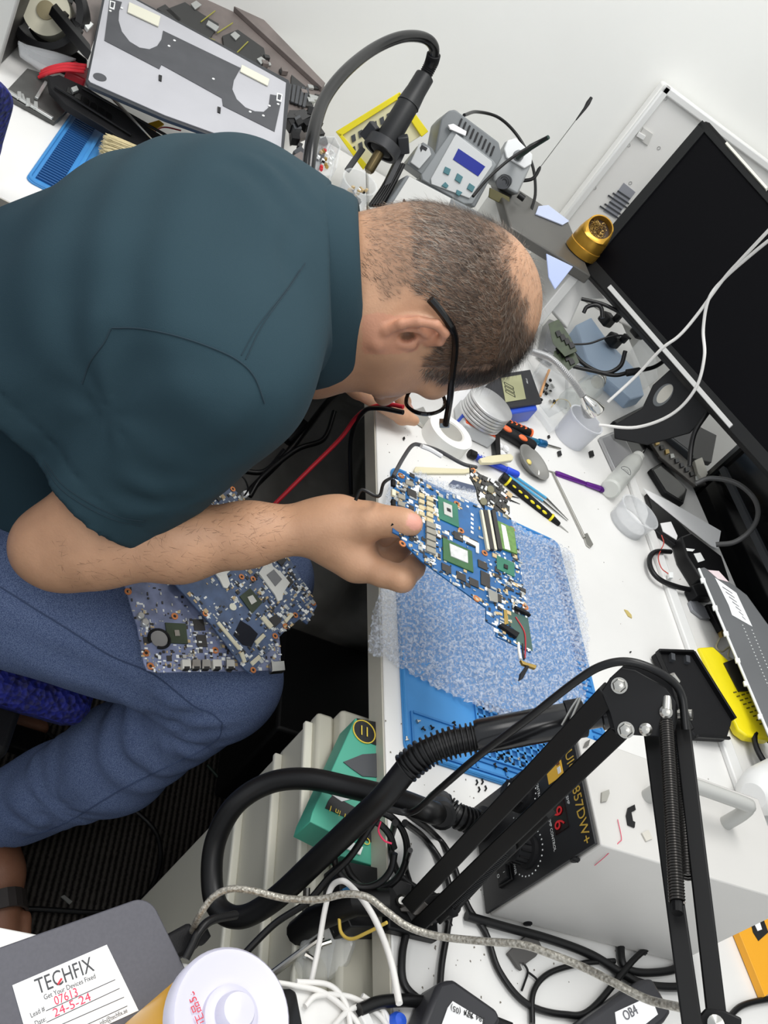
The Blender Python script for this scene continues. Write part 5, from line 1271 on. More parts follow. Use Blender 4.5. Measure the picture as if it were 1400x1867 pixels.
MB().slab([(200, 0), (222, 6), (217, 22), (216, 40), (222, 60), (236, 78), (254, 89), (272, 92), (286, 86), (294, 74), (297, 58), (438, 126), (426, 148), (423, 165), (431, 183), (447, 198), (464, 205), (480, 206), (489, 198), (492, 174), (514, 178), (500, 242), (406, 195), (404, 181), (294, 120), (290, 128), (190, 76)], LPL, .0013, .0022).build('foam_pad', FO, sh)
for q in ([(235, 8), (292, 34), (288, 52), (232, 26)], [(440, 122), (490, 148), (487, 160), (437, 134)]): MB().slab(q, LPL, .0023, .004).build('foam_comb', mat('comb_cream', (220, 218, 200), .5), sh)
for x, y in ((182, 141),): MB().lathe(LPL(x, y, .0013), LPL.n, [(0, 0), (.0095, 0), (.0095, .0006), (0, .0006)], 24).build('rubber_foot', FO, sh)
for x, y in ((292, 145), (399, 203)): MB().slab([(x-3, y-6), (x+3, y-4), (x+2, y+6), (x-3, y+4)], LPL, .0013, .003).build('latch', INK, sh)
for x, y in ((201, 20), (222, 15), (308, 84), (318, 74), (389, 144), (456, 204), (480, 211), (491, 193), (507, 190)): MB().lathe(LPL(x, y, .0022), LPL.n, [(0, 0), (.0022, 0), (.0022, .0006), (0, .0006)], 10).build('pin_hole', SILK, sh)
for x, y in ((205, 12), (509, 180)):
    MB().slab([(x-5, y-8), (x+5, y-5), (x+3, y+9), (x-6, y+6)], LPL, .0013, .0032).build('frame_bracket', SILK, sh); MB().slab([(x-3, y-5), (x+3, y-3), (x+1, y+6), (x-4, y+4)], LPL, .0033, .0036).build('bracket_opening', FO, sh)
# grey inner frames leaning behind it
BF = mat('frame_mauve', (128, 118, 114), .5, .2, noise=.25, ns=18)
Q1, Q2, Q3 = PD(270, 0, 1.62), PD(560, 200, 1.62), PD(600, 165, 1.70)
RPL = pl3(Q1, Q2, Q3)
fr_ = thing('laptop_inner_frame', RPL(440, 70), 'mauve grey laptop inner frame leaning on the wall behind the silver cover', 'laptop frame')
MB().slab([(250, -40), (420, -20), (592, 158), (588, 175), (574, 182), (560, 250), (530, 262), (520, 150), (300, 30), (220, -20)], RPL, -.006, 0).build('frame', BF, fr_, .001)
MB().slab([(352, -14), (420, -16), (590, 160), (584, 168), (400, -2)], RPL, 0, .010).build('front_rail', BF, fr_, .001)
DK = mat('frame_dark', (44, 44, 44), .5)
for q in ([(300, 22), (336, 8), (368, 30), (398, 48), (380, 78), (330, 50)], [(404, 70), (432, 58), (480, 92), (486, 120), (456, 124), (408, 96)], [(285, 20), (300, 12), (330, 40), (322, 48)], [(530, 140), (560, 165), (570, 200), (528, 190)]): MB().slab(q, RPL, .0005, .005).build('bay', DK, fr_, .0008)
for q in ([(346, 14), (356, 8), (366, 16), (354, 24)], [(418, 70), (426, 64), (436, 72), (428, 80)], [(466, 114), (474, 110), (482, 116), (474, 124)], [(378, 44), (398, 56), (392, 64), (374, 52)]): MB().slab(q, RPL, .005, .008).build('metal_latch', TIN, fr_, .0006)
for i, (a, b) in enumerate((((366, 40), (392, 20)), ((396, 60), (424, 42)), ((432, 96), (452, 76)), ((372, 66), (392, 74)))):
    MB().tube([RPL(*a, .006), RPL(*b, .006)], .0012, 6).build('olive_cable', mat('olive', (150, 146, 60), .5), fr_)
for i in range(16):
    x = random.uniform(470, 580); y = 60+ (x-420)*.62+random.uniform(0, 40); s = random.uniform(4, 9)
    MB().slab([(x-s, y-s*.6), (x+s*.7, y-s*.2), (x+s, y+s*.7), (x-s*.6, y+s*.5)], RPL, .001, random.uniform(.003, .010)).build('clip', random.choice((DK, TIN, BF)), fr_, .0005)
for i in range(5): MB().slab([(524+i*8, 158+i*2), (529+i*8, 160+i*2), (526+i*7, 190+i*3), (521+i*7, 188+i*3)], RPL, .0052, .0075).build('grille_rib', DGREY, fr_)
text('HA', RPL(425, 108, .0055), RPL(460, 128)-RPL(425, 108), RPL(460, 100)-RPL(455, 125), .008, SILK, fr_)
# second mauve frame at the top left, black hub and tape
Q1, Q2, Q3 = PD(110, 10, 1.36), PD(165, 110, 1.30), PD(190, 0, 1.48)
SPL = pl3(Q1, Q2, Q3)
f2 = thing('laptop_frame_piece', SPL(150, 40), 'mauve laptop frame piece with black edge at the top left behind the silver cover', 'laptop frame')
MB().slab([(96, -30), (230, -40), (190, 10), (165, 95), (150, 78), (98, 28)], SPL, -.004, 0).build('frame', BF, f2, .001)
MB().slab([(90, 22), (98, 16), (160, 92), (162, 106), (152, 96)], SPL, -.004, .010).build('black_edge', BLK, f2, .001)
for q in ([(104, 28), (116, 26), (124, 34), (114, 40)], [(126, 40), (136, 38), (146, 50), (136, 56)], [(148, 46), (158, 42), (168, 50), (158, 60)], [(118, 0), (134, 2), (130, 12), (118, 10)], [(130, 56), (142, 54), (150, 64), (140, 68)]): MB().slab(q, SPL, .0005, .006).build('clip', random.choice((BLK, SILK, BLK)), f2, .0005)
hb = PD(90, 26, 1.36)
hub = thing('tape_dispenser', hb, 'black round tape dispenser holding a cream roll at the top left corner', 'tape dispenser')
axh = (CAM-hb).normalized()+V(.2, -.5, .3); axh.normalize()
MB().lathe(hb, axh, [(.042, -.02), (.058, -.02), (.062, 0), (.058, .02), (.048, .022), (.046, .0), (.042, -.02)], 40).build('rim', BLK, hub, smooth=40)
MB().lathe(hb, axh, [(.014, -.014), (.036, -.014), (.036, .014), (.014, .015)], 36).build('tape_roll', mat('cream_tape', (222, 218, 196), .5), hub, smooth=40)
MB().lathe(hb, axh, [(0, -.012), (.014, -.012), (.014, .017), (.006, .018), (0, .018)], 24).build('core', mat('core_brown', (150, 140, 110), .5), hub)
# wooden block and dark box behind
wb = PD(52, 58, 1.55)
tag(MB().box(wb, .05, .09, .03, (V(.9, .3, .3).normalized(), V(-.3, .95, 0).normalized(), V(-.3, -.1, .95).normalized())).build('wooden_block', mat('brown_wood', (112, 78, 52), .6, noise=.4, ns=30), None, .001), 'brown wooden block in shadow beside the cabinet at the top left', 'wooden block')
tag(MB().slab([(40, 60), (70, 40), (160, 108), (150, 175), (60, 120), (50, 95)], Pl(PD(100, 100, 1.42), (CAM-PD(100, 100, 1.42))+V(0, 0, .5)), -.03, 0).build('black_tray', BLKM, None, .003), 'black plastic tray under the tape dispenser at the top left', 'tray')
# clear bag with red wires
bgp = Pl(PD(90, 110, 1.33), CAM-PD(90, 110, 1.33)+V(0, 0, .6))
tag(MB().slab([(32, 74), (48, 82), (104, 96), (140, 108), (110, 118), (96, 138), (70, 126), (36, 102)], bgp, -.006, .004).build('plastic_bag', GLASS, None, .002), 'clear plastic bag with crumpled open end at the far left', 'bag')
rwp = [PD(76, 130, 1.33), PD(96, 122, 1.32), PD(125, 117, 1.32), (PD(158, 120, 1.33))]
rw = thing('red_wire_bundle', rwp[0], 'bundle of thick red wires coming out of the clear bag at the left', 'wires')
for k in range(3): MB().tube(catmull([p+V(0, 0, -.004*k)+V(.003*k, 0, 0) for p in rwp], 6), .0028, 8).build('red_wire', mat('red_bright', (205, 40, 52), .4), rw)
tag(MB().box(PD(142, 138, 1.36), .05, .03, .02).build('red_connector', RED, None, .003), 'dark red connector under the red wires at the left', 'connector')
# hinge plate
HPn = Pl(W(55, 175, DZ+.012), V(.15, 0, 1))
hg = thing('laptop_hinge_cover', HPn(55, 175), 'dark plastic laptop corner piece with silver hinges lying on the side desk', 'hinge cover')
MB().slab([(50, 124), (100, 140), (128, 196), (100, 222), (5, 170), (16, 160)], HPn, -.008, 0).build('cover', mat('hinge_dark', (88, 88, 86), .45, .2, noise=.3, ns=30), hg, .001)
for a, b, w_ in (((8, 162), (96, 216), .006), ((66, 180), (84, 150), .005), ((40, 172), (44, 184), .004)): MB().bar(HPn(*a, .003), HPn(*b, .003), w_, .004).build('hinge', TIN, hg, .0006)
for x, y in ((34, 178), (50, 190), (64, 196)): MB().slab([(x-4, y-6), (x+3, y-5), (x+4, y+7), (x-4, y+6)], HPn, .002, .006).build('hinge_knuckle', TIN, hg, .0005)
# long black keyboard frame
KP = Pl(W(190, 215, DZ+.045), V(.25, -.05, 1))
kb = thing('chassis_strip', KP(190, 215), 'long black laptop chassis strip lying over the blue mat at the left', 'chassis strip')
MB().slab([(88, 140), (108, 136), (160, 160), (300, 250), (330, 275), (300, 282), (245, 268), (190, 232), (120, 190), (92, 160)], KP, -.012, 0).build('strip', BLKM, kb, .001)
for i in range(6):
    x = 128+i*14; y = 166+i*9; MB().slab([(x-5, y-6), (x+6, y), (x+4, y+10), (x-7, y+4)], KP, .0003, .0022).build('key_well', mat('well_black', (6, 6, 7), .3), kb)
for a, b in (((150, 160), (330, 262)), ((100, 158), (240, 246))): MB().tube([KP(*a, .004), KP(*b, .004)], .0022, 6).build('edge_rib', BLK, kb)
for q in ([(128, 166), (138, 162), (142, 170), (132, 174)],): MB().slab(q, KP, .002, .006).build('metal_clip', TIN, kb)
tag(MB().tube([PD(204, 178, 1.33), PD(240, 215, 1.30), PD(285, 262, 1.27)], [.0026, .0022, .0006], 8).build('probe', STEEL), 'thin steel probe lying over the black chassis strip at the left', 'probe')
tag(cable('cable', [PD(270, 255, 1.36), PD(282, 240, 1.38), PD(300, 232, 1.40), PD(330, 238, 1.40)], .0012, RED, None), 'thin red wire loop between the brush and the silver cover', 'wire')
tag(MB().slab([(258, 228), (290, 218), (300, 226), (285, 236), (262, 236)], Pl(PD(280, 228, 1.40), V(.6, 0, 1)), -.004, 0).build('yellow_tag', mat('amber', (206, 160, 30), .5), None, .001), 'amber yellow plastic tab under the silver cover edge', 'tab')
# brush with cream bristles
br = thing('bristle_brush', W(215, 275), 'cream bristle brush lying on the blue mat beside the man’s back', 'brush')
A = W(192, 268, DZ+.025); B = W(258, 290, DZ+.03); dxx = (B-A).normalized(); g = random.Random(3); bm_ = MB()
sd = dxx.cross(V(0, 0, 1)).normalized()
for i in range(420):
    a = g.uniform(0, 6.28); r = .020*g.random()**.5; e0 = B+sd*r*.8*math.cos(a)+V(0, 0, r*.8*math.sin(a)); e1 = A+sd*r*1.15*math.cos(a)+V(0, 0, r*1.0*math.sin(a))+dxx*g.uniform(-.006, .006)
    bm_.tube([e0, e0.lerp(e1, .5), e1], [.0006, .0006, .0003], 3, cap=False)
bm_.build('bristles', mat('bristle_cream', (214, 198, 150), .6, noise=.2, ns=200), br, smooth=0, kind='stuff')
MB().lathe(B-dxx*.004, dxx, [(0, 0), (.018, 0), (.020, .004), (.018, .03), (.010, .10), (0, .10)], 20).build('handle', mat('brush_wood', (150, 100, 60), .5), br)
# red strip at the side desk edge
tag(MB().slab([(36, 378), (56, 370), (64, 380), (42, 392)], zp(DZ-.03), -.004, .004).build('red_strip', RED), 'small red strip hanging at the front edge of the side desk', 'strip')
# ---------- chair
CB = mat('blue_mesh', (24, 34, 132), .7, bump=1.0, bs=130, kind='voronoi', bd=.004, c2=(12, 16, 78), ns=150, thr=(.4, .6))
ch = thing('office_chair', (-.78, -.12, 0), 'blue mesh office chair with black base under the seated man', 'chair')
ob = MB()
bc = PD(-20, 290, 1.12)
n1, n2 = 14, 12; vs = []; fs = []
bx0, bx1, by = -1.045, -.62, -.34
zt_ = .955
e0 = PD(-10, 300, 1.10)
bx0 = e0.x; by = e0.y-.0
for j in range(n2+1):
    for i in range(n1+1):
        u = i/n1*2-1; v_ = j/n2; w2 = (1-abs(u)**3.2)
        top = .60+ (zt_-.60)*v_
        x = -.78+u*abs(bx0+.78)*(1-.22*(v_-.45)**2*4*.5); y = by-.055*(1-u*u)+.02*(v_-.5)**2; z = top-(.06*abs(u)**4 if v_ > .5 else -.06*abs(u)**4)
        vs.append((x, y, z))
fs = [(j*(n1+1)+i, j*(n1+1)+i+1, (j+1)*(n1+1)+i+1, (j+1)*(n1+1)+i) for j in range(n2) for i in range(n1)]
ob.v = vs; ob.f = fs; o = ob.build('backrest', CB, ch, smooth=80); s = o.modifiers.new('s', 'SOLIDIFY'); s.thickness = .022; s.offset = 0; ss_ = o.modifiers.new('ss', 'SUBSURF'); ss_.levels = 2; ss_.render_levels = 2
SA = [V(1, 0, 0), V(0, 1, 0), V(0, 0, 1)]
MB().box((-.83, -.045, .405), .41, .46, .055).build('seat', CB, ch, .026)
MB().box((-.78, -.09, .37), .40, .40, .025).build('seat_pan', BLKM, ch, .008)
MB().tube([(-.78, -.25, .37), (-.78, -.37, .38), (-.78, -.40, .60), (-.78, -.39, .72)], .018, 10).build('back_bracket', BLKM, ch)
MB().tube([(-.78, -.08, .36), (-.78, -.08, .10)], .026, 16).build('gas_post', BLK, ch)
for k in range(5):
    a = math.radians(20+72*k); e = V(-.78+.27*math.cos(a), -.08+.27*math.sin(a), .065)
    MB().bar((-.78, -.08, .10), e, .04, .025).build('leg', BLK, ch, .004)
    MB().lathe(e+V(-.012, 0, -.035), (1, 0, 0), [(0, 0), (.028, 0), (.028, .024), (0, .024)], 18).build('wheel', BLK, ch)
MB().box((-.64, -.06, .335), .07, .12, .03).build('tilt_lever', DGREY, ch, .004)
# ---------- stations on the riser
def pbox(name, pl, q, h0, h1, m, par, bev=.001): return MB().slab(q, pl, h0, h1).build(name, m, par, bev)
ns_ = V(.88, -.12, .46)
KP2 = Pl(PD(840, 320, 1.62), ns_)
s1 = thing('soldering_station', KP2(850, 300), 'grey digital soldering station with lit blue display and teal buttons', 'soldering station')
pbox('housing', KP2, [(820, 200), (832, 198), (912, 258), (918, 285), (868, 378), (790, 352), (768, 330), (790, 300), (806, 215)], -.10, -.008, GREY, s1, .003)
pbox('front_frame', KP2, [(826, 236), (900, 292), (906, 300), (862, 372), (846, 372), (770, 328), (768, 318)], -.012, -.002, mat('bezel_grey', (140, 144, 146), .5), s1, .002)
pbox('front_panel', KP2, [(831, 244), (896, 294), (897, 302), (856, 362), (786, 336), (785, 326)], -.002, .002, LGREY, s1, .001)
pbox('display', KP2, [(835, 271), (884, 304), (871, 322), (825, 291)], .002, .003, mat('blue_lcd', (26, 40, 140), .25), s1, .0003)
TL = mat('teal_button', (66, 116, 124), .5)
for q in ([(811, 304), (821, 309), (817, 320), (807, 315)], [(833, 316), (843, 323), (838, 335), (828, 328)], [(855, 334), (865, 341), (860, 351), (850, 344)], [(811, 332), (817, 339), (813, 344), (804, 339)], [(832, 346), (842, 351), (836, 358), (830, 354)]): pbox('button', KP2, q, .002, .005, TL, s1, .0006)
for i in range(9):
    x = 842+i*7.4; y = 214+i*6.3; pbox('vent_slot', KP2, [(x, y), (x+3, y+2), (x-4, y+20), (x-7, y+18)], -.006, -.0045, INK, s1)
pbox('paper_note', KP2, [(816, 228), (826, 226), (850, 240), (848, 248), (820, 236)], -.004, .003, PAPER, s1, .0004)
pbox('side_module', KP2, [(772, 258), (790, 270), (800, 290), (772, 320), (742, 298), (748, 288)], -.06, -.004, GREY, s1, .002)
pbox('socket_panel', KP2, [(764, 262), (782, 270), (786, 282), (764, 308), (748, 296)], -.004, .002, LGREY, s1, .001); pbox('socket', KP2, [(768, 264), (779, 270), (776, 276), (770, 272), (767, 278), (765, 270)], .002, .003, INK, s1)
s2 = thing('hot_air_station', KP2(730, 360), 'white and grey rework station with teal arrow button partly hidden by the head', 'rework station')
KP3 = Pl(PD(740, 365, 1.50), ns_)
pbox('housing', KP3, [(742, 318), (900, 400), (860, 470), (690, 460), (705, 372)], -.09, -.002, GREY, s2, .003)
pbox('front_panel', KP3, [(746, 322), (822, 362), (800, 430), (706, 430), (708, 382)], -.002, .002, mat('panel_pale', (206, 206, 202), .45), s2, .001)
pbox('button', KP3, [(752, 364), (761, 368), (761, 384), (752, 380), (744, 372)], .002, .005, mat('slate_button', (70, 92, 104), .5), s2, .001)
for q in ([(736, 362), (740, 368), (733, 368)], [(728, 378), (732, 384), (725, 384)]): pbox('arrow', KP3, q, .002, .003, INK, s2)
s3 = thing('sensor_unit', KP2(935, 310), 'grey and white rounded iron holder unit beside the soldering station', 'iron holder')
KP4 = Pl(PD(935, 320, 1.68), ns_)
pbox('housing', KP4, [(935, 250), (968, 285), (970, 300), (945, 355), (900, 330), (905, 300)], -.05, -.002, mat('holder_grey', (160, 163, 164), .5), s3, .004)
pbox('white_face', KP4, [(925, 256), (940, 252), (970, 282), (968, 300), (955, 308), (922, 288), (918, 272)], -.002, .004, mat('face_white', (232, 234, 234), .4), s3, .002)
MB().lathe(KP4(944, 284, .004), KP4.n, [(0, 0), (.010, 0), (.010, .006), (.006, .007), (.006, .012), (0, .012)], 20).build('iron_port', GREY, s3)
c = KP4(918, 332); MB().lathe(c, KP4.n, [(0, 0), (.016, 0), (.016, .004), (0, .005)], 28, .8).build('speaker_dial', DGREY, s3)
for r in (.005, .009, .013): MB().tube([c+KP4.n*.0048+(KP2(850, 300)-KP2(840, 290)).normalized()*r*math.cos(a)+V(0, 0, 1)*r*math.sin(a) for a in [2*math.pi*i/16 for i in range(17)]], .0006, 4).build('ring_groove', INK, s3)
pbox('warning_label', KP4, [(892, 342), (928, 360), (928, 380), (890, 360)], .0, .004, mat('olive_label', (92, 86, 46), .5), s3)
MB().lathe(KP4(945, 355, 0), V(.3, .9, 0), [(0, 0), (.006, 0), (.006, .014), (0, .014)], 12).build('thumb_screw', BLK, s3)
# small cables and antenna
sold = thing('soldering_iron', PD(945, 290, 1.6), 'dark green soldering pencil parked in the white face of the iron holder', 'soldering iron')
MB().tube([KP4(942, 288, .004), PD(968, 268, 1.60), PD(1000, 250, 1.57)], [.0055, .0055, .0038], 12).build('grip', mat('iron_green', (20, 48, 40), .45), sold)
cable('cable', [PD(998, 250, 1.57), PD(975, 262, 1.58), PD(930, 290, 1.56), PD(890, 325, 1.54), PD(862, 358, 1.52)], .0028, CBL, None, parent=sold)
tag(cable('cable', [KP2(846, 210, -.02), PD(870, 204, 1.72), PD(910, 215, 1.76), PD(945, 250, 1.78), PD(970, 300, 1.78), PD(976, 350, 1.76), PD(968, 385, 1.74)], .0032, CBL, None), 'black cable arching behind the soldering station against the white wall', 'cable')
an = thing('whip_antenna', PD(955, 330, 1.70), 'thin whip antenna with black bulb tip standing by the iron holder', 'antenna')
MB().tube(catmull([PD(950, 330, 1.70), PD(972, 325, 1.70), PD(985, 304, 1.70)], 5), [.0036]*10+[.0020], 8).build('base', BLK, an)
MB().tube([PD(984, 306, 1.70), PD(1052, 216, 1.70)], .0008, 6).build('whip', DSTEEL, an); MB().tube([PD(1050, 219, 1.70), PD(1066, 198, 1.70), PD(1072, 188, 1.70), PD(1078, 178, 1.70)], [.0012, .0030, .0044, .0030], 10).build('tip_bulb', BLK, an)
# hot air handle in its holder
gun = thing('hot_air_gun', PD(735, 200, 1.5), 'black hot air gun standing in its holder with thick arching hose against the wall', 'hot air gun')
A = PD(698, 268, 1.52); B = PD(774, 140, 1.52); ax = (B-A).normalized(); L1 = (B-A).length
MB().lathe(A, ax, [(.019, 0), (.021, .004), (.0195, L1*.6), (.021, L1*.60), (.020, L1*.62), (.0175, L1*.8), (.017, L1), (0, L1)], 28).build('grip', mat('gun_black', (26, 27, 29), .5), gun, smooth=40)
MB().lathe(A-ax*.05, ax, [(.007, 0), (.009, .004), (.009, .05), (0, .05)], 20).build('nozzle', mat('brass_dark', (110, 96, 66), .35, .8), gun)
MB().lathe(A-ax*.012, ax, [(.012, 0), (.020, .004), (.024, .012), (.024, .020), (.021, .022), (0, .022)], 28).build('collar', BLKM, gun)
hp_ = [B, PD(788, 112, 1.50), PD(790, 84, 1.48), PD(770, 68, 1.46), PD(730, 68, 1.42), PD(680, 90, 1.38), PD(630, 130, 1.32), PD(592, 180, 1.27), PD(572, 240, 1.22), PD(563, 300, 1.20), PD(560, 360, 1.20)]
MB().tube(catmull(hp_, 8), .0092, 16).build('hose', mat('hose_gloss', (18, 18, 19), .22), gun, smooth=60)
for t_ in (1, 2): pass
P_ = catmull([B-ax*.004, PD(786, 116, 1.505), PD(791, 98, 1.49)], 8); Q_2 = []; R_2 = []
for i in range(len(P_)-1):
    for k in range(3): Q_2.append(P_[i].lerp(P_[i+1], k/3)); R_2.append((.0108, .0122, .0108)[k])
MB().tube(Q_2, R_2, 16).build('strain_relief', BLKM, gun, smooth=20)
hl = thing('gun_holder', PD(700, 280, 1.54), 'black forked metal holder carrying the hot air gun on the left', 'holder')
MB().lathe(A-ax*.004, ax, [(.026, -.006), (.032, -.006), (.032, .012), (.026, .012), (.026, -.006)], 28).build('cradle_ring', mat('holder_black', (42, 43, 46), .5), hl, smooth=40)
for s, q in ((1, (745, 262)), (-1, (668, 232))): MB().bar(A+(PD(*q, 1.52)-A).normalized()*.026, PD(*q, 1.52), .016, .030).build('fork_arm', mat('holder_black', (42, 43, 46), .5), hl, .002)
for a, b in (((662, 270), (632, 312)), ((735, 275), (690, 370))): MB().bar(PD(*a, 1.54), PD(*b, 1.54), .010, .006).build('strut', mat('holder_black', (42, 43, 46), .5), hl, .001)
for i in range(5): cable('tube_wire', [PD(735-i*4, 300, 1.56), PD(715-i*4, 340, 1.54), PD(695-i*5, 375, 1.52)], .004, CBL, None, parent=hl)
# yellow blister pack behind the gun
yp2 = Pl(PD(690, 230, 1.66), V(.92, -.1, .35))
yb_ = thing('yellow_case', yp2(690, 230), 'yellow edged transparent tip case leaning on the wall behind the gun', 'case')
MB().slab([(612, 240), (728, 168), (780, 240), (668, 310)], yp2, -.012, -.002).build('back', mat('case_cream', (226, 220, 180), .5), yb_, .001)
for q in ([(612, 240), (728, 168), (733, 176), (619, 250)], [(728, 168), (780, 240), (768, 250), (720, 178)], [(612, 240), (622, 244), (668, 300), (662, 310)]): MB().slab(q, yp2, -.002, .006).build('yellow_rim', YEL, yb_, .001)
for i in range(12):
    x = 640+(i % 6)*13; y = 248-(i % 6)*8+(i//6)*22; MB().slab([(x, y), (x+7, y-4), (x+9, y+8), (x+2, y+12)], yp2, -.0015, .001).build('print_mark', DGREY, yb_)
tb_ = thing('clear_jar', PD(650, 345, 1.50), 'round clear jar of small brass parts behind the collar', 'jar')
for nm, cc_, rr2, dd_ in (('jar_wall', (648, 348), .030, 1.48),):
    c = PD(*cc_, dd_); axj = V(.25, -.1, 1).normalized()
    MB().lathe(c-axj*.03, axj, [(0, 0), (rr2*.9, 0), (rr2, .045), (rr2*1.05, .05), (rr2-.002, .05), (rr2*.9-.002, .002)], 30).build('jar_wall', GLASS, tb_)
    for i in range(26):
        p = c+V(random.uniform(-.018, .018), random.uniform(-.018, .018), random.uniform(-.022, .010)); a = random.uniform(0, 6.28)
        MB().box(p, random.uniform(.004, .010), .004, .005, (V(math.cos(a), math.sin(a), 0), V(-math.sin(a), math.cos(a), 0), V(0, 0, 1))).build('small_part', random.choice((GOLD, CER, BLK, SILK)), tb_)
tr_ = thing('clear_tray', PD(590, 290, 1.52), 'clear plastic tray of small bright parts beside the thick hose', 'tray')
tp = Pl(PD(588, 292, 1.50), V(.3, -.1, 1))
MB().slab([(560, 262), (604, 262), (614, 280), (606, 318), (556, 318)], tp, -.004, -.002).build('base', GLASS, tr_)
for a, b in (((560, 262), (604, 262)), ((604, 262), (614, 280)), ((614, 280), (606, 318))): MB().bar(tp(*a, .012), tp(*b, .012), .003, .03, up=tuple(tp.n)).build('side_wall', GLASS, tr_)
for i in range(16):
    c = tp(random.uniform(578, 606), random.uniform(272, 312), .003); MB().box(c, .008, .005, .004).build('small_part', random.choice((GOLD, mat('tiny_red', (200, 40, 50), .5), SILK, CER, BLK)), tr_)
tag(MB().slab([(500, 40), (528, 72), (520, 100), (556, 128), (572, 104), (545, 96), (530, 60)], Pl(PD(530, 85, 1.85), V(1, 0, .2)), -.004, .003).build('plastic_bag', GLASS, None, .002), 'small clear zip bag stuck against the white wall above the shells', 'bag')
tag(MB().tube([PD(512, 92, 1.80), PD(526, 66, 1.80)], .0012, 6).build('red_thread', mat('red_bright', (205, 40, 52), .4)), 'short red strip of the zip bag against the wall', 'strip')
MB_ = thing('loose_board', PD(570, 250, 1.55), 'jumble of dark laptop parts and ribbon clips between shells and hose', 'parts')
jp2 = Pl(PD(560, 250, 1.52), V(.6, -.2, 1))
for i in range(26):
    x = random.uniform(528, 590); y = random.uniform(205, 300); s = random.uniform(5, 12); a = random.uniform(0, 3)
    q = [(x+s*math.cos(a+k*1.57)*(1.6 if k % 2 else 1), y+s*math.sin(a+k*1.57)) for k in range(4)]
    MB().slab(q, jp2, random.uniform(-.02, -.004), random.uniform(0, .014)).build('broken_piece', random.choice((BLK, DGREY, BF, TIN, BLKM, DK)), MB_, .0006)
# ================================================================ right: monitor and what lies round it
# monitor plane through three placed points
MA, MBp = PD(1060, 482, 1.72), PD(1288, 222, 1.74)
dirw = PD(1400, 862, 1.36)-PD(1060, 482, 1.72)
MC = MA+dirw
MP = pl3(MA, MBp, MC)
mo = thing('monitor', MP(1250, 600), 'large black switched-off monitor with grey lower strip at the right', 'monitor')
mcx = MP(1300, 500)
GL = mat('screen_glass', (5, 5, 8), .5, spec=.05)
BZ = mat('monitor_bezel', (22, 23, 24), .6, spec=.2)
outer = [(1060, 486), (1062, 474), (1277, 224), (1286, 219), (1294, 222), (1610, 575), (1610, 1095), (1400, 862)]
MB().slab(outer, MP, -.030, -.001).build('back_shell', mat('shell_black', (18, 18, 19), .6, spec=.2), mo, .003)
inner = [(1094, 476), (1285, 246), (1580, 580), (1580, 1010)]
MB().slab([(1078, 474), (1284, 233), (1610, 597), (1610, 1065)], MP, -.001, .0).build('screen', GL, mo)
def strip(a, b, w, nm, m, h=.003):
    d_ = Vector((b[0]-a[0], b[1]-a[1])).normalized(); n = Vector((-d_.y, d_.x))*w
    return MB().slab([a, b, (b[0]+n.x, b[1]+n.y), (a[0]+n.x, a[1]+n.y)], MP, -.002, h).build(nm, m, mo, .0006)
strip((1277, 224), (1060, 478), -17, 'bezel_side', BZ)
strip((1281, 221), (1610, 590), 12, 'bezel_top', BZ)
strip((1060, 484), (1600, 1085), -24, 'bezel_bottom', BZ)
strip((1108, 528), (1330, 783), -9, 'grey_strip', mat('strip_grey', (190, 190, 188), .35), .006)
strip((1326, 262), (1400, 345), 5, 'cream_edge_strip', mat('strip_cream', (226, 224, 212), .4), .006)
MB().tube([MP(1075, 480, .0015), MP(1112, 520, .0015)], .0010, 6).build('edge_line', DSTEEL, mo)
# stand
SPn = Pl(PD(1210, 740, 1.60), V(.95, -.75, .30))
SM = mat('stand_black', (20, 20, 22), .45)
st_ = MB().slab([(1118, 775), (1170, 745), (1190, 702), (1232, 664), (1300, 742), (1258, 790), (1180, 812), (1120, 800)], SPn, -.012, 0).build('stand_neck', SM, mo, .002)
ring_o = [(1225+ (40*math.cos(a)*.72 - 14*math.sin(a)*.7), 718-(40*math.cos(a)*.72+14*math.sin(a)*.7)) for a in [2*math.pi*i/28 for i in range(28)]]
MB().slab([(1209+24*math.cos(a)*.64-15*math.sin(a)*.72, 720-24*math.cos(a)*.80-15*math.sin(a)*.55) for a in [2*math.pi*i/28 for i in range(28)]], SPn, .0004, .0012).build('slot_rim', GREY, mo)
MB().slab([(1212+20*math.cos(a)*.64-11*math.sin(a)*.72, 718-20*math.cos(a)*.80-11*math.sin(a)*.55) for a in [2*math.pi*i/28 for i in range(28)]], SPn, .0013, .0016).build('slot_opening', mat('slot_light', (222, 218, 206), .5), mo)
MB().slab([(1110, 775), (1180, 740), (1300, 800), (1290, 850), (1200, 830)], T, .0, .012).build('stand_foot', SM, mo, .002)
# white cables hanging in front of the monitor
wc = thing('white_cable_pair', PD(1320, 520, 1.35), 'pair of thin white cables hanging across the front of the dark monitor', 'cable')
cable('white_cable', [PD(1420, 400, 1.20), PD(1352, 472, 1.28), PD(1318, 510, 1.32), PD(1270, 575, 1.36), PD(1238, 612, 1.38), PD(1205, 637, 1.40), PD(1160, 685, 1.44), PD(1108, 733, 1.46)], .0026, WCB, None, parent=wc)
cable('white_cable', [PD(1420, 424, 1.20), PD(1372, 462, 1.26), PD(1320, 508, 1.32), PD(1292, 545, 1.34), PD(1282, 600, 1.36), PD(1284, 650, 1.36), PD(1268, 708, 1.38), PD(1225, 755, 1.42), PD(1160, 779, 1.46), PD(1092, 775, 1.48)], .0026, WCB, None, parent=wc)
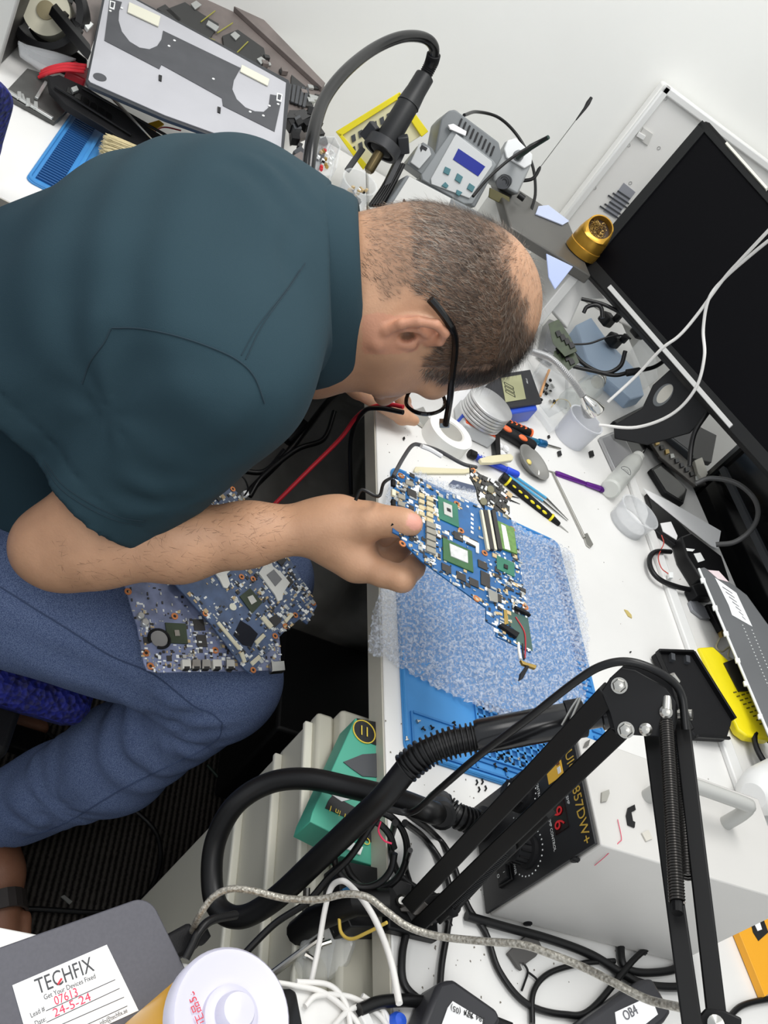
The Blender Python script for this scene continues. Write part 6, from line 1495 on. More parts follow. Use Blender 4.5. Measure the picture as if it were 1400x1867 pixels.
# gold tip cleaner
GB = mat('gold_anodised', (206, 158, 62), .3, .75)
tc_ = thing('tip_cleaner', PD(1060, 450, 1.60), 'gold soldering tip cleaner with brass wool in its slanted mouth', 'tip cleaner')
base = W(1056, 462, RZ); 
A = base+V(-.0, 0, .002); mth = PD(1081, 402, 1.56); axu = V(0, 0, 1)
R1 = .0335
MB().lathe(A, axu, [(0, 0), (R1, 0), (R1+.001, .002), (R1+.001, .018), (R1-.0005, .019), (R1-.0005, .0205), (R1, .0215), (R1-.001, .040)], 40).build('lower_body', GB, tc_)
n = 40; v = []; f = []
tl = (CAM-A); tl.z = 0; tl.normalize(); top_c = A+V(0, 0, .062)+tl*.010; tn = (tl*.95+V(0, 0, 1)).normalized(); ey_ = tn.cross(V(1, 0, 0)).normalized(); ex_ = ey_.cross(tn)
ex0 = V(1, 0, 0); 
def ringp(c, ux_, uy_, r): return [c+ux_*r*math.cos(2*math.pi*k/n)+uy_*r*math.sin(2*math.pi*k/n) for k in range(n)]
hx = (V(1, 0, 0)-tn*tn.x).normalized(); hy = tn.cross(hx)
rings = [ringp(A+V(0, 0, .040), V(1, 0, 0), V(0, 1, 0), R1-.001), ringp(A.lerp(top_c, .82), (V(1, 0, 0)+hx).normalized(), (V(0, 1, 0)+hy).normalized(), R1-.004), ringp(top_c, hx, hy, .0265), ringp(top_c+tn*.001, hx, hy, .0235), ringp(top_c-tn*.012, hx, hy, .0225)]
for r_ in rings: v += r_
for i in range(len(rings)-1): f += [(i*n+k, i*n+(k+1) % n, (i+1)*n+(k+1) % n, (i+1)*n+k) for k in range(n)]
b = MB(); b.v = [tuple(x) for x in v]; b.f = f; b.build('mouth', GB, tc_, smooth=60)
MB().lathe(top_c-tn*.012, tn, [(0, .0005), (.0225, .0)], 30).build('dark_inside', mat('inside_brown', (50, 30, 14), .6), tc_)
bw = MB(); g = random.Random(2)
for i in range(90):
    a = g.uniform(0, 6.28); r = .018*g.random()**.5; c = top_c-tn*.009+hx*r*math.cos(a)+hy*r*math.sin(a)-hy*.003; P = []
    a2 = g.uniform(0, 6.28); rr3 = g.uniform(.002, .004)
    for k in range(7): P.append(c+(hx*math.cos(a2+k)*rr3+hy*math.sin(a2+k)*rr3)+tn*g.uniform(0, .004))
    bw.tube(P, .00045, 3, cap=False)
bw.build('brass_wool', mat('brass_wool', (170, 140, 80), .35, .8), tc_, smooth=0, kind='stuff')
# blue paper slips by the shelf
for q, lb_ in (([(980, 378), (998, 376), (1036, 405), (1024, 412), (975, 392)], 'pale blue paper slip on the wall side of the riser shelf'),):
    tag(MB().slab(q, zp(RZ), .001, .003).build('paper_slip', mat('pale_blue', (196, 206, 232), .6)), lb_, 'paper')
tag(MB().slab([(996, 462), (1045, 486), (1012, 528), (1000, 505)], Pl(PD(1015, 490, 1.6), V(.8, -.3, .6)), -.004, 0).build('blister_pack', mat('pale_blue2', (176, 190, 232), .25), None, .001), 'pale blue translucent blister pack under the riser shelf beside the head', 'blister pack')
tag(MB().slab([(1004, 520), (1045, 486), (1062, 486), (1104, 545), (1060, 545), (1035, 600), (1000, 560)], Pl(PD(1040, 540, 1.75), V(.9, -.3, .4)), -.03, 0).build('white_box', WHT, None, .003), 'white plastic box under the riser shelf left of the power strip', 'box')
# power strip with plugs
PSP = Pl(W(1110, 640, DZ+.032), V(.05, -.1, 1))
ps = thing('power_strip', PSP(1110, 640), 'pale blue power strip carrying black plugs below the monitor edge', 'power strip')
PB = mat('strip_blue', (176, 198, 224), .45)
MB().slab([(1050, 592), (1078, 578), (1108, 620), (1165, 680), (1175, 720), (1150, 728), (1105, 690), (1070, 655)], PSP, -.030, 0).build('body', PB, ps, .003)
for i, (x, y) in enumerate(((1100, 590), (1112, 628), (1158, 612))):
    t = thing('power_plug', PSP(x, y), ('black power plug standing at the far end of the pale blue strip', 'black power plug in the middle of the pale blue strip', 'black power plug nearest the grey strip of the monitor')[i], 'plug', 'plugs in the pale blue strip')
    c = PSP(x, y, .004); MB().box(c+V(0, 0, .012), .030, .028, .026, (V(.9, .43, 0), V(-.43, .9, 0), V(0, 0, 1))).build('plug_body', BLK, t, .005)
    MB().box(c+V(.008, .012, .03), .014, .012, .020, (V(.9, .43, 0), V(-.43, .9, 0), V(0, 0, 1))).build('strain_relief', BLK, t, .003)
for pts, r, lb_ in (([(1060, 545), (1100, 555), (1140, 575)], .0038, 'short black cable running from the white box to the monitor edge'),
                    ([(1064, 570), (1070, 560), (1085, 556), (1096, 562), (1098, 580)], .0040, 'short curved black cable on the far plug of the pale blue strip'),
                    ([(1042, 628), (1075, 626), (1110, 614), (1135, 612), (1150, 618)], .0020, 'thin black lead crossing over the pale blue strip'),
                    ([(1030, 620), (1060, 660), (1100, 680), (1130, 668), (1140, 640)], .0042, 'thick black cable curving in front of the pale blue strip'),
                    ([(1045, 668), (1080, 676), (1120, 684), (1150, 678), (1190, 670), (1215, 655)], .0040, 'black cable with sleeve running behind the glass bottle')):
    tag(cable('cable', [PD(x, y, 1.66) for x, y in pts], r, CBL, None), lb_, 'cable')
tag(MB().tube([PD(1142, 680, 1.64), PD(1166, 676, 1.64)], .007, 12).build('ferrite_sleeve', BLKM), 'black cylindrical ferrite on the cable behind the glass bottle', 'ferrite')
tag(MB().slab([(1140, 650), (1160, 625), (1185, 650), (1190, 700), (1160, 720), (1145, 690)], zz(.0), .002, .02).build('plastic_bag', GLASS, None, .003), 'clear plastic sheet lying against the pale blue power strip', 'bag')
# green boards and clear case by the forehead
for k, (q, lb_) in enumerate((([(1000, 590), (1018, 582), (1040, 615), (1052, 640), (1030, 650), (1008, 625)], 'dark green memory board standing beside the hair'), ([(1010, 640), (1042, 630), (1056, 660), (1030, 680), (1008, 660)], 'dark green memory board lying above the gooseneck'))):
    gp = Pl(PD(1025, 625+30*k, 1.60), V(.5, -.5, .8)); t = thing('memory_board', gp(1025, 625), lb_, 'circuit board')
    MB().slab(q, gp, -.002, 0).build('board', mat('pcb_olive', (52, 66, 38), .5, noise=.3, ns=80), t)
    for i in range(4): MB().slab([(1012+i*8, 606+i*7+30*k), (1019+i*8, 603+i*7+30*k), (1024+i*8, 612+i*7+30*k), (1016+i*8, 616+i*7+30*k)], gp, .0, .003).build('memory_chip', BLK, t)
tag(MB().slab([(985, 600), (1010, 610), (1030, 650), (1000, 672), (975, 655)], zz(.0), .004, .03).build('clear_case', mat('smoky_clear', (120, 122, 126), .15, alpha=.5), None, .003), 'smoky clear plastic case beside the forehead', 'case')
# phones and gadgets behind the flux bottle
def phone(q, h, label, m1, m2, name='phone'):
    t = thing(name, zz(0)(*q[0]), label, 'phone'); MB().slab(q, T, .001, h).build('body', m1, t, .002)
    cx = sum(p[0] for p in q)/len(q); cy = sum(p[1] for p in q)/len(q)
    MB().slab([(cx+(x-cx)*.88, cy+(y-cy)*.88) for x, y in q], T, h, h+.0008).build('glass', m2, t, .0002); return t
GLK = mat('glass_black', (14, 14, 16), .12)
phone([(1088, 802), (1118, 790), (1132, 800), (1160, 855), (1128, 880), (1120, 872)], .009, 'silver edged grey phone lying left of the flux bottle', mat('phone_silver', (170, 170, 172), .3, .5), mat('phone_grey', (128, 128, 130), .4))
phone([(1118, 790), (1158, 776), (1185, 800), (1160, 850), (1134, 826)], .008, 'black phone with cracked glass behind the flux bottle', BLK, GLK)
phone([(1178, 862), (1200, 850), (1245, 900), (1238, 926), (1205, 905)], .012, 'black phone lying right of the flux bottle near the tub', BLK, GLK)
t = phone([(1190, 790), (1215, 768), (1242, 780), (1246, 850), (1200, 815)], .030, 'dark grey opened phone propped behind the flux needle', DGREY, mat('opened_grey', (66, 66, 70), .5))
t = phone([(1150, 770), (1185, 752), (1210, 770), (1175, 800)], .02, 'black phone half hidden behind the monitor stand', BLK, GLK)
ft = thing('phone_mid_frame', zz(.01)(1230, 860), 'metal phone mid-frame with flex connectors left of the dark panel', 'phone frame')
MB().slab([(1165, 806), (1185, 800), (1262, 872), (1275, 895), (1255, 898), (1190, 845)], T, .014, .020).build('frame', mat('midframe', (92, 88, 84), .4, .6, noise=.3, ns=60), ft, .001)
for i in range(9): x = 1180+i*9; y = 818+i*8; MB().slab([(x, y), (x+6, y-1), (x+8, y+6), (x+1, y+8)], T, .020, .023).build('flex_part', random.choice((BLK, TIN, GOLD, DGREY)), ft)
MB().slab([(1248, 856), (1262, 850), (1272, 880), (1264, 892), (1254, 880)], T, .020, .028).build('white_clip', mat('clip_white', (206, 202, 190), .4), ft, .001)
# cable coil on the dark panel
tag(cable('cable', [PD(1290, 752, 1.50), PD(1268, 785, 1.50), PD(1260, 815, 1.50), PD(1257, 850, 1.49)], .0042, CBL, None), 'black cable dropping behind the monitor to the phone frame', 'cable')
tag(cable('cable', [PD(1268, 882, 1.48), PD(1295, 872, 1.48), PD(1340, 880, 1.47), PD(1372, 905, 1.46), PD(1382, 935, 1.44), PD(1370, 965, 1.43), PD(1340, 988, 1.43), PD(1305, 993, 1.44)], .0042, mat('cable_grey', (62, 62, 62), .5), None), 'dark grey cable looping out over the glossy panel behind the desk', 'cable')
# narrow black box, white cards, notebook
tag(MB().slab([(1172, 905), (1200, 925), (1248, 975), (1302, 1030), (1296, 1050), (1230, 1005), (1170, 960), (1180, 930)], T, .001, .010).build('black_strip', BLK, None, .002), 'long flat black plastic strip lying between the tub and the charger', 'strip')
tag(MB().slab([(1203, 955), (1222, 952), (1234, 978), (1232, 985), (1208, 970)], zz(.010), .0005, .0015).build('white_sticker', PAPER), 'small white sticker on the flat black strip', 'sticker')
tag(MB().slab([(1165, 898), (1210, 920), (1306, 975), (1300, 1007), (1288, 1002), (1240, 965), (1178, 915)], T, .0105, .0115).build('paper_sheet', PAPER), 'white paper sheet lying over the flat black strip by the dark panel', 'paper')
cg = thing('battery_charger', zz(0)(1230, 1040), 'black charger with open frame handle and a thin red wire', 'charger')
MB().slab([(1222, 995), (1240, 988), (1296, 1030), (1310, 1075), (1290, 1090), (1258, 1072), (1232, 1030)], T, .001, .026).build('body', BLK, cg, .003)
MB().tube(catmull([zz(.012)(x, y) for x, y in ((1222, 1006), (1196, 1006), (1184, 1018), (1188, 1040), (1205, 1058), (1235, 1070), (1262, 1076))], 5), .0042, 10).build('handle', BLK, cg)
MB().slab([(1245, 1080), (1270, 1070), (1296, 1086), (1290, 1100), (1255, 1100)], T, .001, .02).build('hinge', BLKM, cg, .002)
MB().slab([(1264, 1010), (1276, 1008), (1284, 1022), (1272, 1026)], zz(.026), .0005, .001).build('printed_mark', SILK, cg); MB().slab([(1250, 1000), (1266, 1002), (1262, 1006), (1252, 1005)], zz(.026), .0005, .001).build('printed_mark', SILK, cg)
MB().tube(catmull([zz(.015)(x, y) for x, y in ((1206, 976), (1210, 990), (1204, 1004), (1200, 1018), (1206, 1036), (1218, 1046))], 5), .0009, 6).build('red_wire', mat('red_thin', (190, 70, 60), .5), cg)
MB().slab([(1216, 1046), (1224, 1046), (1224, 1056), (1217, 1056)], zz(.012), 0, .004).build('white_connector', SILK, cg)
# metal bits and USB stick between charger and grey base
tag(MB().slab([(1252, 1100), (1262, 1096), (1280, 1110), (1290, 1132), (1276, 1130), (1258, 1116)], T, .001, .006).build('bracket', mat('bracket_grey', (150, 152, 158), .4, .5), None, .0005), 'small grey metal bracket below the black charger', 'bracket')
us = thing('usb_stick', T(1300, 1140), 'black memory stick with silver plug below the charger', 'memory stick')
MB().slab([(1280, 1108), (1292, 1106), (1318, 1148), (1306, 1156)], T, .001, .010).build('body', BLK, us, .001); MB().slab([(1306, 1154), (1316, 1150), (1322, 1160), (1310, 1166)], T, .002, .008).build('plug', GOLD, us, .0005)
cable('cable', [zz(.006)(1312, 1164), zz(.006)(1306, 1180), zz(.008)(1316, 1188), zz(.012)(1330, 1180), zz(.01)(1328, 1198), zz(.006)(1345, 1206)], .0016, mat('lanyard', (190, 182, 150), .5), 'thin beige lanyard cord curling off the memory stick', 'cord')
# black tray
bk = thing('black_tray', T(1255, 1260), 'black plastic battery tray lying tilted behind the lamp joint', 'tray')
TP = Pl(W(1255, 1260, DZ+.018), V(.05, -.1, 1))
MB().slab([(1197, 1188), (1208, 1184), (1262, 1188), (1338, 1312), (1336, 1320), (1328, 1345), (1272, 1342), (1255, 1320)], TP, -.014, -.003).build('base', BLKM, bk, .002)
for a, b, h in (((1199, 1188), (1262, 1190), .010), ((1262, 1190), (1338, 1312), .010), ((1199, 1190), (1262, 1330), .006), ((1270, 1342), (1330, 1346), .004)): MB().bar(TP(*a), TP(*b), .004, h, up=tuple(TP.n)).build('rim', BLK, bk, .0008)
for x, y in ((1225, 1200), (1252, 1204)): MB().slab([(x-4, y-8), (x+3, y-6), (x+4, y+6), (x-3, y+4)], TP, -.003, .003).build('latch', DGREY, bk)
# yellow folder / case with print
YP = Pl(W(1340, 1270, DZ+.02), V(0, -.25, 1))
yf = thing('yellow_folder', YP(1340, 1270), 'bright yellow plastic folder with black print beside the grey laptop base', 'folder')
MB().slab([(1272, 1180), (1300, 1178), (1336, 1210), (1400, 1290), (1420, 1340), (1400, 1348), (1362, 1342), (1345, 1330)], YP, -.014, 0).build('folder', YEL, yf, .003)
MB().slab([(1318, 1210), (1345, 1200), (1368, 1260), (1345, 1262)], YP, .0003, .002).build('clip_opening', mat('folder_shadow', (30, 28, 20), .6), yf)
YI = mat('yellow_print', (90, 84, 14), .6)
x0, y0 = 1340, 1262
for i in range(9):
    for j in range(3):
        x = 1336+i*6+j*9; y = 1262+i*7.2-j*3; MB().slab([(x, y), (x+6, y-1.5), (x+7, y+.6), (x+1, y+2.2)], YP, .0002, .0006).build('printed_line', YI, yf)
# grey laptop base with white labels
GP = Pl(W(1340, 1160, DZ+.05), V(.0, -.55, 1))
lb2 = thing('bottom_cover', GP(1340, 1160), 'dark grey laptop base panel with two white labels at the right edge', 'laptop base')
MB().slab([(1274, 1036), (1284, 1034), (1340, 1068), (1362, 1085), (1430, 1180), (1430, 1400), (1404, 1345)], GP, -.006, 0).build('panel', mat('base_grey', (96, 98, 100), .5, noise=.1, ns=10), lb2, .001)
MB().tube([GP(1274, 1037, .001), GP(1404, 1345, .001)], .0020, 8).build('bright_edge', SILK, lb2)
for x, y in ((1283, 1060), (1305, 1110), (1325, 1157), (1346, 1206), (1361, 1248), (1387, 1308)): MB().slab([(x-7, y-4), (x+1, y-4), (x+3, y+4), (x-5, y+4)], GP, 0, .003).build('clip_tab', SILK, lb2)
MB().slab([(1303, 1054), (1342, 1082), (1371, 1143), (1334, 1122), (1328, 1104)], GP, .0003, .0012).build('label', PAPER, lb2)
MB().slab([(1290, 1040), (1310, 1042), (1328, 1062), (1308, 1056)], GP, .0003, .0012).build('label', mat('label_pink', (226, 208, 210), .6), lb2)
for i in range(7): MB().slab([(1316+i*6, 1070+i*9.0), (1334+i*4, 1082+i*8), (1335+i*4, 1084+i*8), (1317+i*6, 1072.5+i*9.0)], GP, .0013, .0016).build('printed_line', mat('print_grey', (130, 130, 134), .6), lb2)
for k in range(2):
    for i in range(26): c = GP(1354+k*17+i*2.6, 1140+k*9+i*6.2, .0004); MB().box(c, .0016, .0016, .0008).build('vent_hole', SILK, lb2)
# white bottle and black ring at the right edge
wt = thing('white_bottle', W(1400, 1440), 'white rounded bottle lying at the right edge behind the station handle', 'bottle')
A = zz(.035)(1372, 1452); B = zz(.04)(1460, 1404); ax = (B-A).normalized(); MB().lathe(A, ax, [(0, 0), (.016, .001), (.026, .010), (.031, .03), (.031, .10), (0, .10)], 32).build('body', WHT, wt)
rg = thing('black_ring', W(1398, 1372), 'black round ring at the right edge below the yellow folder', 'ring'); c = zz(.02)(1400, 1372)
MB().tube([c+V(math.cos(a)*.5, math.sin(a), 0)*.022+V(math.cos(a)*.019, 0, 0) for a in [2*math.pi*i/24 for i in range(25)]], .004, 8).build('ring', BLK, rg)
# ================================================================ bottom: near desk, cables, chargers, boxes
NP = zp(DZ)
LZ = DZ+.022
LPn = zp(LZ)
lt = thing('closed_laptop', W(150, 1760, LZ), 'closed charcoal laptop with a white repair shop label at the bottom left', 'laptop')
CH = mat('charcoal_lid', (84, 84, 92), .6, noise=.10, ns=400)
c1, c2_ = LPn(272, 1631), LPn(355, 1800)
ex = (c2_-c1).normalized(); ey = V(0, 0, 1).cross(ex).normalized()
if ey.dot(LPn(0, 1724)-c1) < 0: ey = -ey
def rrect(o, ex, ey, a, b, r, n=6):
    out = []
    for cx, cy, a0 in ((r, r, 180), (a-r, r, 270), (a-r, b-r, 0), (r, b-r, 90)):
        for i in range(n+1): t = math.radians(a0+90*i/n); out.append(o+ex*(cx+r*math.cos(t))+ey*(cy+r*math.sin(t)))
    return out
ey = (LPn(0, 1724)-LPn(262, 1632)).normalized()
R0 = rrect(c1-ex*.0-ey*.0, ex, ey, .26, .38, .012)
def uprism(pts, h0, h1):
    a = sum(((pts[i]-pts[0]).cross(pts[(i+1) % len(pts)]-pts[0]) for i in range(len(pts))), V(0, 0, 0))
    if a.z < 0: pts = pts[::-1]
    return MB().prism(pts, (0, 0, 1), h0, h1)
uprism(R0, -.007, 0).build('lid', CH, lt, .001); uprism(rrect(c1+ex*.001+ey*.001, ex, ey, .258, .378, .012), -.0215, -.0085).build('base', mat('base_black', (30, 30, 32), .5), lt, .001)
q = [(22, 1797), (194, 1723), (252, 1843), (60, 1930)]
lb3 = MB().slab(q, LPn, .0002, .0007).build('label', PAPER, lt)
lx = (LPn(194, 1723)-LPn(22, 1797)).normalized(); ly = (LPn(22, 1797)-LPn(60, 1930)).normalized()
GI = mat('print_dark', (62, 64, 68), .6); LRD = mat('print_red', (206, 40, 60), .6)
def fit_text(s, p0, p1, ly, h, m, par, off=.0009):
    P0 = LPn(*p0); P1 = LPn(*p1); o = text(s, P0, P1-P0, ly, h, m, par, off=off)
    d_ = (P1-P0); L = d_.length; d_.normalize(); w_ = max((v.co-P0).dot(d_) for v in o.data.vertices)
    k = L/w_
    for v in o.data.vertices: t = (v.co-P0).dot(d_); v.co += d_*(t*k-t)
    return o
fit_text('TECHFIX', (68, 1814), (172, 1770), ly, .0092, GI, lb3)
MB().slab([(103, 1795), (110, 1784), (113, 1786), (106, 1797)], LPn, .0010, .0013).build('red_stroke', LRD, lb3)
fit_text('Get Your Devices Fixed', (80, 1824), (174, 1784), ly, .0030, GI, lb3)
fit_text('Lead #', (56, 1857), (82, 1843), ly, .0030, GI, lb3); fit_text('Date:', (64, 1872), (84, 1862), ly, .0030, GI, lb3)
fit_text('info@techfix.ae', (182, 1871), (232, 1846), ly, .0028, GI, lb3)
for (a, b) in (((84, 1843), (210, 1786)), ((85, 1864), (218, 1802)), ((112, 1868), (226, 1818)), ((150, 1872), (232, 1834))): MB().bar(LPn(*a, .0009), LPn(*b, .0009), .0004, .0003).build('rule_line', GI, lb3)
fit_text('07613', (100, 1834), (142, 1816), ly, .0052, PINK, lb3); fit_text('24-5-24', (98, 1856), (166, 1824), ly, .0050, PINK, lb3)
# usb plug and braided cable
up_ = thing('usb_cable', PD(340, 1710, .62), 'silver braided cable with black moulded plug running from the laptop to the lamp', 'cable')
pa = W(322, 1728, DZ+.010); pb_ = W(352, 1706, DZ+.012)
MB().bar(W(300, 1735, DZ+.010), pb_, .018, .014).build('plug', BLKM, up_, .003)
MB().tube([pb_, W(372, 1708, DZ+.012), W(378, 1714, DZ+.012)], [.0075, .006, .0035], 12).build('strain_relief', BLKM, up_)
BRD = mat('braid_silver', (176, 172, 162), .35, .4, bump=.5, bs=500, kind='voronoi', c2=(120, 116, 106), ns=500, thr=(.35, .65), bd=.0008)
cable('braided_cable', [W(350, 1700, DZ+.016), PD(362, 1672, .60), PD(388, 1636, .60), PD(420, 1621, .60), PD(460, 1624, .60), PD(520, 1638, .60), PD(580, 1640, .595), PD(630, 1630, .59), PD(670, 1636, .585), PD(705, 1662, .58), PD(745, 1690, .575), PD(800, 1707, .57), PD(880, 1716, .555), PD(950, 1722, .54), PD(1000, 1738, .53), PD(1060, 1762, .52), PD(1120, 1792, .50), PD(1180, 1822, .49), PD(1245, 1838, .47)], .0024, BRD, None, parent=up_, seg=6)
for pts, r, lb_ in (([(338, 1748, .60), (350, 1724, .605), (362, 1700, .61), (385, 1678, .62), (430, 1668, .64)], .0032, 'short black cable between the laptop corner and the thick hose'),
                    ([(395, 1790, .70), (440, 1745, .71), (500, 1685, .72), (560, 1645, .72), (600, 1600, .72), (640, 1560, .72), (680, 1500, .72), (715, 1455, .72)], .0030, 'black cable hanging in front of the beige pedestal')):
    tag(cable('cable', [PD(*p) for p in pts], r, CBL, None), lb_, 'cable')
# coil of black cable at the desk edge
co = thing('cable_coil', W(740, 1560), 'coil of black cable hanging over the desk front edge beside the station', 'cable')
def circ(cx, cy, rx, ry, d0, d1, a0=0, a1=360, n=14): return [PD(cx+rx*math.cos(math.radians(a0+(a1-a0)*i/n)), cy+ry*math.sin(math.radians(a0+(a1-a0)*i/n)), d0+(d1-d0)*i/n) for i in range(n+1)]
cable('coil_loop', circ(664, 1556, 55, 62, .72, .735, 0, 352), .0030, CBL, None, parent=co)
cable('coil_loop', circ(684, 1550, 58, 70, .735, .75, -140, 160), .0030, CBL, None, parent=co)
cable('coil_loop', [PD(720, 1500, .73), W(712, 1540, DZ+.006), W(725, 1590, DZ+.006), W(760, 1620, DZ+.006), W(800, 1640, DZ+.006), W(820, 1690, DZ+.006)], .0030, CBL, None, parent=co)
cable('coil_loop', [PD(738, 1500, .735), W(775, 1530, DZ+.006), W(808, 1580, DZ+.006), W(822, 1640, DZ+.006), W(815, 1700, DZ+.006), W(805, 1760, DZ+.006), W(800, 1830, DZ+.006)], .0030, CBL, None, parent=co)
cable('coil_loop', [PD(738, 1480, .735), W(790, 1520, DZ+.004), W(820, 1560, DZ+.004), W(852, 1650, DZ+.004), W(885, 1700, DZ+.004), W(910, 1770, DZ+.004), W(960, 1830, DZ+.004), W(1030, 1850, DZ+.004), W(1080, 1838, DZ+.008), W(1160, 1745, DZ+.01), W(1210, 1715, DZ+.01), W(1250, 1718, DZ+.008)], .0030, CBL, None, parent=co)
cable('coil_loop', [PD(748, 1550, .70), W(740, 1580, DZ+.006), W(748, 1610, DZ+.006)], .0022, CBL, None, parent=co)
cable('pink_wire', [PD(694, 1498, .70), PD(690, 1515, .70), PD(700, 1532, .70), PD(714, 1538, .70)], .0008, PINK, None, parent=co)
for pts, r, lb_ in (([(850, 1670), (920, 1690), (1000, 1712), (1080, 1742), (1160, 1790), (1230, 1800), (1260, 1790)], .0042, 'thick black cable running along the foot of the rework station'),
                    ([(1240, 1630), (1180, 1640), (1140, 1680), (1133, 1750), (1160, 1772), (1220, 1770), (1250, 1755)], .0038, 'black cable looping out behind the lamp arm at the station side'),
                    ([(1240, 1628), (1300, 1632), (1360, 1650), (1420, 1690)], .0038, 'black cable crossing from lamp arm to the right edge over the orange card'),
                    ([(970, 1867), (972, 1810), (1000, 1775), (1060, 1757), (1120, 1752)], .0026, 'thin black cable rising from the bottom edge near the round-cornered charger'),
                    ([(742, 1695), (733, 1740), (735, 1790), (760, 1820), (800, 1840)], .0034, 'black cable dropping from the lamp base to the black charger'),
                    ([(1320, 1867), (1350, 1835), (1400, 1822), (1440, 1820)], .0030, 'black cable entering at the bottom right corner')):
    tag(cable('cable', [zz(r+.002)(*p) for p in pts], r, CBL, None), lb_, 'cable')
# chargers
def brick(q, label, h=.03):
    t = thing('power_adapter', T(*q[0]), label, 'power adapter'); MB().slab(q, zz(h), -h+.001, 0).build('body', mat('adapter_black', (48, 48, 52), .45), t, .004); return t, zz(h)
t, bp_ = brick([(765, 1880), (800, 1790), (826, 1783), (908, 1840), (915, 1862), (900, 1885)], 'black power adapter with white specification label at the bottom centre')
MB().slab([(815, 1838), (824, 1826), (880, 1860), (872, 1885), (800, 1880)], bp_, .0004, .001).build('label', PAPER, t)
fx = (bp_(880, 1860)-bp_(815, 1830)).normalized(); fy = V(0, 0, 1).cross(fx)
for i, s in enumerate(('(05)', '974', '384 767')): text(s, bp_(858-i*-8-20*i*0+(-18+i*14), 1853-(18-i*8)+6, .0011), -fx, -fy, .0042, INK, t)
t, bp_ = brick([(1060, 1890), (1064, 1860), (1170, 1785), (1190, 1782), (1226, 1845), (1215, 1862), (1180, 1890)], 'black power adapter with handwritten white sticker at the bottom right')
s_ = MB().slab([(1120, 1846), (1185, 1816), (1198, 1850), (1160, 1880), (1124, 1880)], bp_, .0004, .001).build('sticker', PAPER, t)
fx = (bp_(1172, 1836)-bp_(1136, 1858)).normalized(); fy = V(0, 0, 1).cross(fx); text('OB4', bp_(1140, 1862, .0012), fx, fy, .0075, mat('pencil_ink', (90, 90, 96), .6), s_)
# broken dark fan-shaped plastic piece with cable tie
fp_ = thing('broken_fan_blade', T(945, 1735), 'dark grey broken fan-shaped plastic piece with comb teeth on the desk', 'plastic piece')
MB().slab([(924, 1738), (940, 1722), (962, 1703), (978, 1712), (986, 1728), (975, 1745), (958, 1757), (944, 1755), (950, 1770), (942, 1764), (930, 1746)], zz(.003), -.002, .002).build('piece', mat('piece_grey', (84, 82, 80), .6), fp_, .0005)
for i in range(5): MB().slab([(952+i*6, 1754-i*5), (955+i*6, 1752-i*5), (957+i*6, 1758-i*5), (954+i*6, 1760-i*5)], zz(.003), -.001, .0016).build('tooth', mat('piece_grey', (84, 82, 80), .6), fp_)
cable('cable_tie', [zz(.003)(*p) for p in ((956, 1758), (962, 1772), (955, 1795), (951, 1806))], .0010, BLK, None, parent=fp_); cable('cable_tie', [zz(.003)(*p) for p in ((962, 1772), (975, 1782), (984, 1792))], .0010, BLK, None, parent=fp_)
# specks of dirt on desk
g = random.Random(12); dm = MB()
for i in range(260):
    x = g.choice((g.uniform(700, 1340), g.uniform(690, 900))); y = g.uniform(770, 1867); c = zz(.0)(x, y)
    if c.x < -1.9 or c.y < YF or c.y > 1.14: continue
    s = g.uniform(.0004, .0014); a = g.uniform(0, 3); dm.prism([c+V(math.cos(a+k*1.3)*s, math.sin(a+k*1.3)*s*.7, 0) for k in range(4)], (0, 0, 1), .0002, .0005)
tag(dm.build('dust_specks', mat('speck', (120, 114, 104), .8), None, smooth=0, kind='stuff'), 'dark specks and solder crumbs scattered over the white desk', 'dirt')
# green product boxes on the pedestal
GRN = mat('box_green', (72, 160, 136), .5); BXK = mat('box_black', (18, 18, 20), .5); YG = mat('print_yellow', (224, 196, 70), .5)
GZ = PZT+.001
def gbox(q, h, label):
    t = thing('product_box', zp(GZ)(*q[0]), label, 'box'); MB().slab(q, zp(GZ+h), -h, 0).build('carton', GRN, t, .0008); return t, zp(GZ+h)
t, gp = gbox([(648, 1309), (700, 1318), (720, 1470), (628, 1530), (565, 1498), (570, 1480)], .032, 'green product box with laptop dock picture lying on the pedestal')
MB().slab([(650, 1310), (700, 1320), (700, 1365), (660, 1350)], gp, .0003, .0008).build('black_corner', BXK, t)
c = gp(664, 1334, .001); MB().tube([c+V(math.cos(a), math.sin(a), 0)*.0125 for a in [2*math.pi*i/30 for i in range(31)]], .0007, 5).build('badge_ring', YG, t); MB().lathe(c, (0, 0, 1), [(0, 0), (.0122, 0), (0, .0001)], 28).build('badge', BXK, t)
rd_ = (gp(665, 1318)-gp(662, 1345)).normalized(); tx = (gp(640, 1405)-gp(655, 1365))
text('11', c+V(-.0055, .006, .0004), V(0, -1, 0), V(1, 0, 0), .011, YG, t, squash=.8)
text('(11 in 1', gp(604, 1478, .001), gp(640, 1500)-gp(604, 1478), gp(610, 1460)-gp(604, 1478), .005, YG, t) if False else None
MB().slab([(598, 1460), (606, 1450), (660, 1480), (650, 1500), (592, 1474)], gp, .0003, .0008).build('black_band', BXK, t)
text('11 in 1', gp(640, 1490, .001), gp(600, 1468)-gp(640, 1490), gp(640, 1500)-gp(646, 1478), .0060, YG, t)
MB().slab([(625, 1390), (660, 1376), (720, 1372), (720, 1420), (660, 1416), (640, 1402)], gp, .0003, .001).build('dock_picture', DGREY, t)
MB().slab([(596, 1444), (612, 1426), (640, 1436), (650, 1455), (622, 1462)], gp, .0003, .0009).build('keypad_picture', LGREY, t)
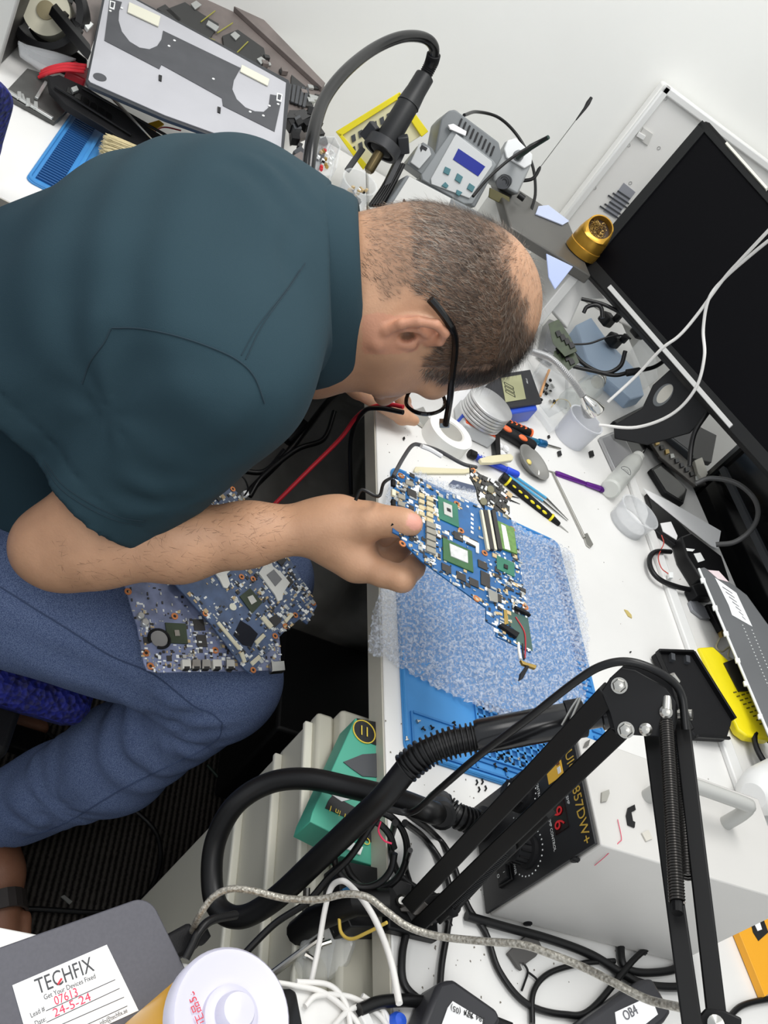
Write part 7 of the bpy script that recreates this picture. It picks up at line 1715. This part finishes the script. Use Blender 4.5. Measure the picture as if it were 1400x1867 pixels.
for i in range(3):
    for j in range(3): MB().slab([(604+i*8+j*2, 1436+j*5), (609+i*8+j*2, 1437+j*5), (610+i*8+j*2, 1440+j*5), (605+i*8+j*2, 1439+j*5)], gp, .001, .0014).build('key', DGREY, t)
t, gp = gbox([(625, 1505), (640, 1488), (720, 1530), (720, 1590), (620, 1560)], .020, 'green and black product box lower on the pedestal beside the cable coil')
MB().slab([(640, 1500), (720, 1528), (720, 1552), (632, 1520)], gp, .0003, .0008).build('black_band', BXK, t); text('C Multi', gp(676, 1532, .001), gp(640, 1512)-gp(676, 1532), gp(676, 1546)-gp(681, 1526), .0070, YG, t)
MB().slab([(622, 1545), (626, 1530), (660, 1546), (655, 1560)], gp, .0004, .002).build('adapter_picture', SILK, t)
tag(MB().slab([(620, 1568), (720, 1588), (720, 1690), (640, 1690), (618, 1640)], zp(GZ+.03), -.03, 0).build('dark_box', BXK, None, .001), 'black glossy box lying below the green boxes on the pedestal', 'box')
tag(MB().slab([(620, 1624), (632, 1618), (645, 1630), (640, 1655), (620, 1650)], zp(GZ+.032), -.001, .004).build('blue_tag', mat('tag_blue', (40, 110, 160), .5)), 'small blue plastic tag beside the lamp clamp', 'tag')
# clear bag of parts hanging at desk front
cbp = Pl(PD(600, 1740, .74), CAM-PD(600, 1740, .74))
cb2 = thing('clear_parts_bag', PD(600, 1740, .74), 'crumpled clear plastic bag of screws hanging below the lamp clamp', 'bag')
MB().slab([(556, 1690), (575, 1660), (640, 1690), (650, 1720), (636, 1760), (600, 1790), (545, 1790), (536, 1760)], cbp, -.01, .0).build('bag_film', mat('bag_film', (225, 228, 226), .12, alpha=.28, spec=1), cb2, .003)
for a, b in (((604, 1672), (612, 1700)), ((560, 1742), (576, 1752)), ((586, 1722), (604, 1716))): MB().tube([cbp(*a, .002), cbp(*b, .002)], .0022, 8).build('steel_bolt', STEEL, cb2); MB().lathe(cbp(*a, .002), (cbp(*a)-cbp(*b)), [(0, 0), (.0036, 0), (.0036, .002), (0, .002)], 10).build('bolt_head', STEEL, cb2)
tag(cable('cable', [PD(565, 1800, .68), PD(580, 1730, .70), PD(592, 1660, .71), PD(604, 1618, .71), PD(622, 1606, .70), PD(640, 1616, .69), PD(668, 1650, .66), PD(690, 1690, .64), PD(712, 1750, .61), (PD(728, 1830, .58))], .0024, WCB, None), 'thin white cable looping over the desk edge below the lamp clamp', 'cable')
tag(cable('cable', [PD(618, 1672, .72), PD(622, 1700, .71), PD(640, 1712, .70), PD(670, 1700, .69), PD(705, 1682, .68)], .0014, mat('yellow_wire', (206, 176, 80), .5), None), 'thin yellow wire loop round the lamp clamp', 'wire')
# near desk things: can with white cap, phone, white cables, blue peg
cz = .135
can = thing('spray_can', W(430, 1850), 'yellow aerosol can with domed white cap and red printed characters', 'spray can')
tcn = W(424, 1850, DZ+cz); base = V(tcn.x, tcn.y, DZ)
MB().lathe(base, (0, 0, 1), [(0, 0), (.0335, 0), (.034, .003), (.034, cz-.020), (.031, cz-.010)], 48).build('can_body', mat('can_yellow', (226, 166, 30), .35), can)
MB().lathe(base+V(0, 0, cz-.012), (0, 0, 1), [(.0335, 0), (.036, .001), (.036, .010), (.034, .0125), (.031, .012), (.022, .008), (.0165, .008), (.0160, .011), (.0135, .013), (.011, .013), (.0105, .018), (.009, .021), (.0, .0225)], 48).build('cap', mat('cap_lilac', (206, 204, 220), .4), can, smooth=40)
cpl = zp(DZ+cz-.002); text('正品530', W(374, 1866, DZ+cz-.003), W(360, 1828, DZ+cz)-W(374, 1866, DZ+cz), W(355, 1845, DZ+cz)-W(375, 1838, DZ+cz), .0042, LRD, can)
ph = thing('smartphone', W(500, 1830), 'black smartphone lying on the near desk right of the aerosol can', 'phone')
php = zz(.009)
MB().slab([(440, 1806), (530, 1800), (542, 1806), (556, 1880), (470, 1890)], php, -.008, 0).build('body', BLK, ph, .003); MB().slab([(446, 1810), (528, 1804), (536, 1809), (550, 1880), (474, 1890)], php, 0, .0006).build('glass', GLK, ph)
wcs = thing('white_charging_cables', W(620, 1830), 'tangle of white charging cables on the near desk beside the smartphone', 'cable')
for pts in ([(488, 1790), (530, 1796), (590, 1810), (640, 1850), (660, 1880)], [(540, 1790), (600, 1796), (630, 1830), (640, 1880)], [(556, 1835), (580, 1815), (640, 1818), (690, 1850), (720, 1890)], [(600, 1880), (640, 1840), (690, 1835), (700, 1860)], [(660, 1815), (700, 1845), (712, 1880)]):
    cable('white_cable', [zz(.004)(*p) for p in pts], .0022, WCB, None, parent=wcs)
MB().bar(zz(.006)(660, 1850), zz(.006)(676, 1880), .008, .007).build('cable_plug', WHT, wcs, .001)
tag(MB().lathe(zz(.0)(716, 1868), (0, 0, 1), [(0, 0), (.007, 0), (.007, .008), (.005, .012), (0, .013)], 20).build('blue_button', mat('button_blue', (40, 90, 210), .4)), 'small round blue plastic peg on the corner of the near desk', 'peg')
# thick black cable at the bottom across the corner
tag(cable('cable', [zz(.008)(*p) for p in ((655, 1842), (700, 1826), (770, 1826), (850, 1845), (930, 1875))], .0050, CBL, None), 'thick black cable crossing the corner of the near desk at the bottom', 'cable')
tag(MB().slab([(1137, 1112), (1143, 1114), (1150, 1122), (1151, 1128), (1144, 1124)], T, .0003, .0015).build('flux_crumb', mat('crumb', (196, 176, 110), .5)), 'small yellowish crumb on the open desk right of the bubble wrap', 'crumb')
# ---------- under the desk on the left: bags, cables, dark box
BAG = mat('grey_bag', (140, 138, 132), .45, noise=.3, ns=10, bump=.6, bs=14, bd=.02)
ub = thing('grey_plastic_bag', (-1.35, .35, 0), 'large crumpled grey plastic bag under the desk behind the man’s arm', 'bag')
Vb, Qb = sdf_mesh([rc((-1.34, .26, .26), (-1.24, .66, .24), .19, .19, .08), rc((-1.20, .22, .10), (-1.20, .50, .10), .10, .10, .08), rc((-1.48, .45, .38), (-1.36, .60, .40), .12, .10, .08)], .012,
                  lambda P, dd: dd+.012*np.sin(22*P[..., 0]+13*P[..., 2]+3*np.sin(17*P[..., 1]))+.008*np.sin(41*P[..., 1]-23*P[..., 2]+P[..., 0]*9))
np_mesh('bag', Vb, Qb, BAG, ub, 1)
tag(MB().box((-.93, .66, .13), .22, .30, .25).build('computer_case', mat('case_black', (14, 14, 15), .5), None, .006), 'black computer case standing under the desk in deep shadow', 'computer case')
for pts, r, m_, lb_ in (([(480, 940, 1.2), (560, 860, 1.22), (620, 800, 1.22), (650, 760, 1.2), (680, 742, 1.16), (712, 738, 1.14), (735, 742, 1.13)], .0031, RED, 'thick red test lead running down from the desk to the floor'),
                        ([(640, 900, 1.3), (640, 800, 1.25), (662, 752, 1.18), (690, 744, 1.15), (735, 752, 1.13)], .0034, CBL, 'black test lead beside the red one at the desk edge'),
                        ([(640, 700, 1.5), (600, 730, 1.46), (560, 780, 1.42), (520, 830, 1.4), (470, 880, 1.38), (450, 900, 1.36)], .0055, CBL, 'black cable bundle hanging under the desk behind the arm'),
                        ([(610, 750, 1.44), (590, 800, 1.42), (540, 820, 1.40), (480, 868, 1.38), (455, 905, 1.36)], .0045, CBL, 'black cable curving under the desk beside the cable bundle'),
                        ([(370, 860, 1.36), (420, 855, 1.38), (480, 860, 1.40), (520, 820, 1.40)], .0045, CBL, 'black cable running level under the desk beside the shirt'),
                        ([(432, 800, 1.44), (430, 840, 1.42), (415, 870, 1.4)], .0045, mat('cable_dark_green', (18, 42, 32), .5), 'dark green cable hanging beside the shirt sleeve under the desk')):
    tag(cable('cable', [PD(*p) for p in pts], r, m_, None), lb_, 'cable')
tag(MB().bar(PD(515, 800, 1.40), PD(550, 765, 1.42), .030, .022).build('inline_plug', BLKM, None, .004), 'black inline mains connector hanging in the cables under the desk', 'connector')
tag(cable('cable', [(-.95, .05, .012), (-.80, .28, .012), (-.72, .42, .012), (-.60, .40, .012), (-.56, .22, .012), (-.50, .05, .012), (-.40, -.15, .012)], .004, CBL, None), 'black cable lying on the ribbed carpet beside the shin', 'cable')
tag(cable('cable', [W(378, 1395, .012), W(400, 1420, .012), W(420, 1450, .012)], .003, mat('cable_dark_green', (18, 42, 32), .5), None), 'short grey green cable on the carpet beside the pedestal', 'cable')
tag(MB().slab([(110, 1636), (116, 1633), (131, 1645), (126, 1650)], zp(.0), .001, .003).build('paper_scrap', mat('scrap_grey', (130, 130, 126), .7)), 'small pale scrap of paper on the ribbed carpet', 'scrap')
